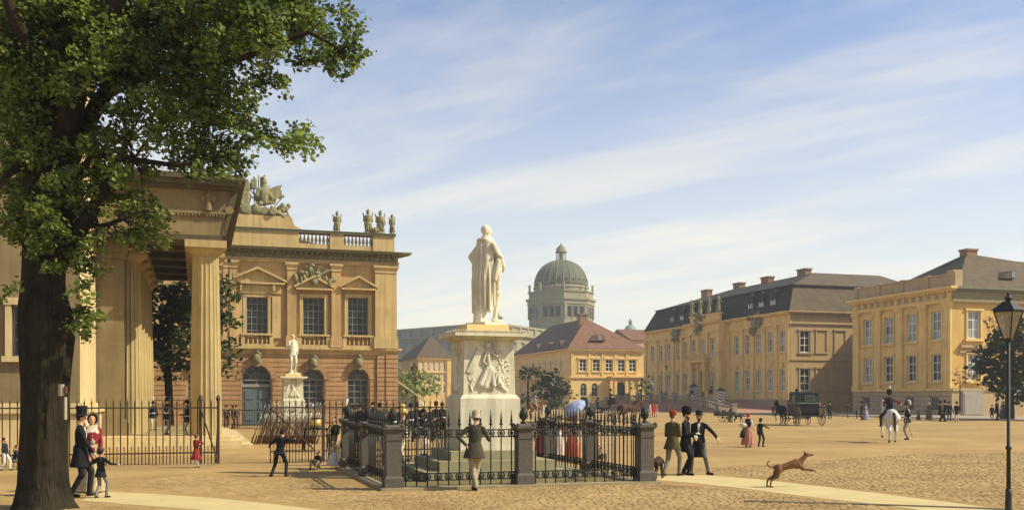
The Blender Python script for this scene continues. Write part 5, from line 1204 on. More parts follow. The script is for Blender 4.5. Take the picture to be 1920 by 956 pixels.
# ------------------------------------------------------------------ street lamps
def lamp_glass():
    if 'lamp_glass' in MATS: return MATS['lamp_glass']
    m = bpy.data.materials.new('lamp_glass'); m.use_nodes = True; N = m.node_tree.nodes; L = m.node_tree.links
    t = N.new('ShaderNodeBsdfTransparent'); t.inputs[0].default_value = (.86,.88,.84,1); g = N.new('ShaderNodeBsdfGlossy'); g.inputs['Roughness'].default_value = .08; x = N.new('ShaderNodeMixShader'); x.inputs[0].default_value = .22
    L.new(t.outputs[0], x.inputs[1]); L.new(g.outputs[0], x.inputs[2]); L.new(x.outputs[0], N['Material Output'].inputs['Surface']); MATS['lamp_glass'] = m; return m
def street_lamp(c, label, rz=0.3, cap=0.0, zt=3.76):
    Lp = thing('street_lamp', label, 'street lamp', (c[0],c[1],0), rz, 'gas street lamps', local=True)
    z0 = zt-.79
    mb = MB(); mb.lathe([(.07,0),(.07,.05),(.058,.08),(.052,.4),(.05,.44),(.044,.5)], n=10); mb.build('base', M_iron, Lp, True)
    mb = MB(); mb.lathe([(.036,.5),(.032,1.15),(.05,1.17),(.05,1.2),(.028,1.23),(.026,z0)], n=10); mb.build('pole', M_iron, Lp, True)
    mb = MB(); mb.lathe([(.03,z0-.0),(.05,z0+.02),(.03,z0+.05)], n=8)
    t0, t1 = .06, .165; zb, zu = z0+.05, z0+.5
    for a in range(4):
        an = a*math.pi/2+math.pi/4; c_, s_ = math.cos(an), math.sin(an); mb.tube([(t0*1.41*c_,t0*1.41*s_,zb),(t1*1.41*c_,t1*1.41*s_,zu)], .012, 5)
    mb.box(-t0,t0,-t0,t0,zb-.02,zb); 
    for sx, sy in ((1,0),(-1,0),(0,1),(0,-1)): mb.box(sx*t1-(.012 if sx else t1), sx*t1+(.012 if sx else t1), sy*t1-(.012 if sy else t1), sy*t1+(.012 if sy else t1), zu-.015, zu+.015)
    mb.build('lantern_frame', M_iron, Lp)
    gm = lamp_glass()
    for a in range(4):
        an = a*math.pi/2; R = Matrix.Rotation(an, 3, 'Z'); mb = MB(); q = [R @ Vector(p) for p in ((t0,-t0,zb),(t0,t0,zb),(t1-.004,t1-.004,zu-.015),(t1-.004,-t1+.004,zu-.015))]; n_ = R @ Vector((.006,0,0)); mb.add([tuple(p) for p in q]+[tuple(p-n_) for p in q], [(0,1,2,3),(7,6,5,4),(0,4,5,1),(1,5,6,2),(2,6,7,3),(3,7,4,0)]); mb.build('pane', gm, Lp)
    mb = MB(); mb.frustum(-t1-.035,t1+.035,-t1-.035,t1+.035,zu+.016,-.06,.06,-.06,.06,zu+.17); mb.lathe([(.05,zu+.17),(.05,zu+.21),(.08,zu+.22),(.05,zu+.25),(.02,zu+.28)], n=8); mb.ell((0,0,zu+.29),(.03,.03,.03),8,6); mb.build('lantern_roof', M_iron, Lp)
    mb = MB(); mb.lathe([(.015,zb),(.015,zb+.2),(.03,zb+.22),(.01,zb+.28)], n=6); mb.build('burner', mat('brass', srgb(170,140,70), .4, .1, 5, metallic=.6), Lp)
street_lamp(at(1891, 17.0), 'tall iron gas lamp at the right edge of the square')
c = at(777, 62); street_lamp(c, 'distant gas lamp beside the arsenal corner', .1, 0, zat(680,62))
c = at(1508, 118); street_lamp(c, 'far gas lamp before the end wall of the mansard palace', .1, 0, zat(709,118))
c = at(1250, 152); street_lamp(c, 'far gas lamp before the mansard palace, left of the sentry boxes', .1, 0, zat(682,150))

# slanting pole (a felled flagstaff leaning by the arsenal corner)
p0, p1 = at(745, 66, zat(715,66)), at(798, 66, zat(752,66)); mb = MB(); mb.tube([p0, p1], .06, 6); tag(mb.build('slanting_pole', mat('pole_wood', srgb(190,176,130), .8)), 'long pale slanting pole beyond the arsenal corner', 'pole')

# ------------------------------------------------------------------ trees
def bark_material():
    m = mat('bark', srgb(54,48,37), .95, .4, 3.0, 0, 9, col2=srgb(28,27,22), spec=.08, streak=.3); nt = m.node_tree; N = nt.nodes; L = nt.links
    tc = N.new('ShaderNodeTexCoord'); mp = N.new('ShaderNodeMapping'); mp.inputs['Scale'].default_value = (14,14,1.6); L.new(tc.outputs['Object'], mp.inputs[0])
    n = N.new('ShaderNodeTexNoise'); n.inputs['Scale'].default_value = 1.0; n.inputs['Detail'].default_value = 6; n.inputs['Distortion'].default_value = .6; L.new(mp.outputs[0], n.inputs['Vector'])
    bp = N.new('ShaderNodeBump'); bp.inputs['Strength'].default_value = 1.0; bp.inputs['Distance'].default_value = .08; L.new(n.outputs['Fac'], bp.inputs['Height']); L.new(bp.outputs[0], N['Principled BSDF'].inputs['Normal'])
    return m
M_bark = bark_material()
M_leaf_big = leafmat('leaf_linden', srgb(34,54,30), srgb(126,144,62), .45)
M_leaf_mid = leafmat('leaf_mid', srgb(36,50,28), srgb(78,92,48), .25)
M_leaf_pale = leafmat('leaf_pale', srgb(96,116,68), srgb(148,160,92), .3)
M_leaf_dark = leafmat('leaf_dark', srgb(28,40,26), srgb(58,72,40), .2)
def leaves(name, blobs, per, size, m, parent, seed, squash=0.8, shell=0.35):
    """blobs: (x, y, z, r) in the place's coordinates; leaf-sized folded faces spread through each blob, denser near its surface"""
    r = np.random.default_rng(seed); org = ORG.get(parent.name, (0,0,0)) if parent is not None else (0,0,0)
    V = []; NF = 0
    cs = []
    for x, y, z, rad in blobs:
        n = max(8, int(per*(rad**2)))
        d = r.normal(size=(n,3)); d /= np.linalg.norm(d, axis=1)[:,None]
        # leaves gather on twigs: a few dozen twig ends per blob
        k = max(4, n//9); td = r.normal(size=(k,3)); td /= np.linalg.norm(td, axis=1)[:,None]; tr = rad*(shell+(1-shell)*r.random(k)**.55)
        tw = td*tr[:,None]; pick = r.integers(0,k,n)
        p = tw[pick] + d*(r.random(n)**.5)[:,None]*size*2.0
        p[:,2] *= squash; p += np.array([x-org[0], y-org[1], z-org[2]]); cs.append(p)
    P = np.concatenate(cs); n = len(P)
    a = r.normal(size=(n,3)); a /= np.linalg.norm(a, axis=1)[:,None]
    up = np.array([.25,-.1,1.0])+r.normal(size=(n,3))*.75; up /= np.linalg.norm(up, axis=1)[:,None]
    t = np.cross(up, a); t /= np.linalg.norm(t, axis=1)[:,None]; b = np.cross(up, t)
    s = size*(.45+1.05*r.random(n))[:,None]
    v0 = P - t*s*.5; v3 = P + t*s*.55 - up*s*.12
    v1 = P + b*s*.42 + up*s*.1; v2 = P - b*s*.42 + up*s*.1
    v4 = P + t*s*.3 + b*s*.3; v5 = P + t*s*.3 - b*s*.3
    verts = np.stack([v0,v1,v4,v3,v5,v2], axis=1).reshape(-1,3)
    i = np.arange(n)*6
    faces = np.stack([i,i+1,i+2,i+3],1), np.stack([i,i+3,i+4,i+5],1)
    loops = np.concatenate(faces).ravel().astype(np.int32); nf = 2*n
    me = bpy.data.meshes.new(name); me.vertices.add(len(verts)); me.vertices.foreach_set('co', verts.astype(np.float32).ravel())
    me.loops.add(len(loops)); me.loops.foreach_set('vertex_index', loops); me.polygons.add(nf); me.polygons.foreach_set('loop_start', np.arange(0,nf*4,4,dtype=np.int32)); me.polygons.foreach_set('loop_total', np.full(nf,4,dtype=np.int32))
    me.update(calc_edges=True); me.validate(); me.materials.append(m)
    o = bpy.data.objects.new(name, me); COL.objects.link(o)
    if parent is not None: o.parent = parent
    o['kind'] = 'stuff'
    return o
TD = 18.6
def tp(px, py, dd=0.0): return at(px, TD+dd, zat(py, TD+dd))
def big_tree():
    base = at(84, TD); T = thing('linden_tree', 'huge dark linden tree with spreading leafy branches at the left edge', 'tree', (base[0],base[1],0))
    S = TD/F
    mb = MB(); pts = [(84,966,66),(83,940,54),(83,905,48),(84,850,46),(86,790,45),(88,720,46),(90,650,51),(91,610,53),(86,570,47),(84,530,40),(87,470,41),(90,400,42),(92,330,43),(94,250,41),(92,160,38),(90,60,35),(86,-60,30),(80,-200,24),(74,-330,15)]
    P_ = []; R_ = []
    for i in range(len(pts)-1):
        for t in (0,.5): P_.append([pts[i][k]*(1-t)+pts[i+1][k]*t for k in range(3)])
    P_.append(list(pts[-1])); r = random.Random(11)
    n = 22; vs = []; fs = []; ph = [r.uniform(0,6.28) for _ in range(6)]
    for j, (x, y, w) in enumerate(P_):
        w *= .9; c = Vector(tp(x-2, y)); z = c.z
        flare = 1+.0*j
        for i in range(n):
            a = 2*math.pi*i/n; q = 1+.06*math.sin(5*a+ph[0]+.15*z)+.05*math.sin(9*a+ph[1]-.2*z)+.03*math.sin(14*a+ph[2]+.5*z)+r.uniform(-.015,.015)
            if z < .5: q += .14*(.5-z)*(1+math.sin(4*a+ph[3]))
            vs.append((c.x+math.cos(a)*w*S*q, c.y+math.sin(a)*w*S*q, max(z,-.05)))
    for j in range(len(P_)-1):
        for i in range(n): fs.append((j*n+i, j*n+(i+1)%n, (j+1)*n+(i+1)%n, (j+1)*n+i))
    mb.add(vs, fs); mb.build('trunk', M_bark, T, True)
    limbs = [([(100,500,0),(118,466,-.1),(146,436,-.2),(162,412,-.25),(176,388,-.3),(200,347,-.35),(222,300,-.4),(240,262,-.4)],[24,20,16,14,12,10,7,4]),
             ([(165,420,-.2),(185,425,-.5),(210,418,-.8),(232,412,-1.0)],[7,5,4,2]),
             ([(104,330,0),(132,290,.3),(158,241,.5),(181,200,.6),(211,158,.7),(245,104,.8),(280,77,.9),(340,73,1.1),(400,90,1.3),(470,110,1.4)],[26,22,18,16,14,12,10,8,6,3]),
             ([(100,290,0),(128,226,-.3),(150,124,-.6),(177,68,-.8),(210,20,-1.0),(260,-60,-1.3),(330,-140,-1.5)],[28,24,20,17,14,10,5]),
             ([(215,152,.7),(250,140,.2),(300,120,-.2),(360,110,-.6),(430,120,-.9),(500,90,-1.0),(580,60,-1.1),(640,95,-1.2)],[10,9,8,7,6,5,4,2]),
             ([(280,77,.9),(340,150,1.0),(400,225,.9),(450,240,.8),(500,255,.7),(560,270,.6)],[7,6,5,4,3,1.5]),
             ([(85,200,0),(60,120,-.8),(30,40,-1.4),(0,-40,-1.8)],[24,18,12,7]),
             ([(75,330,0),(40,310,-.5),(10,330,-1.0),(-20,380,-1.3)],[12,8,5,3]),
             ([(120,460,.0),(140,350,-.2),(170,290,-.4),(250,300,-.7),(330,310,-.9),(400,300,-1.0)],[8,7,6,5,4,2]),
             ([(40,420,0),(20,400,.5),(5,430,.7)],[5,4,2])]
    for ps, ws in limbs:
        mb = MB(); mb.tube([tp(*p) for p in ps], [w*S for w in ws], 9); mb.build('limb', M_bark, T, True)
    blobs = []; r = random.Random(21)
    def B(x, y, rad, dd=None, dup=1):
        for k in range(dup):
            d = r.uniform(-1.3,1.3) if dd is None else dd+r.uniform(-.3,.3)
            p = tp(x+r.uniform(-8,8), y+r.uniform(-8,8), d); blobs.append((*p, rad*S*(1+d/TD)))
    for y, x0, x1, dup in ((-190,-60,420,1),(-140,-80,520,1),(-90,-80,600,1),(-40,-70,640,1),(8,-40,600,2),(45,-30,590,2),(85,-20,540,2),(122,-20,420,2),(160,-10,440,1),(195,-10,80,1)):
        x = x0+r.uniform(0,20)
        while x <= x1: B(x, y, r.uniform(34,46), dup=dup); x += 46
    lst = [(640,20,28),(652,52,22),(628,80,34),(600,95,34),(560,110,30),(655,98,26),(680,104,14),(640,135,18),(625,120,20),(500,150,24),(522,160,14),(470,140,34),(470,175,26),
      (235,180,40),(285,185,44),(330,190,44),(380,185,44),(425,185,36),(455,200,30),(225,215,34),(300,225,42),(350,225,44),(400,225,40),(440,225,28),(475,232,22),(500,245,20),(520,262,20),(548,262,22),(568,252,16),(575,276,16),(595,284,9),(480,262,18),
      (290,265,30),(335,265,38),(380,268,40),(420,270,36),(345,300,30),(385,305,34),(425,302,28),(450,312,20),(370,325,20),(405,330,18),(440,330,12),
      (195,250,34),(225,262,28),(165,270,30),(210,292,34),(245,300,26),(185,310,34),(225,335,28),(150,330,30),(265,330,20),(290,325,14),
      (205,365,26),(240,372,30),(275,378,26),(235,402,26),(268,412,24),(300,408,20),(225,432,16),(255,440,20),(285,445,20),(305,458,12),(320,430,12),
      (150,375,30),(130,400,30),(118,440,30),(150,460,24),(175,455,18),(140,490,28),(165,505,22),(150,540,20),(175,545,12),(150,585,22),(168,600,16),(160,622,14),(135,612,14),
      (110,360,36),(70,350,40),(75,420,36),(45,380,40),(15,350,36),(10,300,36),(40,290,40),(80,280,40),(120,300,30),(20,240,44),(60,230,44),(100,230,40),(20,190,46),(10,420,26),(40,440,26),(15,540,17),(5,560,12),(28,530,10),(70,480,26),(95,500,22)]
    for x, y, rd in lst: B(x, y, rd*.92, dup=1 if rd < 25 or x > 190 else 2)
    for x, y, rd in lst:                       # loose sprays beyond the main clumps
        if rd > 13 and x > 120:
            for k in range(3): a = r.uniform(0,6.28); B(x+rd*1.15*math.cos(a), y+rd*1.05*math.sin(a), r.uniform(6,12))
    for x, y in ((100,345),(80,390),(105,430),(85,455),(65,300)): B(x, y, 28, -1.1)
    pts_l = [(Vector(tp(*p)), w) for ps, ws in limbs for p, w in zip(ps, ws)]
    pts_l = [q for i in range(len(pts_l)) for q in (pts_l[i],)]
    tw = MB(); rr = random.Random(77)
    for bx, by, bz, br in blobs:
        b_ = Vector((bx,by,bz)); n_ = min(pts_l, key=lambda q: (q[0]-b_).length)[0]
        far_ = (n_-b_).length > .8
        m_ = (n_+b_)/2+Vector((rr.uniform(-.1,.1),rr.uniform(-.1,.1),rr.uniform(.0,.15))); far_ or tw.tube([n_, m_, b_], [.022,.014,.007], 5)
        for k in range(0 if br < .2 else 4):
            d_ = Vector((rr.gauss(0,1),rr.gauss(0,1),rr.gauss(0,.7))).normalized()*br*.95; tw.tube([b_, b_+d_*.5+Vector((0,0,.02)), b_+d_], [.008,.006,.003], 4)
    tw.build('twigs', M_bark, T, kind='stuff')
    leaves('crown', blobs, 2600, .078, M_leaf_big, T, 5)
    # paper bills pasted on the trunk
    M_paper = mat('paper', srgb(168,160,132), .9, .12, 14); M_red = mat('red_bill', srgb(112,58,46), .9, .2, 14)
    def bill(name, x0, x1, y0, y1, m):
        a = tp((x0+x1)/2, (y0+y1)/2, -.45); hw = (x1-x0)/2*S; z0, z1 = zat(y1,TD-.4), zat(y0,TD-.4); mb = MB(); n = 5; vs = []; fs = []
        for i in range(n+1):
            t = -1+2*i/n; bend = .035*(t*t)
            x = a[0]+hw*t*CT+bend*ST+.0; y = a[1]-hw*t*ST+bend*CT
            vs += [(x,y,z0),(x,y,z1),(x+.004*ST,y+.004*CT,z0),(x+.004*ST,y+.004*CT,z1)]
        for i in range(n): q = 4*i; fs += [(q,q+4,q+5,q+1),(q+2,q+3,q+7,q+6),(q,q+2,q+6,q+4),(q+1,q+5,q+7,q+3)]
        mb.add(vs, fs); return mb.build(name, m, T)
    bill('paper_bill', 107,119,720,742,M_paper); bill('red_bill', 119,125,724,737,M_red); bill('paper_bill', 118,124,744,786,M_paper)
    return T
big_tree()

def small_tree(name, label, px, depth, blobs_px, trunk, m, per, size, seed, cat='tree', group=None, limbs=()):
    c = at(px, depth); T = thing(name, label, cat, (c[0],c[1],0), 0, group); S = depth/F; r = random.Random(seed)
    if trunk:
        mb = MB(); mb.tube([at(x, depth, zat(y,depth)) for x, y, w in trunk], [w*S for x, y, w in trunk], 10); mb.build('trunk', M_bark, T, True)
    for l in limbs: mb = MB(); mb.tube([at(x, depth+d, zat(y,depth)) for x, y, d, w in l], [w*S for x, y, d, w in l], 7); mb.build('limb', M_bark, T, True)
    bl = []
    for x, y, rr in blobs_px:
        for k in range(2): d = r.uniform(-1,1)*rr*S*1.2; bl.append((*at(x, depth+d, zat(y,depth)), rr*S))
    leaves('crown', bl, per, size, m, T, seed); return T
# courtyard tree seen through the portico
small_tree('courtyard_tree', 'leafy tree in the courtyard seen between the portico columns', 316, 60, [(290,560,22),(318,545,24),(345,560,26),(300,590,26),(330,590,28),(352,600,26),(285,625,22),(310,630,28),(340,635,28),(300,665,22),(325,675,24),(345,680,20),(280,655,14),(315,700,14),(375,560,26),(400,540,26),(425,560,18),(432,530,12),(400,600,28),(430,600,14),(436,640,12),(395,640,26),(428,690,12),(435,665,10),(400,690,22),(440,560,8)], [(318,806,9),(317,760,7.5),(316,720,7),(314,680,6.5),(318,640,5),(322,600,4),(326,560,2)], M_leaf_mid, 120, .30, 31, limbs=([(315,690,0,5),(335,660,1,3.5),(370,620,1.5,2.5),(410,580,2,1)],[(316,670,0,4),(300,640,-1,3),(288,600,-1.5,1)]))
# dark tree at the right edge
small_tree('dark_tree', 'dark bushy tree before the ochre palace at the right edge', 1890, 96, [(1850,665,18),(1870,645,24),(1895,640,28),(1920,640,30),(1840,690,16),(1862,690,24),(1885,685,28),(1912,690,32),(1850,712,10),(1880,725,22),(1905,735,26),(1930,720,30),(1885,625,16),(1910,610,22),(1835,672,8),(1940,660,30),(1870,712,16)], [(1893,788,9),(1893,750,8),(1894,720,7),(1897,680,5),(1900,640,3)], M_leaf_dark, 55, .42, 33, limbs=([(1894,725,0,5),(1870,690,-1,3),(1850,670,-1.5,1.5)],))
# pale trees by the arsenal corner, bushes before the red-roofed house, small tree by the ramp
small_tree('pale_trees', 'pale green tree hazing the foot of the far yellow house', 775, 120, [(752,720,14),(765,708,15),(780,705,16),(795,712,15),(808,722,13),(770,728,16),(790,730,16),(815,735,10),(748,735,12)], [(778,778,3),(778,730,2.4),(780,710,1.5)], M_leaf_pale, 30, .5, 34)
small_tree('garden_tree', 'rounded dark green tree before the side of the red-roofed house', 1034, 165, [(1018,705,15),(1035,712,18),(1046,728,20),(1025,730,20),(1060,738,16),(1010,725,12),(1040,748,18),(1022,750,14)], [(1034,768,3),(1034,740,2.4),(1034,715,1.5)], M_leaf_dark, 26, .55, 35)
small_tree('garden_tree', 'smaller dark tree left of the rounded one, touching the pedestal edge', 985, 160, [(983,700,10),(996,698,12),(1006,694,10),(976,712,8),(990,740,9),(978,748,10)], [(990,768,2.5),(990,720,2),(992,700,1.2)], M_leaf_dark, 28, .5, 36)
small_tree('round_shrub', 'low rounded shrub in the garden left of the parasol', 1035, 150, [(1022,758,9),(1036,755,10),(1050,758,9)], [], M_leaf_mid, 30, .5, 37, 'shrub')
small_tree('young_tree', 'small spreading tree beside the porch of the red-roofed house', 1200, 150, [(1192,722,8),(1204,715,9),(1214,722,8),(1198,732,9),(1210,734,8)], [(1203,768,1.6),(1203,740,1.2),(1204,718,.8)], M_leaf_mid, 18, .5, 38)
small_tree('wall_creeper', 'thin brownish creeper against the corner of the ochre palace', 1797, 110, [(1795,705,10),(1806,698,10),(1800,718,9),(1812,712,7),(1850,722,9),(1838,718,8)], [(1800,770,1.2),(1800,730,1),(1800,700,.6)], leafmat('leaf_dry', srgb(110,92,56), srgb(150,124,72), .2), 14, .34, 39, 'creeper')
small_tree('wall_creeper', 'sparse climbing branch above the side window of the ochre palace', 1860, 112, [(1848,598,7),(1862,606,8),(1876,600,9),(1858,615,6),(1885,612,9)], [], leafmat('leaf_dry', srgb(110,92,56), srgb(150,124,72), .2), 10, .3, 40, 'creeper')
ORD = ['first','second','third','fourth','fifth','sixth','seventh','eighth','ninth','tenth','eleventh','twelfth','thirteenth','fourteenth','fifteenth','sixteenth','seventeenth','eighteenth','nineteenth','twentieth'] + ['twenty-'+x for x in ('first','second','third','fourth','fifth','sixth','seventh','eighth','ninth')]
# ------------------------------------------------------------------ people: one continuous body each, hats and props as children
SKIN = cloth(222,172,132); SKIN2 = cloth(206,152,116); HAIR_D = cloth(52,40,30); HAIR_B = cloth(110,78,48); HAIR_L = cloth(176,134,80)
BLACK = cloth(34,34,36); DARK = cloth(42,44,46); NAVY = cloth(40,46,62); GREYT = cloth(120,118,112); WHITE = cloth(226,220,204); EYE = mat('eye', (.02,.015,.012), .3)
BOOT = mat('boot_leather', srgb(30,27,25), .4, .2, 20, spec=.4); LIP = cloth(168,92,80)
def ik(a, t, l1, l2, hint):
    a = Vector(a); t = Vector(t); d = t-a; L = min(d.length, (l1+l2)*.995); d = d.normalized() if d.length > 1e-6 else Vector((0,0,-1)); t = a+d*L
    x = (l1*l1-l2*l2+L*L)/(2*L); h = math.sqrt(max(0, l1*l1-x*x)); hv = Vector(hint); hv = hv-d*hv.dot(d); hv = hv.normalized() if hv.length > 1e-6 else Vector((1,0,0))
    return a+d*x+hv*h, t
def hand(mb, w, d, side, r=1.0, curl=.5, fine=True, palm=None):
    d = d.normalized(); up = Vector(palm) if palm is not None else Vector((0,0,1)); x = d.cross(up)
    if x.length < .1: x = d.cross(Vector((0,1,0)))
    x.normalize(); n = x.cross(d)
    c = w+d*.05; mb.cone(w, .027*r, w+d*.075, .033*r, 8)
    if not fine: mb.cone(w+d*.07, .03*r, w+d*.14+n*(-.03*curl), .02*r, 6); mb.cone(w+d*.03+x*.02*side, .014*r, w+d*.09+x*.045*side, .012*r, 6); return
    for i, l in enumerate((.062,.075,.07,.054)):
        o = x*((i-1.5)*.019); k0 = w+d*.078+o; k1 = k0+d*l*.55-n*l*.35*curl; k2 = k1+d*l*.35*(1-curl)-n*l*.6*curl
        mb.cone(k0, .0095*r, k1, .009*r, 6); mb.cone(k1, .009*r, k2, .0075*r, 6)
    t0 = w+d*.025-x*.025*side; t1 = t0+d*.035-x*.03*side; mb.cone(t0, .013*r, t1, .011*r, 6); mb.cone(t1, .011*r, t1+d*.03-n*.012*curl, .009*r, 6)
def human(sp):
    """sp: pose and costume; local frame looks along +y, right hand at +x, feet on z = 0, standing height 1.75 before scaling. Returns MB, joints."""
    g = sp.get; mb = MB(); fine = g('fine', False); cost = g('cost', 'coat')
    V = Vector; pel = V(g('pel', (0,0,.93))); lx, ly = g('lean', (0,0)); tw = g('twist', 0.0)
    ch = pel+V((lx,ly,.36)); nk = pel+V((lx*1.3,ly*1.35,.555)); hd = nk+V(g('head', (0,.02,0)))+V((0,0,.135)); fat = g('fat', 1.0)
    c_, s_ = math.cos(tw), math.sin(tw); shw = g('shw', .172 if cost != 'dress' else .148)
    sh = {1: ch+V((shw*c_, shw*s_, .092)), -1: ch+V((-shw*c_, -shw*s_, .092))}
    wr = {1: V(g('rw', (.27,.06,.84))), -1: V(g('lw', (-.27,.06,.84)))}
    an = {1: V(g('ra', (.10,-.02,.08))), -1: V(g('la', (-.10,-.02,.08)))}
    MT_SKIN, MT_HAIR, MT_COAT, MT_TR, MT_SHOE, MT_ACC, MT_EYE, MT_SLV, MT_SKIRT = range(9)
    # torso
    mb.mi = MT_COAT; bust = .018 if cost == 'dress' else 0
    wa = (.125 if cost != 'dress' else .105)*fat
    rings = [(pel.x,pel.y,pel.z-.10,.13*fat,.10*fat),(pel.x,pel.y,pel.z-.02,.158*fat,.115*fat),(pel.x+lx*.35,pel.y+ly*.35,pel.z+.12,wa+.012,(wa-.02))]
    rings += [(pel.x+lx*.75,pel.y+ly*.75+bust*.5,pel.z+.26,.152*fat*(.9 if cost == 'dress' else 1),.112*fat+bust),(ch.x,ch.y+bust*.4,ch.z+.03,.165*(.88 if cost == 'dress' else 1),.112+bust*.6),(ch.x,ch.y-.005,ch.z+.1,.142*(.88 if cost == 'dress' else 1),.092),(nk.x*.6+ch.x*.4,nk.y*.6+ch.y*.4,ch.z+.17,.082,.072)]
    mb.loft(rings, 18)
    for s in (1,-1): mb.cone(ch+V((.045*s*c_,.045*s*s_,.15)), .048, sh[s], .058, 8)
    # neck and head
    mb.mi = MT_SKIN if not g('collar', False) else MT_COAT; mb.cone(nk-V((0,0,.08)), .058, nk+V((0,0,.03)), .05, 10)
    yaw = g('yaw', 0.0); pit = g('pitch', 0.0); R = Matrix.Rotation(yaw, 3, 'Z') @ Matrix.Rotation(pit, 3, 'X')
    def H(x, y, z): return hd + R @ V((x,y,z))
    k = g('hs', 1.0)
    mb.mi = MT_SKIN; mb.ell(H(0,-.005,.01*k), (.073*k,.092*k,.1*k), 14, 10, R); mb.cone(H(0,.028*k,-.045*k), .05*k, H(0,.04*k,-.082*k), .034*k, 10); mb.cone(nk+V((0,.0,.0)), .046, H(0,0,-.03), .045, 8)
    if fine or g('face', False):
        mb.cone(H(0,.082*k,.012*k), .011*k, H(0,.098*k,-.022*k), .015*k, 6); mb.ell(H(.074*k,-.005,-.005), (.013,.024,.032), 6, 5, R); mb.ell(H(-.074*k,-.005,-.005), (.013,.024,.032), 6, 5, R)
        mb.mi = MT_EYE; mb.ell(H(.03*k,.078*k,.012*k), (.014*k,.014*k,.011*k), 7, 5, R); mb.ell(H(-.03*k,.078*k,.012*k), (.014*k,.014*k,.011*k), 7, 5, R)
        mb.mi = MT_SKIN; mb.ell(H(0,.078*k,-.045*k), (.026*k,.016*k,.011*k), 7, 5, R)
    if g('hair', 1):
        mb.mi = MT_HAIR; mb.ell(H(0,-.022*k,.028*k), (.081*k,.092*k,.095*k), 14, 10, R)
        if g('hair') == 'bun': mb.ell(H(0,-.11*k,.02*k), (.045,.04,.045), 8, 6); mb.cone(H(.07*k,.0,0), .03, H(.075*k,-.02,-.06*k), .024, 6); mb.cone(H(-.07*k,.0,0), .03, H(-.075*k,-.02,-.06*k), .024, 6)
        if g('beard'): mb.cone(H(0,.045*k,-.07*k), .045*k, H(0,.05*k,-.12*k), .028*k, 8); mb.cone(H(.05*k,.03*k,-.03*k), .022*k, H(.03*k,.05*k,-.08*k), .025*k, 6); mb.cone(H(-.05*k,.03*k,-.03*k), .022*k, H(-.03*k,.05*k,-.08*k), .025*k, 6)
    # arms
    hint = {1: V(g('re', (.5,-1,-.3))), -1: V(g('le', (-.5,-1,-.3)))}
    for s in (1,-1):
        el, w = ik(sh[s], wr[s], .29, .26, hint[s]); slv = g('sleeve', 1); r0, r1, r2 = (.062,.05,.037) if cost != 'dress' else (.054,.04,.03)
        mb.mi = MT_SLV if slv > .2 else MT_SKIN; mb.cone(sh[s], r0*(1.25 if g('puff') else 1), el, r1, 9)
        mb.mi = MT_SLV if slv > .6 else MT_SKIN; mb.cone(el, r1, w, r2, 9)
        if slv > .6 and g('cuff'): mb.mi = MT_ACC; mb.cone(w, r2*1.06, w+(w-el).normalized()*.025, r2*1.0, 8)
        mb.mi = MT_ACC if g('gloves') else MT_SKIN; hand(mb, w+(w-el).normalized()*.015, w-el, s, 1.0, g('curl', .45), fine, g('palm%d' % s))
    # legs / skirts
    if cost == 'dress':
        mb.mi = MT_SKIRT; f = g('flare', 1.0); hem = g('hem', .02); z0 = pel.z+.13
        mb.loft([(pel.x,pel.y,z0,wa+.02,wa-.005),(pel.x,pel.y,z0-.08,.17*f,.15*f,.02),(pel.x,pel.y-.01,z0-.25,.23*f,.22*f,.035),(pel.x,pel.y-.02,z0-.5,.29*f,.29*f,.05),(pel.x,pel.y-.03,hem+.2,.345*f,.345*f,.06),(pel.x,pel.y-.03,hem,.37*f,.37*f,.065)], 48, 0, 11, sp.get('seed', 0))
        if hem > .08:
            for s in (1,-1):
                mb.mi = MT_TR; mb.cone(V((.07*s,0,hem+.1)), .05, an[s], .038, 8); mb.mi = MT_SHOE; mb.cone(an[s]-V((0,.03,.035)), .04, an[s]+V((0,.13,-.045)), .032, 8)
    else:
        for s in (1,-1):
            hip = pel+V((.092*s,0,-.03)); kn, a = ik(hip, an[s], .44, .43, V(g('rk' if s > 0 else 'lk', (.15*s,1,0)))); mb.mi = MT_TR
            mb.cone(hip, .092*fat, kn, .068, 10); mb.cone(kn, .066, a+V((0,0,.02)), .054 if not g('breech') else .042, 10)
            if g('tallboot'): mb.mi = MT_SHOE; mb.cone(kn-(kn-a)*.12, .068, a, .05, 10)
            fd = V(g('rf' if s > 0 else 'lf', (.18*s,1,0))).normalized(); mb.mi = MT_SHOE; tip = g('tipr' if s > 0 else 'tipl', 0.0)
            mb.cone(a-fd*.035+V((0,0,-.035)), .043, a+fd*.15+V((0,0,-.048-tip)), .034, 8); mb.cone(a, .05, a+fd*.05+V((0,0,-.04)), .042, 8)
        sk = g('skirt', .0)
        if sk > 0:       # coat skirts hanging from the waist
            mb.mi = MT_COAT; z0 = pel.z+.13; z1 = pel.z+.1-sk; f = g('flare', 1.0); bx, by = g('skoff', (0,-.015))
            mb.loft([(pel.x+lx*.3,pel.y+ly*.3,z0,wa+.024,wa+.005),(pel.x,pel.y,pel.z-.0,.178*f*fat,.14*f*fat,.01),(pel.x+bx*.6,pel.y+by*.6,(pel.z+z1)/2,.20*f*fat,.17*f,.02),(pel.x+bx,pel.y+by,z1,.225*f*fat,.195*f,.03)], 30, 0, 7, 1.0)
    if g('shirt'):       # shirt front / shawl
        mb.mi = MT_ACC; mb.loft([(ch.x,ch.y+.075,ch.z-.12,.03,.045),(ch.x,ch.y+.078,ch.z+.02,.045,.045),(nk.x,nk.y+.05,ch.z+.15,.05,.035)], 10)
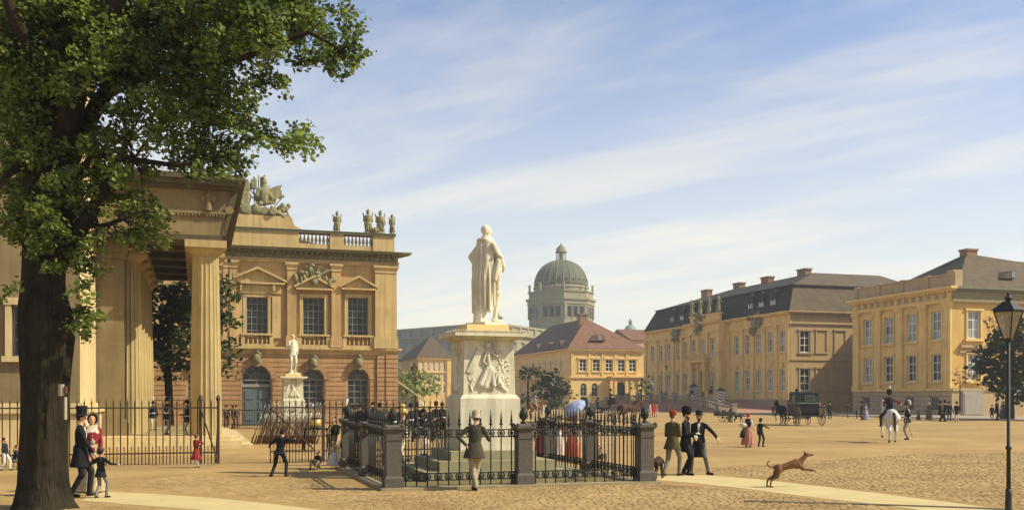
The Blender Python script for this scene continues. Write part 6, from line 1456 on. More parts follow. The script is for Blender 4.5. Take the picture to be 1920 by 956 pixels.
    if g('shawl'):
        mb.mi = MT_ACC; mb.loft([(ch.x,ch.y+.05,ch.z-.2,.05,.08,.03),(ch.x,ch.y+.02,ch.z-.08,.105,.115,.03),(ch.x,ch.y-.005,ch.z+.04,.165,.125,.03),(ch.x,ch.y-.01,ch.z+.12,.145,.1,.02),(nk.x,nk.y,nk.z+.0,.075,.075)], 30, 0, 9)
    if g('belt'):
        mb.mi = MT_ACC; mb.loft([(pel.x+lx*.3,pel.y+ly*.3,pel.z+.10,wa+.036,wa+.02),(pel.x+lx*.3,pel.y+ly*.3,pel.z+.14,wa+.034,wa+.018)], 20)
    if g('sash'):
        mb.mi = MT_ACC; mb.tube([ch+V((-.13,.06,.14)), ch+V((-.02,.125,.0)), pel+V((.12,.11,.16)), pel+V((.14,-.05,.14)), ch+V((.0,-.125,.0)), ch+V((-.12,-.07,.13)), ch+V((-.13,.06,.14))], .02, 6)
    if callable(g('extra')): sp['extra'](mb, dict(pel=pel, ch=ch, nk=nk, hd=hd, sh=sh, wr=wr))
    return mb, dict(hd=hd, R=R, pel=pel, ch=ch, wr=wr, an=an, nk=nk, k=k)
def pmats(sp):
    g = sp.get; coat = g('coat', DARK); return [g('skin', SKIN), g('hairc', HAIR_D), coat, g('trousers', GREYT), g('shoes', BOOT), g('acc', WHITE), EYE, g('slv', coat), g('skirtc', coat)]
# hats: local meshes round the head centre
def hat_mesh(kind, mts, k=1.0):
    mb = MB(); top = .055*k; name = kind
    if kind == 'top_hat': mb.lathe([(.155,top-.005),(.16,top+.002),(.1,top+.012),(.093,top+.05),(.096,top+.14),(.106,top+.2),(.1,top+.206),(.0,top+.206)], n=20, sy=1.12)
    elif kind == 'brim_hat': mb.lathe([(.155,top-.005),(.158,top+.006),(.095,top+.014),(.096,top+.07),(.085,top+.115),(.05,top+.13),(.0,top+.13)], n=18, sy=1.1)
    elif kind == 'flat_cap': mb.lathe([(.088,top-.02),(.094,top+.02),(.115,top+.06),(.11,top+.085),(.06,top+.1),(0,top+.102)], n=18, sy=1.1); mb.prism_z([(-.07,.07),(-.05,.13),(0,.15),(.05,.13),(.07,.07)], top-.015, top-.002)
    elif kind == 'floppy_hat': mb.lathe([(.135,top-.05),(.14,top-.04),(.1,top-.005),(.1,top+.06),(.085,top+.11),(.05,top+.135),(0,top+.14)], n=18, sy=1.15)
    elif kind == 'bonnet':
        n = 16; vs = []; fs = []
        prof = [(.15,.1),(.122,.04),(.1,-.04),(.075,-.095),(.03,-.12)]
        for r, y in prof:
            for i in range(n): a = math.pi*2*i/n; vs.append((r*math.cos(a), y, .012+r*1.12*math.sin(a)))
        for j in range(len(prof)-1):
            for i in range(n):
                if j == 0 and n*.66 < i < n*.84: continue
                fs.append((j*n+i, j*n+(i+1)%n, (j+1)*n+(i+1)%n, (j+1)*n+i))
        fs.append(tuple(range((len(prof)-1)*n, len(prof)*n))); mb.add(vs, fs)
    elif kind == 'head_scarf': mb.ell((0,-.02,.03),(.095,.108,.105),14,9); mb.cone((0,-.09,-.02), .05, (0,-.13,-.12), .02, 8)
    elif kind == 'spiked_helmet':
        mb.lathe([(.105,top-.03),(.1,top-.01),(.1,top+.03),(.085,top+.08),(.05,top+.115),(.03,top+.125),(.018,top+.14),(.004,top+.24)], n=16, sy=1.12); mb.prism_z([(-.08,.07),(-.05,.13),(0,.15),(.05,.13),(.08,.07)], top-.035, top-.02)
    elif kind == 'crest_helmet':
        mb.lathe([(.11,top-.06),(.103,top-.02),(.1,top+.03),(.085,top+.08),(.04,top+.11),(0,top+.115)], n=16, sy=1.15); mb.ell((0,.0,top+.17),(.045,.085,.075),10,7); mb.ell((0,.06,top+.2),(.03,.04,.05),8,6); mb.cone((0,-.12,top-.03),.05,(0,-.16,top-.1),.03,8)
    elif kind == 'fur_cap': mb.lathe([(.1,top-.03),(.115,top+.02),(.125,top+.1),(.12,top+.16),(.08,top+.2),(0,top+.21)], n=14, sy=1.1)
    elif kind == 'shako': mb.lathe([(.1,top-.02),(.098,top+.02),(.105,top+.16),(.1,top+.18),(0,top+.185)], n=16, sy=1.1); mb.prism_z([(-.08,.07),(-.05,.13),(0,.145),(.05,.13),(.08,.07)], top-.02, top-.006)
    return mb.mesh(name, mts, True)
def plume_mesh(mt, big=1.0, back=False):
    mb = MB(); top = .17
    if back: mb.tube([(0,-.02,top+.05),(0,-.08,top+.06),(0,-.13,top-.0),(0,-.14,top-.1),(0,-.13,top-.18)], [.02,.045*big,.055*big,.05*big,.015], 9)
    else: mb.tube([(0,.0,top-.0),(.0,-.01,top+.07),(0,-.03,top+.15),(0,-.06,top+.22),(0,-.09,top+.26)], [.018,.036*big,.048*big,.04*big,.012], 9)
    r = random.Random(2)
    return mb.mesh('plume', mt, True)
PLUME = cloth(236,232,220)
def person(label, px, py, hpx, rz, sp, cat='person', group=None, z=None, depth=None, hat=None, hatc=BLACK, plume=None, voxel=None, name='person'):
    """px, py = where the feet stand in the picture; hpx = height in picture rows (without the hat)."""
    d = depth if depth is not None else CAMZ*F/(py-HZ); zg = 0.0 if z is None else z
    p = at(px, d, zg); h = hpx/F*d; s = h/1.75
    o = thing(name, label, cat, p, rz, group, local=True)
    sp = dict(sp); sp.setdefault('fine', d < 27); sp.setdefault('face', d < 50)
    mb, J = human(sp); vx = voxel or (.0125 if d < 27 else .016 if d < 50 else .026)
    me = remesh_mesh(mb, pmats(sp), vx, 2, 'body')
    b = link_mesh('body', me, o); b.scale = (s,s,s)
    def kid(nm, m_, loc=(0,0,0), rot=None):
        q = link_mesh(nm, m_, b, loc)
        if rot is not None: q.rotation_euler = rot
        return q
    if hat:
        e = J['R'].to_euler(); hm = hat_mesh(hat, [hatc], J['k']); kid(hat, hm, J['hd'], e)
        if plume: kid('plume', plume_mesh(PLUME if plume is True else plume, 1.0, sp.get('plume_back', False)), J['hd'], e)
    return o, b, J
SCREEN = lambda deg: VIEW_RZ + math.radians(deg)     # 0 back to us, 90 facing left, -90 facing right, 180 facing us
def tube_mesh(name, pts, rs, m, n=6): mb = MB(); mb.tube(pts, rs, n); return mb.mesh(name, m, True)

# --- the family by the tree
o, b, J = person('gentleman in black frock coat and top hat beside the tree trunk', 151, 930, 158, SCREEN(-72), dict(coat=BLACK, trousers=cloth(38,38,42), skirt=.42, flare=1.02, shirt=True, rw=(.16,.27,.9), lw=(-.2,.2,.88), la=(-.10,.16,.08), ra=(.11,-.16,.08), hairc=HAIR_D, yaw=.1, cuff=True), hat='top_hat')
o, b, J = person('woman in crimson dress, white shawl and bonnet beside the top-hatted gentleman', 173, 922, 147, SCREEN(-150), dict(cost='dress', coat=cloth(142,48,52), skirtc=cloth(188,168,130), slv=cloth(142,48,52), acc=cloth(206,198,176), shawl=True, rw=(.12,.22,.98), lw=(-.14,.24,.92), hair='bun', yaw=-.1, flare=.85), hat='bonnet', hatc=cloth(228,222,206))
mb = MB(); mb.loft([(0,.10,.2,.1,.06),(0,.14,.6,.09,.05),(.02,.15,1.0,.06,.04)], 12, .08, 5); link_mesh('crimson_scarf', mb.mesh('crimson_scarf', cloth(158,44,56), True), b)
person('small boy in dark jacket and grey cap pointing towards the railing', 189, 933, 92, SCREEN(-18), dict(coat=cloth(40,42,40), trousers=cloth(140,134,118), skirt=.28, rw=(.5,.22,1.2), lw=(-.26,.12,1.28), la=(-.11,-.12,.09), ra=(.13,.14,.08), hs=1.28, tipl=.02), hat='flat_cap', hatc=cloth(92,98,94))
person('boy in white trousers walking behind the tree at the left edge', 9, 882, 62, SCREEN(-90), dict(coat=cloth(44,50,58), trousers=WHITE, la=(-.1,.22,.1), ra=(.1,-.2,.1), rw=(.2,.25,1.15), hs=1.2))
person('boy in grey crouching behind the trunk near the railing', 29, 880, 62, SCREEN(-60), dict(coat=cloth(50,58,62), trousers=cloth(104,104,100), pel=(0,-.1,.5), lean=(0,.12), la=(-.12,.22,.08), ra=(.12,.1,.08), rw=(.2,.3,.5), lw=(-.2,.3,.5), hs=1.15, hairc=HAIR_B))
# --- children at the railing and gate
person('little girl in a red dress reaching up at the railing', 368, 876, 62, SCREEN(-20), dict(cost='dress', coat=cloth(150,52,46), skirtc=cloth(150,52,46), hem=.42, flare=.75, rw=(.24,.2,1.35), lw=(-.1,.3,1.2), la=(-.07,-.05,.08), ra=(.08,.06,.08), trousers=WHITE, hairc=HAIR_B, hs=1.25))
person('boy in dark suit with legs apart pulling at the open gate leaf', 524, 893, 92, SCREEN(-8), dict(coat=cloth(36,38,40), trousers=cloth(38,38,40), skirt=.16, rw=(.46,.3,1.32), lw=(-.46,.22,1.08), la=(-.28,-.02,.08), ra=(.22,.04,.08), pel=(.0,0,.88), lean=(.08,.02), lf=(-.8,.6,0), rf=(.3,1,0), hs=1.15))
person('woman in dark bodice and olive skirt resting her chin on her hand by the gate', 627, 872, 92, SCREEN(172), dict(cost='dress', coat=cloth(40,36,34), skirtc=cloth(96,88,68), slv=cloth(40,36,34), sleeve=.4, puff=True, rw=(.08,.18,1.36), lw=(-.16,.16,.84), re=(.5,.3,-1), hair='bun', yaw=-.25, flare=.72, fine=True), voxel=.014)
person('little girl in a white dress standing before the woman by the gate', 625, 878, 50, SCREEN(190), dict(cost='dress', coat=cloth(206,180,150), skirtc=WHITE, slv=SKIN, sleeve=.1, hem=.2, flare=1.2, rw=(.12,.2,.95), lw=(-.26,.1,1.35), hs=1.35, hairc=HAIR_B, trousers=WHITE), hat='brim_hat', hatc=cloth(222,190,140))
person('small boy in dark smock sitting on the ground by the gate', 596, 880, 62, SCREEN(150), dict(coat=cloth(52,46,40), trousers=cloth(150,138,112), pel=(0,0,.22), la=(-.16,.42,.08), ra=(.18,.38,.08), rw=(.14,.3,.5), lw=(-.14,.3,.5), lk=(-.4,.5,1), rk=(.4,.5,1), hs=1.2, hairc=HAIR_B))
# --- the man leaning on the fence
o, b, J = person('man in brown jacket and pale hat leaning at the iron fence, back turned', 889, 919, 146, SCREEN(-4), dict(coat=cloth(74,68,54), trousers=cloth(170,158,128), skirt=.3, flare=1.12, rw=(.24,.42,1.24), lw=(-.18,-.02,1.02), le=(-1,-.1,.05), re=(.6,-.4,-1), ra=(-.02,.05,.08), la=(.05,-.06,.08), pel=(.0,.02,.93), lean=(.02,.09), tipr=.0, hairc=cloth(96,88,72), curl=.8), hat='floppy_hat', hatc=cloth(176,164,138))
# --- the three strollers
person('stroller in olive coat and red cap, left of the three', 1261, 892, 121, SCREEN(-40), dict(coat=cloth(88,80,50), trousers=cloth(128,122,108), skirt=.3, flare=1.1, rw=(.08,.3,1.12), lw=(-.12,.28,1.1), la=(-.12,-.24,.09), ra=(.10,.18,.08), hairc=HAIR_B, tipl=.0), hat='flat_cap', hatc=cloth(160,66,44))
o, b, J = person('stroller all in black with a tall cap, between the other two', 1286, 890, 121, SCREEN(-120), dict(coat=BLACK, trousers=BLACK, skirt=.4, rw=(.02,.27,1.12), lw=(.02,.24,1.06), la=(-.1,-.1,.08), ra=(.12,.12,.08), beard=True, acc=WHITE, gloves=True), hat='fur_cap', hatc=cloth(30,30,32))
link_mesh('walking_stick', tube_mesh('walking_stick', [(.02,.3,1.1),(-.25,.42,.7)], .011, cloth(70,56,40)), b)
person('bearded stroller in dark open coat and grey trousers with his arm held out', 1311, 889, 119, SCREEN(160), dict(coat=cloth(36,38,40), trousers=cloth(112,112,106), skirt=.52, flare=.95, shirt=True, rw=(.1,.16,1.0), lw=(-.52,.16,1.0), la=(-.26,.05,.08), ra=(.24,-.1,.08), pel=(0,0,.9), beard=True, yaw=.2, lf=(-1,.5,0), rf=(.3,1,0), cuff=True), hat='brim_hat', hatc=BLACK)
# --- mother with child on the square
def basket(mb, J): mb.mi = 5; mb.ell(J['pel']+Vector((-.22,-.16,.2)), (.2,.14,.12))
o, b, J = person('market woman with red headscarf, pink skirt and white bundle walking away', 1403, 838, 64, SCREEN(-30), dict(cost='dress', coat=cloth(54,46,44), skirtc=cloth(178,124,102), slv=WHITE, acc=cloth(214,208,190), flare=.95, rw=(.2,.2,.95), lw=(-.25,.1,.98), extra=basket, hem=.12), hat='head_scarf', hatc=cloth(160,58,44))
mb = MB(); mb.loft([(-.24,-.18,.5,.16,.2),(-.22,-.16,.75,.14,.17),(-.18,-.12,1.0,.06,.08)], 14, .06, 5); link_mesh('dark_apron', mb.mesh('dark_apron', cloth(52,48,46), True), b)
person('boy in black walking beside the market woman, pointing ahead', 1426, 837, 52, SCREEN(-50), dict(coat=cloth(40,42,46), trousers=cloth(44,46,50), skirt=.25, rw=(.3,.5,1.15), la=(-.1,-.08,.08), ra=(.1,.1,.08), hs=1.15), hat='brim_hat')
# --- soldiers of the guard on the portico
SOLD = dict(coat=cloth(38,42,54), trousers=cloth(206,200,182), collar=True, skirt=.26, belt=True, acc=WHITE)
def musket_child(b, x=.2, up=True):
    mb = MB(); mb.tube([(x,.12,.1),(x,.1,1.5)], .016, 6); link_mesh('musket', mb.mesh('musket', cloth(60,46,36), True), b)
person('soldier in dark coat on the portico steps, arm stretched out in talk', 312, 816, 68, SCREEN(-80), dict(SOLD, trousers=cloth(140,146,150), rw=(.2,.6,1.3), lw=(-.2,.1,.9), sash=True, plume_back=True), z=.46, depth=43.6, hat='spiked_helmet', hatc=BLACK, plume=PLUME)
person('soldier with white plume and white belt leaning by the front column', 351, 818, 72, SCREEN(95), dict(SOLD, rw=(.2,.2,1.0), lw=(-.15,.25,1.1)), z=.31, depth=43.0, hat='spiked_helmet', hatc=BLACK, plume=True)
person('soldier in white trousers further inside the portico', 287, 806, 54, SCREEN(-150), dict(SOLD), z=.46, depth=50, hat='spiked_helmet', hatc=BLACK, plume=True)
person('soldier at the back of the portico, beside the column row', 277, 800, 44, SCREEN(180), dict(SOLD), z=.46, depth=56, hat='spiked_helmet', hatc=BLACK)
for px, c_ in ((424, 'in brown by the rail left of the arsenal door'), (436, 'in brown by the rail, nearest to the arsenal door'), (443, 'in grey leaning on the arsenal rail')):
    person('far soldier ' + c_, px, 800, 42, SCREEN(px*37 % 360), dict(coat=cloth(96,84,66), trousers=cloth(84,76,64)), depth=70.5, hat='flat_cap', hatc=cloth(60,56,50), group='far soldiers by the arsenal')
# --- soldiers behind the monument fence
person('officer with drooping white plume turning to the woman by the gate', 649, 864, 98, SCREEN(110), dict(SOLD, trousers=cloth(56,58,66), rw=(.15,.25,1.1)), depth=33.2, hat='spiked_helmet', hatc=BLACK, plume=True)
o, b, J = person('cuirassier in white coat and brass helmet behind the fence', 757, 872, 104, SCREEN(110), dict(coat=cloth(228,214,186), trousers=cloth(232,226,206), slv=cloth(214,190,160), acc=cloth(170,60,44), sash=True, tallboot=True, skirt=.22), depth=30.9, hat='crest_helmet', hatc=mat('brass_helmet', srgb(214,174,96), .35, .1, 6, metallic=.7))
person('soldier with white plume further back, left of the cuirassier', 688, 850, 84, SCREEN(120), dict(SOLD, trousers=cloth(60,62,68)), depth=37, hat='spiked_helmet', hatc=BLACK, plume=True)
person('soldier in a brown fur cap between plumed soldier and cuirassier', 724, 852, 82, SCREEN(150), dict(SOLD, trousers=cloth(60,62,68)), depth=36.5, hat='fur_cap', hatc=cloth(120,104,70))
o, b, J = person('soldier with tall white plume holding up a musket, right of the cuirassier', 793, 852, 86, SCREEN(-110), dict(SOLD, trousers=WHITE, rw=(.2,.45,1.35), sash=True), depth=36, hat='spiked_helmet', hatc=BLACK, plume=True)
r = random.Random(8)
for i, px in enumerate((664,676,700,712,738,748,770,782,806,818,829)):
    person('dark soldier in a %s, %s from the left in the ranks behind the fence' % (('shako','spiked helmet','flat cap')[i%3], ORD[i]), px, 826, 68+r.uniform(-3,3), SCREEN(r.uniform(150,210)), dict(SOLD, coat=cloth(40,42,48), trousers=cloth(64,62,60)), depth=48+r.uniform(-2,3), hat=('shako','spiked_helmet','flat_cap')[i%3], hatc=BLACK, group='dark soldiers in the ranks')
# --- ladies beyond the fence
person('woman in maroon dress beyond the fence, nearest the middle post', 1012, 853, 66, SCREEN(170), dict(cost='dress', coat=cloth(120,50,54), flare=.8), depth=36, hat='bonnet', hatc=cloth(120,70,60))
person('woman in white and pink dress beyond the right fence panel', 1047, 858, 74, SCREEN(-160), dict(cost='dress', coat=cloth(206,150,130), skirtc=cloth(224,204,190), flare=.85), depth=36, hat='bonnet', hatc=cloth(216,206,190))
o, b, J = person('woman in brick-red dress carrying a pale blue parasol', 1073, 860, 76, SCREEN(150), dict(cost='dress', coat=cloth(176,78,58), skirtc=cloth(186,92,70), flare=.95, rw=(.18,.26,1.2)), depth=35, hat='bonnet', hatc=cloth(160,90,70))
pm = thing('parasol', 'open pale blue parasol held over the woman in brick red', 'parasol', at(1078, 35, 1.15), SCREEN(150), local=True)
mb = MB(); n = 10; vs = [(0,0,.16)]; fs = []
for i in range(n): a = 2*math.pi*i/n; vs.append((.42*math.cos(a), .42*math.sin(a), 0)); vs.append((.25*math.cos(a), .25*math.sin(a), .11))
for i in range(n): j = (i+1)%n; fs += [(1+2*i,1+2*j,2+2*j,2+2*i),(0,2+2*i,2+2*j)]
mb.add(vs, fs); cm = mb.mesh('canopy', cloth(176,186,214), False); q = link_mesh('canopy', cm, pm, (0,0,.55)); q.rotation_euler = (-.75,.25,0)
link_mesh('stick', tube_mesh('stick', [(0,.0,.0),(0,.13,.68)], .01, cloth(120,96,60)), pm)
person('child in brown sitting beyond the right fence panel, by the inner post', 1121, 880, 62, SCREEN(-120), dict(coat=cloth(110,84,60), trousers=cloth(96,92,80), pel=(0,0,.3), la=(-.1,.4,.08), ra=(.12,.3,.08), hs=1.2), depth=31.5)
# --- strollers along the palaces
r = random.Random(12)
M1 = lambda c, t: dict(coat=c, trousers=t, skirt=.42)
D1 = lambda c, s: dict(cost='dress', coat=c, skirtc=s)
far = [(1763,790,40,'top_hat',M1(BLACK,DARK),'gentleman in black, leftmost of the group before the ochre palace'),(1772,790,41,'top_hat',M1(DARK,BLACK),'gentleman in black, second of the group before the ochre palace'),(1780,789,39,'brim_hat',M1(NAVY,DARK),'gentleman in navy, third of the group before the ochre palace'),(1794,790,39,'shako',dict(coat=DARK,trousers=WHITE,skirt=.4),'man with white trousers, right end of the group before the ochre palace'),
 (1742,786,34,'bonnet',D1(cloth(110,84,66),cloth(120,94,74)),'woman in brown beside the cellar window of the ochre palace'),(1616,787,36,'top_hat',M1(BLACK,BLACK),'man in black walking with the lavender lady'),(1623,787,34,'bonnet',D1(cloth(150,140,160),cloth(160,150,170)),'lady in lavender dress before the ochre palace corner'),(1606,784,22,'brim_hat',M1(DARK,DARK),'child in dark left of the couple by the ochre palace'),
 (1556,786,36,'top_hat',M1(cloth(48,56,52),DARK),'man in dark green right of the black coach'),(1590,782,30,'brim_hat',M1(NAVY,GREYT),'man in navy further along the lane between the palaces'),(1537,782,30,'bonnet',D1(cloth(130,70,60),cloth(120,84,70)),'woman in dull red right behind the coach'),(1546,783,30,'brim_hat',M1(cloth(96,76,60),GREYT),'man in brown close behind the coach'),
 (1860,786,30,'brim_hat',M1(DARK,DARK),'short man in dark, left of those under the dark tree'),(1869,788,42,'top_hat',M1(BLACK,DARK),'tall man in black under the dark tree at the right'),(1881,787,38,'bonnet',D1(cloth(120,104,80),cloth(104,96,76)),'woman in drab dress under the dark tree at the right'),
 (1450,780,26,'flat_cap',M1(cloth(70,76,80),DARK),'small figure in grey left of the coach'),(1722,787,22,'head_scarf',D1(cloth(60,70,60),cloth(66,78,64)),'crouching woman in dark green right of the standing hussar')]
for px, py, hp, hat, sp, lb in far:
    person(lb, px, py, hp-3, SCREEN(r.choice((170,-170,90,-90,150,-20))), sp, depth=CAMZ*F/(py-HZ), hat=hat, hatc=BLACK if hat != 'bonnet' else cloth(190,176,150), group='strollers along the palaces')
for px, u, hp, sp, hat, lb in ((1297,76.2,24,dict(coat=NAVY,trousers=WHITE),'shako','sentry standing beside the further sentry box'),(1333,79.5,26,dict(coat=NAVY,trousers=cloth(190,180,160)),'shako','sentry standing at the palace door'),(1240,76.5,20,M1(DARK,DARK),'top_hat','man in black on the ramp, left of the lamp'),(1249,76.5,18,D1(cloth(70,80,80),cloth(70,80,80)),'bonnet','woman in dark green on the ramp beside the man in black')):
    v = on_u(px, u); d = u*ST+v*CT; person(lb, px, 0, hp*1.0, SCREEN(180), sp, depth=d, z=RAMP_ZP(v)+.01, hat=hat, group='figures on the ramp')
for px, py, hp, sp, lb in ((1219,782,28,dict(coat=WHITE,trousers=WHITE,skirt=.3),'man in white below the ramp wall'),(1225,782,28,dict(coat=cloth(190,60,50),trousers=cloth(190,60,50),skirt=.3),'man all in red below the ramp wall'),(1231,781,26,dict(coat=cloth(200,120,110),trousers=WHITE,skirt=.3),'man in pink coat below the ramp wall'),(1019,776,20,D1(WHITE,WHITE),'lady in white beside the garden, left of the parasol'),(1023,776,20,D1(WHITE,cloth(210,206,190)),'second lady in white beside the garden'),(1086,774,24,M1(DARK,BLACK),'gentleman in black right of the parasol'),(1081,774,22,M1(DARK,DARK),'gentleman in dark grey behind the parasol'),(1060,778,22,M1(cloth(110,120,110),GREYT),'man in grey green left of the parasol')):
    person(lb, px, py, hp, SCREEN(r.choice((180,90,-90))), sp, hat='brim_hat' if 'cost' not in sp else 'bonnet', hatc=BLACK if 'cost' not in sp else WHITE, group='small figures in the middle distance')
# ------------------------------------------------------------------ statues
def marble_person(sp, mtl, voxel): mb, J = human(sp); return remesh_mesh(mb, [mtl]*1 if True else None, voxel, 1, 'body') if False else (mb, J)
def cloak(mb, J):
    pel, ch, nk = J['pel'], J['ch'], J['nk']; mb.mi = 2
    mb.loft([(-.02,-.07,.20,.20,.13,.09),(-.02,-.06,.5,.225,.16,.085),(-.02,-.05,.85,.235,.175,.07),(0,-.03,1.12,.235,.165,.04),(0,-.02,1.34,.212,.14,.03),(0,-.02,1.43,.195,.12,.02),(0,-.01,1.48,.15,.1,.02),(0,0,1.54,.082,.08)], 48, 0, 9, .6)
    for i, (x, y, w) in enumerate(((-.2,-.13,.03),(-.14,-.18,.026),(-.07,-.21,.03),(.0,-.22,.024),(.07,-.2,.03),(.14,-.16,.026),(.2,-.1,.03),(-.23,-.04,.03),(.23,-.02,.028))):
        mb.cone((x*.7,y*.8,1.36), w*.8, (x*1.1,y*1.1,.75), w*.9, 7); mb.cone((x*1.1,y*1.1,.75), w*.9, (x*1.08,y*1.0,.2+.05*(i%3)), w, 7)
    mb.loft([(0,-.01,1.33,.22,.15,.03),(0,-.01,1.42,.212,.135,.03),(0,0,1.48,.16,.11,.02),(0,0,1.52,.1,.09)], 28, 0, 5); mb.tube([(.2,.02,1.4),(.1,-.12,1.46),(0,-.14,1.47),(-.1,-.12,1.46),(-.2,.02,1.4)], .03, 7)
    # the end of the cloak swept up across the right arm
    for a, b, r0, r1 in (((.24,-.02,1.34),(.3,.1,1.1),.06,.05),((.3,.1,1.1),(.2,.24,1.0),.05,.06),((.28,.06,1.08),(.27,-.02,.75),.06,.045),((.25,.1,1.05),(.2,.12,.62),.06,.04),((.2,.18,1.0),(.14,.16,.7),.055,.04),((.3,.02,1.2),(.1,.2,1.05),.045,.04)): mb.cone(a, r0, b, r1, 8)
    mb.cone((-.27,-.04,1.28), .05, (-.3,-.02,.98), .06, 8); mb.cone((-.3,-.02,.98), .06, (-.24,-.05,.55), .045, 8)
def marble_statue(name, label, loc, rz, h, sp, voxel, group=None):
    o = thing(name, label, 'statue', loc, rz, group, local=True); mb, J = human(sp); me = remesh_mesh(mb, [M_marble], voxel, 1, 'figure')
    b = link_mesh('figure', me, o); s = h/1.75; b.scale = (s*.92,s*.95,s)
    mb = MB(); mb.box(-.26,.26,-.26,.26,-.0,.05); mb.lathe([(.13,.05),(.12,.2),(.08,.45)], (.0,-.14,0), 10); q = link_mesh('support', mb.mesh('support', M_marble), o); q.scale = (s,s,s); b.location = (0,0,.05*s)
    return o
marble_statue('marble_general_statue', 'tall white marble statue of a cloaked man, back turned, on the fenced pedestal', (MU+.1, MV, 3.921), SCREEN(-46), 2.6,
    dict(coat=M_marble, skirt=.2, rw=(.16,.26,1.02), lw=(-.27,.02,.98), re=(1,-.3,-.3), le=(-1,-.3,-.1), la=(-.1,-.08,.08), ra=(.12,.12,.08), fine=True, yaw=-.85, extra=cloak, breech=True, hs=1.0), .008)
def toga(mb, J):
    mb.loft([(-.06,-.08,.3,.16,.1,.06),(-.06,-.07,.7,.19,.12,.05),(-.05,-.05,1.1,.2,.13,.04),(0,-.03,1.4,.19,.12,.02),(0,0,1.52,.08,.07)], 36, 0, 8)
marble_statue('marble_general_statue', 'small white marble statue of a standing man before the arsenal arches', STATUE2, SCREEN(-150), 2.62, dict(coat=M_marble, skirt=.25, rw=(.12,.2,1.3), lw=(-.2,.1,.95), la=(-.12,-.05,.08), ra=(.14,.12,.08), face=True, yaw=.1, extra=toga, breech=True), .02)

# armour trophies on the arsenal's attic
def trophy(px, py0, py1, label, seed, shield, cannon, wide=1.0):
    v = ZV+.5; u = on_v(px, v); H = (py0-py1)/F*(79.0); o = thing('stone_trophy', label, 'sculpture', (u, v, Z_ATTIC+.002), 0, 'stone trophies on the arsenal roof', local=True)
    mb = MB(); k = H/2.6; r = random.Random(seed)
    mb.lathe([(.42*wide,0),(.4*wide,.2),(.3*wide,.3),(.38*wide,.7),(.42*wide,1.0),(.33*wide,1.2),(.38*wide,1.5),(.36*wide,1.8),(.16,1.95),(.15,2.05)], n=14)
    mb.ell((0,0,2.22), (.2,.22,.24), 10, 8); mb.ell((.02,-.05,2.42), (.1,.24,.12), 8, 6); mb.cone((0,-.18,2.2), .07, (0,-.26,2.14), .05, 6)
    for sg in (-1,1): mb.cone((.36*sg*wide,0,1.75), .14, (.42*sg*wide,-.05,1.3), .12, 8); mb.cone((.3*sg*wide,.05,1.2), .05, (.52*sg*wide,.08,2.15+.1*sg), .05, 6); mb.cone((.46*sg*wide,.08,2.0), .09, (.52*sg*wide,.08,2.2), .03, 6)
    for i in range(8): a = r.uniform(0,6.28); mb.cone((.34*wide*math.cos(a),.34*math.sin(a),.95), .06, (.42*wide*math.cos(a),.42*math.sin(a),.35), .08, 6)
    if shield: mb.ell((.22,-.32,1.2), (.32,.1,.42), 12, 8); mb.ell((.22,-.42,1.2), (.12,.06,.14), 8, 6)
    if cannon: mb.lathe([(.3,-.3),(.3,.25),(.34,.3),(.2,.32)], (.62,-.4,.32), 12, 'y'); mb.cone((.62,-.74,.32), .16, (.62,-.5,.32), .2, 8); mb.cone((.3,-.2,.2), .2, (.5,-.2,.2), .2, 8)
    mb.box(-.5*wide,.5*wide,-.42,.42,0,.12)
    me = remesh_mesh(mb, [M_trophy], .035, 1, 'armour'); b = link_mesh('armour', me, o); b.scale = (k,k,k)
trophy(632, 431, 390, 'stone armour trophy standing alone over the first roof pier', 1, False, False)
trophy(690, 434, 386, 'tall helmeted stone figure beside a cannon mouth on the roof', 2, False, True)
trophy(713, 434, 387, 'stone armour trophy with a round shield near the roof corner', 3, True, False)
trophy(735, 434, 393, 'slim stone trophy at the very corner of the arsenal roof', 4, False, False, .7)
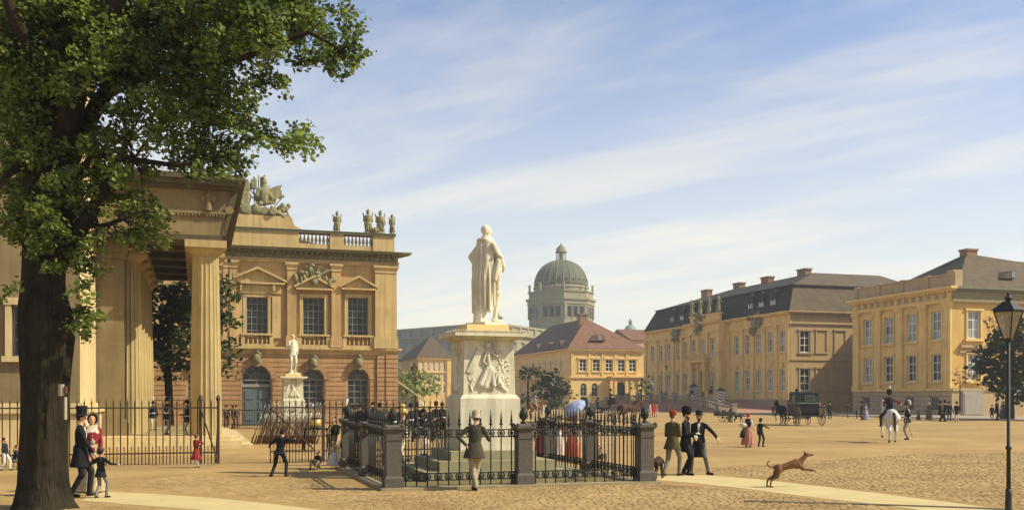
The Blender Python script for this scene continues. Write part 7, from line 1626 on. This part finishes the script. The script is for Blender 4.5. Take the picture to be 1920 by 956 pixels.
def big_trophy():
    v = ZV+.55; u0 = on_v(490, v); o = thing('stone_trophy_group', 'large stone group of flags, armour and captives crowning the arsenal front', 'sculpture', (u0, v, Z_ATTIC+.952), 0, local=True)
    Q = .00445; mb = MB()
    def q(x, y, d=0): return ((x-637)*Q, d, (790-y)*Q)
    mb.cone(q(675,400), .5, q(680,520), .42); mb.ell(q(680,200), (.26,.28,.3)); mb.ell(q(670,140,.05), (.16,.36,.18)); mb.cone(q(690,300), .3, q(680,400), .5)
    mb.cone(q(740,350,-.1), .2, q(800,470,-.2), .16); mb.cone(q(600,340,-.1), .2, q(560,450,-.25), .16)
    for a, b in (((600,500),(585,80)),((640,480),(620,100)),((700,480),(775,250)),((620,560),(330,170)),((640,600),(240,240)),((720,560),(985,225)),((560,560),(470,160))): mb.cone(q(*a,.1), .05, q(*b,.1), .045, 6)
    for pts in (((750,330),(985,232),(940,350),(920,430),(870,560),(740,590),(700,500)), ((230,400),(300,330),(420,330),(480,460),(430,640),(340,650),(270,560)), ((330,170),(420,170),(450,300),(430,420),(350,330)), ((455,220),(520,150),(560,160),(560,320),(480,330))): mb.prism_y([((x-637)*Q, (790-y)*Q) for x, y in pts], -.12, .14)
    for i in range(6): mb.cone(q(760+32*i,330-14*i,-.12), .07, q(735+26*i,570-18*i,-.16), .09, 7)
    for i in range(6): mb.cone(q(250+32*i,410,-.12), .07, q(300+26*i,620,-.16), .09, 7)
    mb.lathe([(.32,-.55),(.36,-.5),(.34,.3),(.36,.35)], q(370,700), 14, 'y'); mb.cone(q(300,700,-.1), .3, q(440,700,-.1), .3); mb.lathe([(.24,-.75),(.3,-.7),(.24,-.55),(.3,.3)], q(820,725), 14, 'y')
    mb.lathe([(.3,-.5),(.34,-.45),(.34,.3)], q(700,710), 14, 'y')
    mb.ell(q(1095,590,-.1), (.17,.18,.21)); mb.cone(q(1050,640,-.1), .22, q(960,700,-.1), .26); mb.cone(q(950,700,-.3), .17, q(900,730,-.45), .15); mb.cone(q(900,720,-.4), .14, q(1010,800,-.45), .1); mb.cone(q(1050,650,-.2), .1, q(1090,770,-.25), .08); mb.cone(q(1020,640,-.2), .1, q(960,780,-.3), .08)
    mb.cone(q(1000,560,.1), .15, q(960,640,.1), .3)
    mb.ell(q(190,560,-.1), (.18,.18,.22)); mb.cone(q(200,620,-.1), .22, q(240,720,-.1), .28); mb.cone(q(240,730,-.3), .17, q(160,740,-.4), .14); mb.cone(q(420,760,-.35), .12, q(500,830,-.4), .08); mb.cone(q(440,740,-.3), .16, q(520,700,-.3), .2)
    mb.ell(q(550,690,-.2), (.5,.4,.45)); mb.ell(q(640,740,-.1), (.9,.4,.25)); mb.box(-2.3,2.1,-.35,.35,-.02,.2)
    r = random.Random(6)
    for i in range(26): mb.ell(q(r.uniform(240,1020), r.uniform(560,760), r.uniform(-.4,-.1)), (r.uniform(.08,.22),)*3, 7, 5)
    for a, b in (((520,560),(520,130)),((560,520),(690,90)),((800,560),(930,300)),((450,560),(380,200)),((860,600),(1010,420))): mb.cone(q(*a,.15), .045, q(*b,.15), .05, 6); mb.cone(q(b[0],b[1],.15), .1, q(b[0]+4,b[1]-34,.15), .02, 6)
    for pts in (((520,150),(470,170),(440,260),(470,330),(520,330)), ((930,300),(980,330),(990,420),(940,470),(880,430))): mb.prism_y([((x-637)*Q, (790-y)*Q) for x, y in pts], .02, .2)
    me = remesh_mesh(mb, [M_trophy], .036, 0, 'figures'); link_mesh('figures', me, o)
big_trophy()
# four attic statues over the mansard palace's middle projection
for i, px in enumerate((1311, 1327, 1344, 1362)):
    v = pvv(px); o = thing('attic_statue', 'stone figure on the mansard palace parapet, number %s from the left' % ('one','two','three','four')[i], 'statue', (PU-1.5, v, MP_ZE+1.352), SCREEN(170), 'parapet statues of the mansard palace', local=True)
    mb, J = human(dict(cost='dress', coat=M_trophy, flare=.7, rw=((.35,.1,1.5) if i % 2 else (.2,.2,1.1)), lw=(-.25,.1,1.0), hair='bun')); me = remesh_mesh(mb, [M_trophy], .03, 1, 'figure'); b = link_mesh('figure', me, o); b.scale = (1.75,)*3
# winged figures on the guard house frieze belong to the building
for px in (391, 206):
    u = on_v(px, 44.2); mb, J = human(dict(cost='dress', coat=M_guard, flare=.7, rw=(.16,.2,1.2), lw=(-.2,.16,1.05)))
    mb.prism_y([(.06,1.15),(.45,1.35),(.62,1.0),(.4,.6),(.12,.95)], -.09, -.03); mb.prism_y([(-.06,1.15),(-.45,1.35),(-.62,1.0),(-.4,.6),(-.12,.95)], -.09, -.03)
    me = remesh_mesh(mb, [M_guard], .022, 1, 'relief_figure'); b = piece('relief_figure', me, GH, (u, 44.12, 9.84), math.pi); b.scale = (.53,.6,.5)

# ------------------------------------------------------------------ horses, dogs
HOOF = mat('hoof', srgb(46,40,34), .5); LEATHER = mat('saddle_leather', srgb(60,42,32), .5, .2, 10)
def horse_mesh(coat, mane, voxel, pose='stand', head_down=0.0):
    mb = MB(); mb.mi = 0; V = Vector
    mb.ell((0,.42,1.12), (.25,.36,.34)); mb.ell((0,0,1.1), (.28,.6,.31)); mb.ell((0,-.46,1.18), (.285,.36,.33)); mb.cone((0,.3,1.3), .18, (0,-.4,1.32), .2)
    nx = V((0,1.0,1.72-head_down)); mb.cone((0,.6,1.22), .23, nx, .12, 12); mb.cone((0,.55,1.3), .17, (0,.9,1.68-head_down), .09, 10)
    hd = nx+V((0,.04,.06)); mz = hd+V((0,.36,-.32)); mb.cone(hd, .125, hd+V((0,.16,-.14)), .1, 10); mb.cone(hd+V((0,.14,-.12)), .1, mz, .062, 10); mb.ell(mz, (.06,.07,.06))
    for s in (1,-1): mb.cone(hd+V((.05*s,-.03,.1)), .03, hd+V((.065*s,-.02,.2)), .008, 6)
    mb.mi = 1
    for i in range(6): t = i/5; p = V((0,.42+.5*t,1.5+.34*t-head_down*t)); mb.cone(p, .05, p+V((0,-.1,-.12)), .03, 6)
    mb.cone((0,-.78,1.3), .06, (0,-.9,1.1), .075, 8); mb.cone((0,-.9,1.1), .075, (0,-.92,.6), .05, 8); mb.cone((0,-.92,.6), .05, (0,-.9,.4), .015, 6)
    fr = {1: [(.15,.5,1.0),(.15,.5,.54),(.15,.49,.13)], -1: [(-.15,.5,1.0),(-.15,.52,.54),(-.15,.5,.13)]}
    hn = {1: [(.16,-.46,1.1),(.17,-.32,.82),(.16,-.66,.5),(.16,-.6,.13)], -1: [(-.16,-.46,1.1),(-.17,-.34,.82),(-.16,-.68,.5),(-.16,-.62,.13)]}
    if pose == 'walk': fr[-1] = [(-.15,.5,1.0),(-.15,.82,.68),(-.15,.66,.32)]; hn[1] = [(.16,-.46,1.1),(.17,-.28,.8),(.16,-.52,.5),(.16,-.38,.14)]
    if pose == 'trot': fr[-1] = [(-.15,.5,1.0),(-.15,.86,.76),(-.15,.7,.4)]; fr[1] = [(.15,.5,1.0),(.15,.42,.54),(.15,.26,.15)]; hn[-1] = [(-.16,-.46,1.1),(-.17,-.2,.8),(-.16,-.42,.48),(-.16,-.2,.16)]; hn[1] = [(.16,-.46,1.1),(.17,-.42,.82),(.16,-.82,.54),(.16,-.92,.2)]
    for s in (1,-1):
        mb.mi = 0; a, b, c = [V(p) for p in fr[s]]; mb.cone(a+V((0,-.04,.12)), .15, a+(b-a)*.35, .095, 9); mb.cone(a+(b-a)*.3, .095, b, .062, 9); mb.cone(b, .058, c, .044, 8); f = c+V((0,.06,-.07)); mb.cone(c, .046, f, .045, 8); mb.mi = 2; mb.cone(f, .05, f+V((0,.015,-.045)), .06, 8)
        mb.mi = 0; a, b, c, d = [V(p) for p in hn[s]]; mb.cone(a, .22, b, .15, 9); mb.cone(b, .145, c, .066, 9); mb.cone(c, .066, d, .046, 8); f = d+V((0,.06,-.07)); mb.cone(d, .047, f, .046, 8); mb.mi = 2; mb.cone(f, .05, f+V((0,.015,-.045)), .06, 8)
    z = min(v[2] for v in mb.v); mb.v = [(x,y,w-z) for x,y,w in mb.v]
    return remesh_mesh(mb, [coat, mane, HOOF], voxel, 2, 'body')
def horse(label, loc, rz, coat, mane, voxel=.03, pose='stand', tack=True, scale=1.0, group=None, cloth_=None):
    o = thing('horse', label, 'horse', loc, rz, group, local=True); b = link_mesh('body', horse_mesh(coat, mane, voxel, pose), o); b.scale = (scale,)*3
    if tack:
        mb = MB(); mb.loft([(0,-.05,1.22,.30,.42),(0,-.05,1.4,.24,.36),(0,-.05,1.45,.12,.26)], 16); mb.cone((0,.25,1.42), .06, (0,.3,1.5), .05, 8); mb.cone((0,-.35,1.42), .08, (0,-.4,1.5), .06, 8); q = link_mesh('saddle', mb.mesh('saddle', cloth_ or LEATHER, True), b)
        mb = MB(); mb.tube([(.0,1.3,1.5),(.09,1.05,1.62),(.1,.6,1.5),(.05,.3,1.5)], .012, 5); mb.tube([(0,1.3,1.5),(-.09,1.05,1.62),(-.1,.6,1.5),(-.05,.3,1.5)], .012, 5); mb.tube([(.11*math.cos(a),1.2+.0*a,1.58+.11*math.sin(a)) for a in [i*math.pi/5 for i in range(11)]], .012, 5); link_mesh('bridle', mb.mesh('bridle', LEATHER, True), b)
    return o
RIDE = dict(pel=(0,0,.0), la=(-.36,.12,-.72), ra=(.36,.12,-.72), lk=(-.8,1,.2), rk=(.8,1,.2), rw=(.12,.34,.22), lw=(-.12,.36,.22), lf=(-.2,1,.0), rf=(.2,1,.0))
def rider(label, loc, rz, sp, hat, hatc, voxel, plume=None):
    o = thing('person', label, 'person', loc, rz, local=True); sp = dict(RIDE, **sp); mb, J = human(sp); b = link_mesh('body', remesh_mesh(mb, pmats(sp), voxel, 2, 'body'), o)
    q = link_mesh(hat, hat_mesh(hat, [hatc]), b, J['hd'])
    if plume: link_mesh('plume', plume_mesh(PLUME), b, J['hd'])
    return o, b
# the white horse seen from behind with its hussar
gp = at(1668, CAMZ*F/(829-HZ)); rzh = SCREEN(-6)
horse('white horse standing with its rump towards us on the square', gp, rzh, cloth(214,210,202), cloth(70,64,60), .022, 'walk', cloth_=cloth(120,44,40))
rider('hussar in dark jacket and busby riding the white horse', (gp[0],gp[1],1.52), rzh, dict(coat=cloth(36,40,48), slv=cloth(130,44,42), trousers=cloth(50,52,60), tallboot=True, rw=(.52,.12,.26), face=True, collar=True, gloves=True), 'fur_cap', cloth(56,44,36), .016, True)
o, b, J = person('hussar on foot reaching up to the mounted one, white plume at his cap', 1701, 824, 70, SCREEN(70), dict(coat=cloth(38,44,52), trousers=cloth(156,152,140), belt=True, sash=True, collar=True, skirt=.22, rw=(.05,.55,1.32), lw=(-.25,.05,.95), plume_back=True), hat='spiked_helmet', hatc=cloth(70,58,50), plume=True)
link_mesh('sabre', tube_mesh('sabre', [(-.26,.02,.95),(-.33,-.08,.55),(-.34,-.22,.12)], .016, cloth(150,146,130)), b)
# chestnut rider, middle distance
gp3 = at(1004, 112); horse('chestnut horse walking in front of the garden trees', gp3, SCREEN(-90), cloth(132,92,64), cloth(90,60,40), .05, 'walk'); rider('rider in buff coat on the chestnut horse', (gp3[0],gp3[1],1.5), SCREEN(-90), dict(coat=cloth(190,172,130), trousers=cloth(200,190,160), tallboot=True), 'brim_hat', cloth(190,180,160), .035)
def dog(label, px, py, hpx, rz, coat, pose, s=1.0, voxel=.012):
    d = CAMZ*F/(py-HZ); loc = at(px, d); o = thing('dog', label, 'dog', loc, rz, local=True); mb = MB(); V = Vector; mb.mi = 0
    if pose == 'run':
        mb.ell((0,.18,.62), (.1,.19,.135), 12, 9, Matrix.Rotation(.14,3,'X')); mb.cone((0,.12,.62), .11, (0,-.22,.52), .085); mb.ell((0,-.3,.5), (.1,.15,.12)); mb.cone((0,.28,.68), .085, (0,.42,.82), .055); hd = V((0,.45,.86))
        mb.ell(hd, (.058,.075,.06)); mb.cone(hd+V((0,.04,-.01)), .045, hd+V((0,.17,-.0)), .024, 8)
        for sg in (1,-1): mb.cone(hd+V((.04*sg,-.04,.04)), .022, hd+V((.055*sg,-.07,.1)), .008, 6)
        for sg, dy in ((1,.0),(-1,-.05)):
            mb.cone((.06*sg,.24,.56), .055, (.06*sg,.42+dy,.47), .035, 8); mb.cone((.06*sg,.42+dy,.47), .034, (.06*sg,.58+dy,.47), .024, 8); mb.cone((.06*sg,.58+dy,.47), .024, (.06*sg,.66+dy,.43), .024, 8)
            mb.cone((.07*sg,-.32,.48), .085, (.07*sg,-.36+dy*.6,.3), .055, 8); mb.cone((.07*sg,-.36+dy*.6,.3), .05, (.07*sg,-.52+dy,.2), .03, 8); mb.cone((.07*sg,-.52+dy,.2), .028, (.07*sg,-.55+dy,.05), .022, 8); mb.cone((.07*sg,-.55+dy,.03), .024, (.07*sg,-.49+dy,.022), .022, 8)
        mb.tube([(0,-.4,.55),(0,-.5,.53),(0,-.58,.56),(0,-.61,.64),(0,-.57,.7),(0,-.51,.69)], [.03,.026,.023,.02,.016,.01], 8)
    else:
        mb.ell((0,.16,.48), (.105,.16,.14)); mb.cone((0,.1,.48), .115, (0,-.2,.46), .095); mb.ell((0,-.22,.46), (.105,.13,.12)); mb.cone((0,.24,.52), .08, (0,.36,.5), .06); hd = V((0,.42,.47)); mb.ell(hd, (.065,.08,.065)); mb.cone(hd, .05, hd+V((0,.14,-.06)), .03, 8)
        for sg in (1,-1):
            mb.cone(hd+V((.05*sg,-.03,.02)), .03, hd+V((.075*sg,-.02,-.07)), .018, 6)
            mb.cone((.07*sg,.18,.42), .055, (.07*sg,.18+.04*sg,.2), .034, 8); mb.cone((.07*sg,.18+.04*sg,.2), .032, (.07*sg,.2+.06*sg,.03), .026, 8); mb.cone((.07*sg,.2+.06*sg,.024), .026, (.07*sg,.26+.06*sg,.022), .022, 8)
            mb.cone((.075*sg,-.24,.44), .085, (.075*sg,-.18,.29), .055, 8); mb.cone((.075*sg,-.18,.29), .05, (.075*sg,-.32,.19), .032, 8); mb.cone((.075*sg,-.32,.19), .03, (.075*sg,-.3,.04), .025, 8); mb.cone((.075*sg,-.3,.026), .027, (.075*sg,-.24,.022), .022, 8)
        mb.tube([(0,-.3,.53),(0,-.36,.6),(0,-.37,.7),(0,-.33,.79)], [.035,.034,.036,.02], 8)
    mb.mi = 1; mb.ell(hd+V((0,.185 if pose == 'run' else .15, .0 if pose == 'run' else -.06)), (.016,.014,.014), 6, 5)
    for sg in (1,-1): mb.ell(hd+V((.042*sg,.045,.02)), (.012,.014,.012), 6, 5)
    me = remesh_mesh(mb, [coat, EYE], voxel, 1, 'body'); b = link_mesh('body', me, o); b.scale = (s,s,s); return o
dog('brown smooth-haired dog leaping along the pale footpath', 1481, 913, 50, SCREEN(-86), cloth(120,86,60), 'run', .86)
dog('shaggy dark dog with raised tail by the corner fence post', 1231, 897, 50, SCREEN(-28), cloth(64,50,44), 'stand', .92)

# ------------------------------------------------------------------ carriages
PAINT_B = mat('carriage_paint', srgb(20,23,24), .55, .2, 4, spec=.3); YEL = mat('wheel_paint', srgb(104,92,60), .5, .2, 6); SILVER = mat('coach_trim', srgb(120,132,118), .5, .1, 6, metallic=.5); SEATC = mat('seat_leather', srgb(70,62,56), .6, .2, 8)
def wheel_meshes(r, m_rim, ns=12):
    rm = MB(); n = 26; rm.tube([(0, r*.955*math.cos(2*math.pi*i/n), r*.955*math.sin(2*math.pi*i/n)) for i in range(n+1)], r*.045, 6)
    sm = MB()
    for i in range(ns): a = 2*math.pi*i/ns; sm.tube([(0,.06*math.cos(a),.06*math.sin(a)),(0,r*.93*math.cos(a),r*.93*math.sin(a))], r*.026, 5)
    hm = MB(); hm.lathe([(.05,-.1),(.085,-.06),(.085,.06),(.05,.1)], axis='x', n=10)
    return rm.mesh('wheel', m_rim, True), sm.mesh('spokes', m_rim, True), hm.mesh('hub', PAINT_B, True)
def add_wheel(T, ms, loc): w = sub('wheel', ms[0], T, loc); sub('spokes', ms[1], w); sub('hub', ms[2], w)
def coach():
    d = CAMZ*F/(797-HZ); p = at(1507, d); rz = SCREEN(7); C = thing('black_coach', 'black closed coach with tall wheels seen from behind on the square', 'carriage', p, rz, local=True)
    mb = MB(); poly = [(-1.0,.95),(-.85,.72),(.75,.72),(.95,.95),(1.0,1.75),(.95,2.45),(-.95,2.45),(-1.05,1.75)]; mb.prism_x(poly, -.78, .78); mb.build('body', PAINT_B, C)
    mb = MB(); mb.loft([(0,-.02,2.45,.86,1.06),(0,-.02,2.52,.9,1.1),(0,-.02,2.6,.6,.8)], 4); mb2 = MB(); mb2.frustum(-.84,.84,-1.06,1.02,2.451,-.7,.7,-.9,.86,2.56); mb2.build('roof', PAINT_B, C)
    mb = MB(); mb.box(-.82,.82,-1.09,1.03,1.66,1.75); mb.build('waist_moulding', SILVER, C)
    mb = MB(); mb.box(-.38,.38,-1.1,-1.04,1.86,2.3); q = mb.build('rear_window', SILVER, C); mb = MB(); mb.box(-.33,.33,-1.112,-1.1,1.91,2.25); mb.build('pane', M_glass_dark, q)
    for s in (-1,1):
        mb = MB(); mb.box(s*.78,s*.8,-.42,.42,.85,2.38); q = mb.build('door', PAINT_B, C); mb = MB(); mb.box(s*.8,s*.81,-.32,.32,1.8,2.3); mb.build('pane', M_glass_dark, q); mb = MB(); mb.ell((s*.83,-.3,1.5),(.02,.06,.02),6,5); mb.build('handle', SILVER, q)
        mb = MB(); mb.tube([(s*.55,-1.35,.75),(s*.6,-1.5,1.0),(s*.6,-1.3,1.3),(s*.6,-1.0,1.2)], .03, 6); mb.build('spring', PAINT_B, C); mb = MB(); mb.tube([(s*.5,1.5,.75),(s*.55,1.6,1.0),(s*.6,1.4,1.3),(s*.6,.95,1.2)], .03, 6); mb.build('spring', PAINT_B, C)
    rw = wheel_meshes(.72, YEL, 14); fw = wheel_meshes(.52, YEL, 12)
    for s in (-1,1): add_wheel(C, rw, (s*.98,-1.05,.72)); add_wheel(C, fw, (s*.9,1.3,.52))
    mb = MB(); mb.tube([(-.98,-1.05,.72),(.98,-1.05,.72)], .045, 6); mb.build('axle', PAINT_B, C); mb = MB(); mb.tube([(-.9,1.3,.52),(.9,1.3,.52)], .045, 6); mb.build('axle', PAINT_B, C); mb = MB(); mb.box(-.06,.06,-1.1,1.4,.6,.74); mb.build('perch', PAINT_B, C)
    mb = MB(); mb.box(-.6,.6,1.05,1.75,1.3,1.75); mb.box(-.65,.65,1.0,1.2,1.75,2.15); mb.box(-.55,.55,1.75,2.1,1.0,1.06); mb.build('driver_box', PAINT_B, C)
    mb = MB(); mb.tube([(0,1.5,.6),(0,4.3,.95)], .045, 6); mb.build('pole', YEL, C)
    R = Matrix.Rotation(rz, 3, 'Z')
    for i, s in enumerate((-1,1)):
        q = Vector(p)+R @ Vector((s*.55,3.1,0)); horse('black coach horse, %s of the harnessed pair' % ('outer' if i == 0 else 'inner'), tuple(q), rz, cloth(44,38,36), cloth(24,22,22), .045, 'walk', tack=False, group='pair of coach horses')
    q = Vector(p)+R @ Vector((0,1.35,1.76)); o = thing('person', 'coachman in black with a tall hat on the driver box', 'person', tuple(q), rz, local=True); sp = dict(coat=BLACK, trousers=DARK, pel=(0,0,.1), la=(-.15,.5,-.35), ra=(.15,.5,-.35), lk=(0,1,1), rk=(0,1,1), rw=(.1,.4,.4), lw=(-.1,.4,.4), skirt=.1); mb, J = human(sp); b = link_mesh('body', remesh_mesh(mb, pmats(sp), .03, 2, 'body'), o); link_mesh('top_hat', hat_mesh('top_hat', [BLACK]), b, J['hd'])
coach()
def open_carriage():
    d = 96.0; p = at(1118, d); rz = SCREEN(-88); C = thing('open_carriage', 'open dark carriage with folded hood driving before the red-roofed house', 'carriage', p, rz, local=True)
    mb = MB(); mb.prism_x([(-1.1,1.5),(-1.05,.95),(-.6,.7),(.5,.7),(.7,1.0),(1.2,1.1),(1.3,1.6),(1.2,1.6),(1.1,1.2),(.6,1.15),(.4,.85),(-.4,.85),(-.5,1.1),(-.95,1.1),(-.98,1.55)], -.7, .7); mb.build('body', PAINT_B, C)
    mb = MB(); mb.prism_x([(-1.05,1.5),(-1.35,1.6),(-1.5,1.95),(-1.35,2.25),(-1.0,2.2),(-.8,1.8)], -.68, .68); mb.build('folded_hood', cloth(60,66,62), C)
    mb = MB(); mb.box(-.62,.62,-.95,-.5,1.12,1.22); mb.build('seat', SEATC, C); mb = MB(); mb.box(-.5,.5,1.0,1.6,1.5,1.95); mb.build('driver_box', PAINT_B, C)
    rw = wheel_meshes(.62, PAINT_B, 12); fw = wheel_meshes(.48, PAINT_B, 12)
    for s in (-1,1): add_wheel(C, rw, (s*.85,-.95,.62)); add_wheel(C, fw, (s*.8,1.3,.48))
    for y, z in ((-.95,.62),(1.3,.48)): mb = MB(); mb.tube([(-.85,y,z),(.85,y,z)], .04, 6); mb.build('axle', PAINT_B, C)
    mb = MB(); mb.tube([(0,1.3,.6),(0,4.2,.95)], .04, 6); mb.build('pole', PAINT_B, C)
    R = Matrix.Rotation(rz, 3, 'Z'); W = lambda x, y, z: tuple(Vector(p)+R @ Vector((x,y,z)))
    for i, s in enumerate((-1,1)): horse('bay horse pulling the open carriage, %s one' % ('nearer' if s > 0 else 'further'), W(s*.5,3.0,0), rz, cloth(100,72,56), cloth(40,32,28), .05, 'trot', tack=False, group='pair drawing the open carriage')
    SIT = dict(pel=(0,0,.1), la=(-.12,.42,-.33), ra=(.12,.42,-.33), lk=(0,1,1), rk=(0,1,1))
    for lb, w, sp, hat, hc in (('lady in grey with white bonnet seated in the open carriage', W(-.2,-.75,1.23), dict(cost='dress', coat=cloth(150,150,146), hem=-.2, flare=.8, pel=(0,0,.1)), 'bonnet', WHITE), ('footman in dark coat behind the carriage driver', W(.3,.1,1.1), dict(SIT, coat=DARK, trousers=DARK), 'top_hat', BLACK), ('coachman in dark green driving the open carriage', W(0,1.35,1.96), dict(SIT, coat=cloth(46,52,46), trousers=DARK, rw=(.12,.45,.45), lw=(-.1,.45,.45)), 'top_hat', BLACK)):
        o = thing('person', lb, 'person', w, rz, local=True); mb, J = human(sp); b = link_mesh('body', remesh_mesh(mb, pmats(sp), .035, 2, 'body'), o); link_mesh(hat, hat_mesh(hat, [hc]), b, J['hd'])
open_carriage()
# dog cart with a milk woman
p = at(1361, 88.0); rz = SCREEN(-84); C = thing('dog_cart', 'low two-wheeled milk cart loaded with churns', 'cart', p, rz, local=True)
mb = MB(); mb.box(-.5,.5,-.9,.7,.55,.62); mb.box(-.52,-.48,-.9,.7,.62,.9); mb.box(.48,.52,-.9,.7,.62,.9); mb.box(-.5,.5,-.92,-.88,.62,.9); mb.build('body', cloth(70,64,56), C)
ms = wheel_meshes(.42, PAINT_B, 10)
for s in (-1,1): add_wheel(C, ms, (s*.62,-.1,.42))
mb = MB(); mb.tube([(-.62,-.1,.42),(.62,-.1,.42)], .03, 6); mb.build('axle', PAINT_B, C)
for s in (-1,1): mb = MB(); mb.tube([(s*.3,.7,.58),(s*.22,1.9,.5)], .025, 6); mb.build('shaft', cloth(90,74,52), C)
for i, (x, y) in enumerate(((-.25,-.6),(.25,-.6),(-.25,-.1),(.25,-.1),(0,.35))): mb = MB(); mb.lathe([(.16,.622),(.17,.9),(.1,1.02),(.11,1.08),(0,1.09)], (x,y,0), 10); mb.build('milk_churn', cloth(120,116,104), C, True)
person('milk woman in grey beside the loaded dog cart', 1370, 791, 32, SCREEN(-80), dict(cost='dress', coat=cloth(96,92,84), skirtc=cloth(150,146,136), flare=.8, hem=.1), depth=88, hat='head_scarf', hatc=cloth(60,52,46))
dog('dark dog harnessed to the milk cart', 1385, 791, 16, SCREEN(-84), cloth(58,50,44), 'stand', 1.2, .03)

# ------------------------------------------------------------------ stacked muskets and drum before the arsenal
def muskets():
    wood = mat('musket_wood', srgb(104,64,40), .5, .25, 10, spec=.4); steel = mat('musket_steel', srgb(150,146,132), .35, .15, 10, metallic=.6)
    mb = MB(); mb.tube([(0,0,0),(0,.03,.3),(0,0,.42),(0,0,1.35)], [.045,.034,.022,.017], 7); stock = mb.mesh('stock', wood, True)
    mb = MB(); mb.tube([(0,-.022,.4),(0,-.022,1.46)], .013, 6); barrel = mb.mesh('barrel', steel, True)
    mb = MB(); mb.tube([(0,-.03,1.42),(.01,-.035,1.5),(.01,-.035,1.92)], [.014,.012,.002], 5); bay = mb.mesh('bayonet', steel, True)
    mb = MB(); mb.box(-.02,.02,-.05,-.02,.38,.5); lock = mb.mesh('lock', steel)
    Dp = 45.0; r = random.Random(14)
    def mk(x, y, zb, tilt, az, lab):
        o = thing('musket', lab, 'musket', (x,y,zb), 0, 'muskets stacked in a slanting row', local=True); o.rotation_mode = 'XYZ'; o.rotation_euler = (tilt*math.sin(az), tilt*math.cos(az), r.uniform(-.4,.4)); o.scale = (1.02,)*3
        for nm, m_ in (('stock',stock),('barrel',barrel),('bayonet',bay),('lock',lock)): sub(nm, m_, o)
    n = 36
    for row in range(3):
        m_ = 25
        for i in range(m_):
            px = 472+(122-16*row)*(i/(m_-1)) + row*10; c = at(px+r.uniform(-1.5,1.5), Dp+row*.9+r.uniform(-.1,.1)); mk(c[0], c[1], 0.02, .33+r.uniform(-.06,.06), .1, '%s musket from the left in the %s leaning row before the arsenal' % (ORD[i], ('front','middle','rear')[row]))
    a, b = at(476, Dp+.6), at(612, Dp+.6); R_ = thing('musket_rack', 'low wooden rack holding up the leaning muskets', 'rack', a)
    for z, o in ((.95,.55),(.35,.2)): mb = MB(); mb.tube([(a[0]+o,a[1]+.1,z),(b[0]+o*.6,b[1]+.1,z)], .035, 6); mb.build('rail', wood, R_)
    for t in (.02,.5,.98): x, y = a[0]+(b[0]-a[0])*t, a[1]+(b[1]-a[1])*t; mb = MB(); mb.tube([(x+.1,y+.1,0),(x+.55,y+.1,1.0)], .04, 6); mb.build('post', wood, R_)
    c = at(593, 40); D_ = thing('drum', 'brass military drum resting on a dark trestle by the gate', 'drum', (c[0],c[1],.86), 0, local=True)
    mb = MB(); mb.lathe([(.2,.03),(.2,.36)], n=18); mb.build('shell', mat('brass_drum', srgb(206,176,96), .4, .1, 6, metallic=.5), D_, True)
    for z in (.0,.36): mb = MB(); mb.lathe([(.2,z),(.215,z+.005),(.215,z+.045),(.2,z+.05)], n=18); mb.build('hoop', cloth(60,60,70), D_)
    T_ = thing('trestle', 'dark wooden trestle under the brass drum', 'trestle', (c[0],c[1],0), 0, local=True); mb = MB(); mb.box(-.5,.5,-.25,.25,.8,.86); mb.build('top', cloth(44,42,38), T_)
    for s in (-1,1):
        for y in (-.2,.2): mb = MB(); mb.tube([(s*.42,y,.8),(s*.5,y*1.6,0)], .03, 6); mb.build('leg', cloth(44,42,38), T_)
muskets()
bpy.data.scenes.remove(TMP)

# ------------------------------------------------------------------ the air over the square
hz = MB(); hz.box(-260, 420, -20, 640, -1.2, 62)
def haze():
    m = bpy.data.materials.new('haze_air'); m.use_nodes = True; N = m.node_tree.nodes; L = m.node_tree.links
    for n in list(N): N.remove(n)
    out = N.new('ShaderNodeOutputMaterial'); v = N.new('ShaderNodeVolumePrincipled'); v.inputs['Color'].default_value = (.92,.94,1.0,1); v.inputs['Density'].default_value = HAZE_DENSITY; v.inputs['Anisotropy'].default_value = 0.2
    L.new(v.outputs[0], out.inputs['Volume']); o = hz.build('haze', m); tag(o, 'thin pale blue haze in the air over the square', 'haze', kind='stuff')
HAZE_DENSITY = 0.00042
haze()
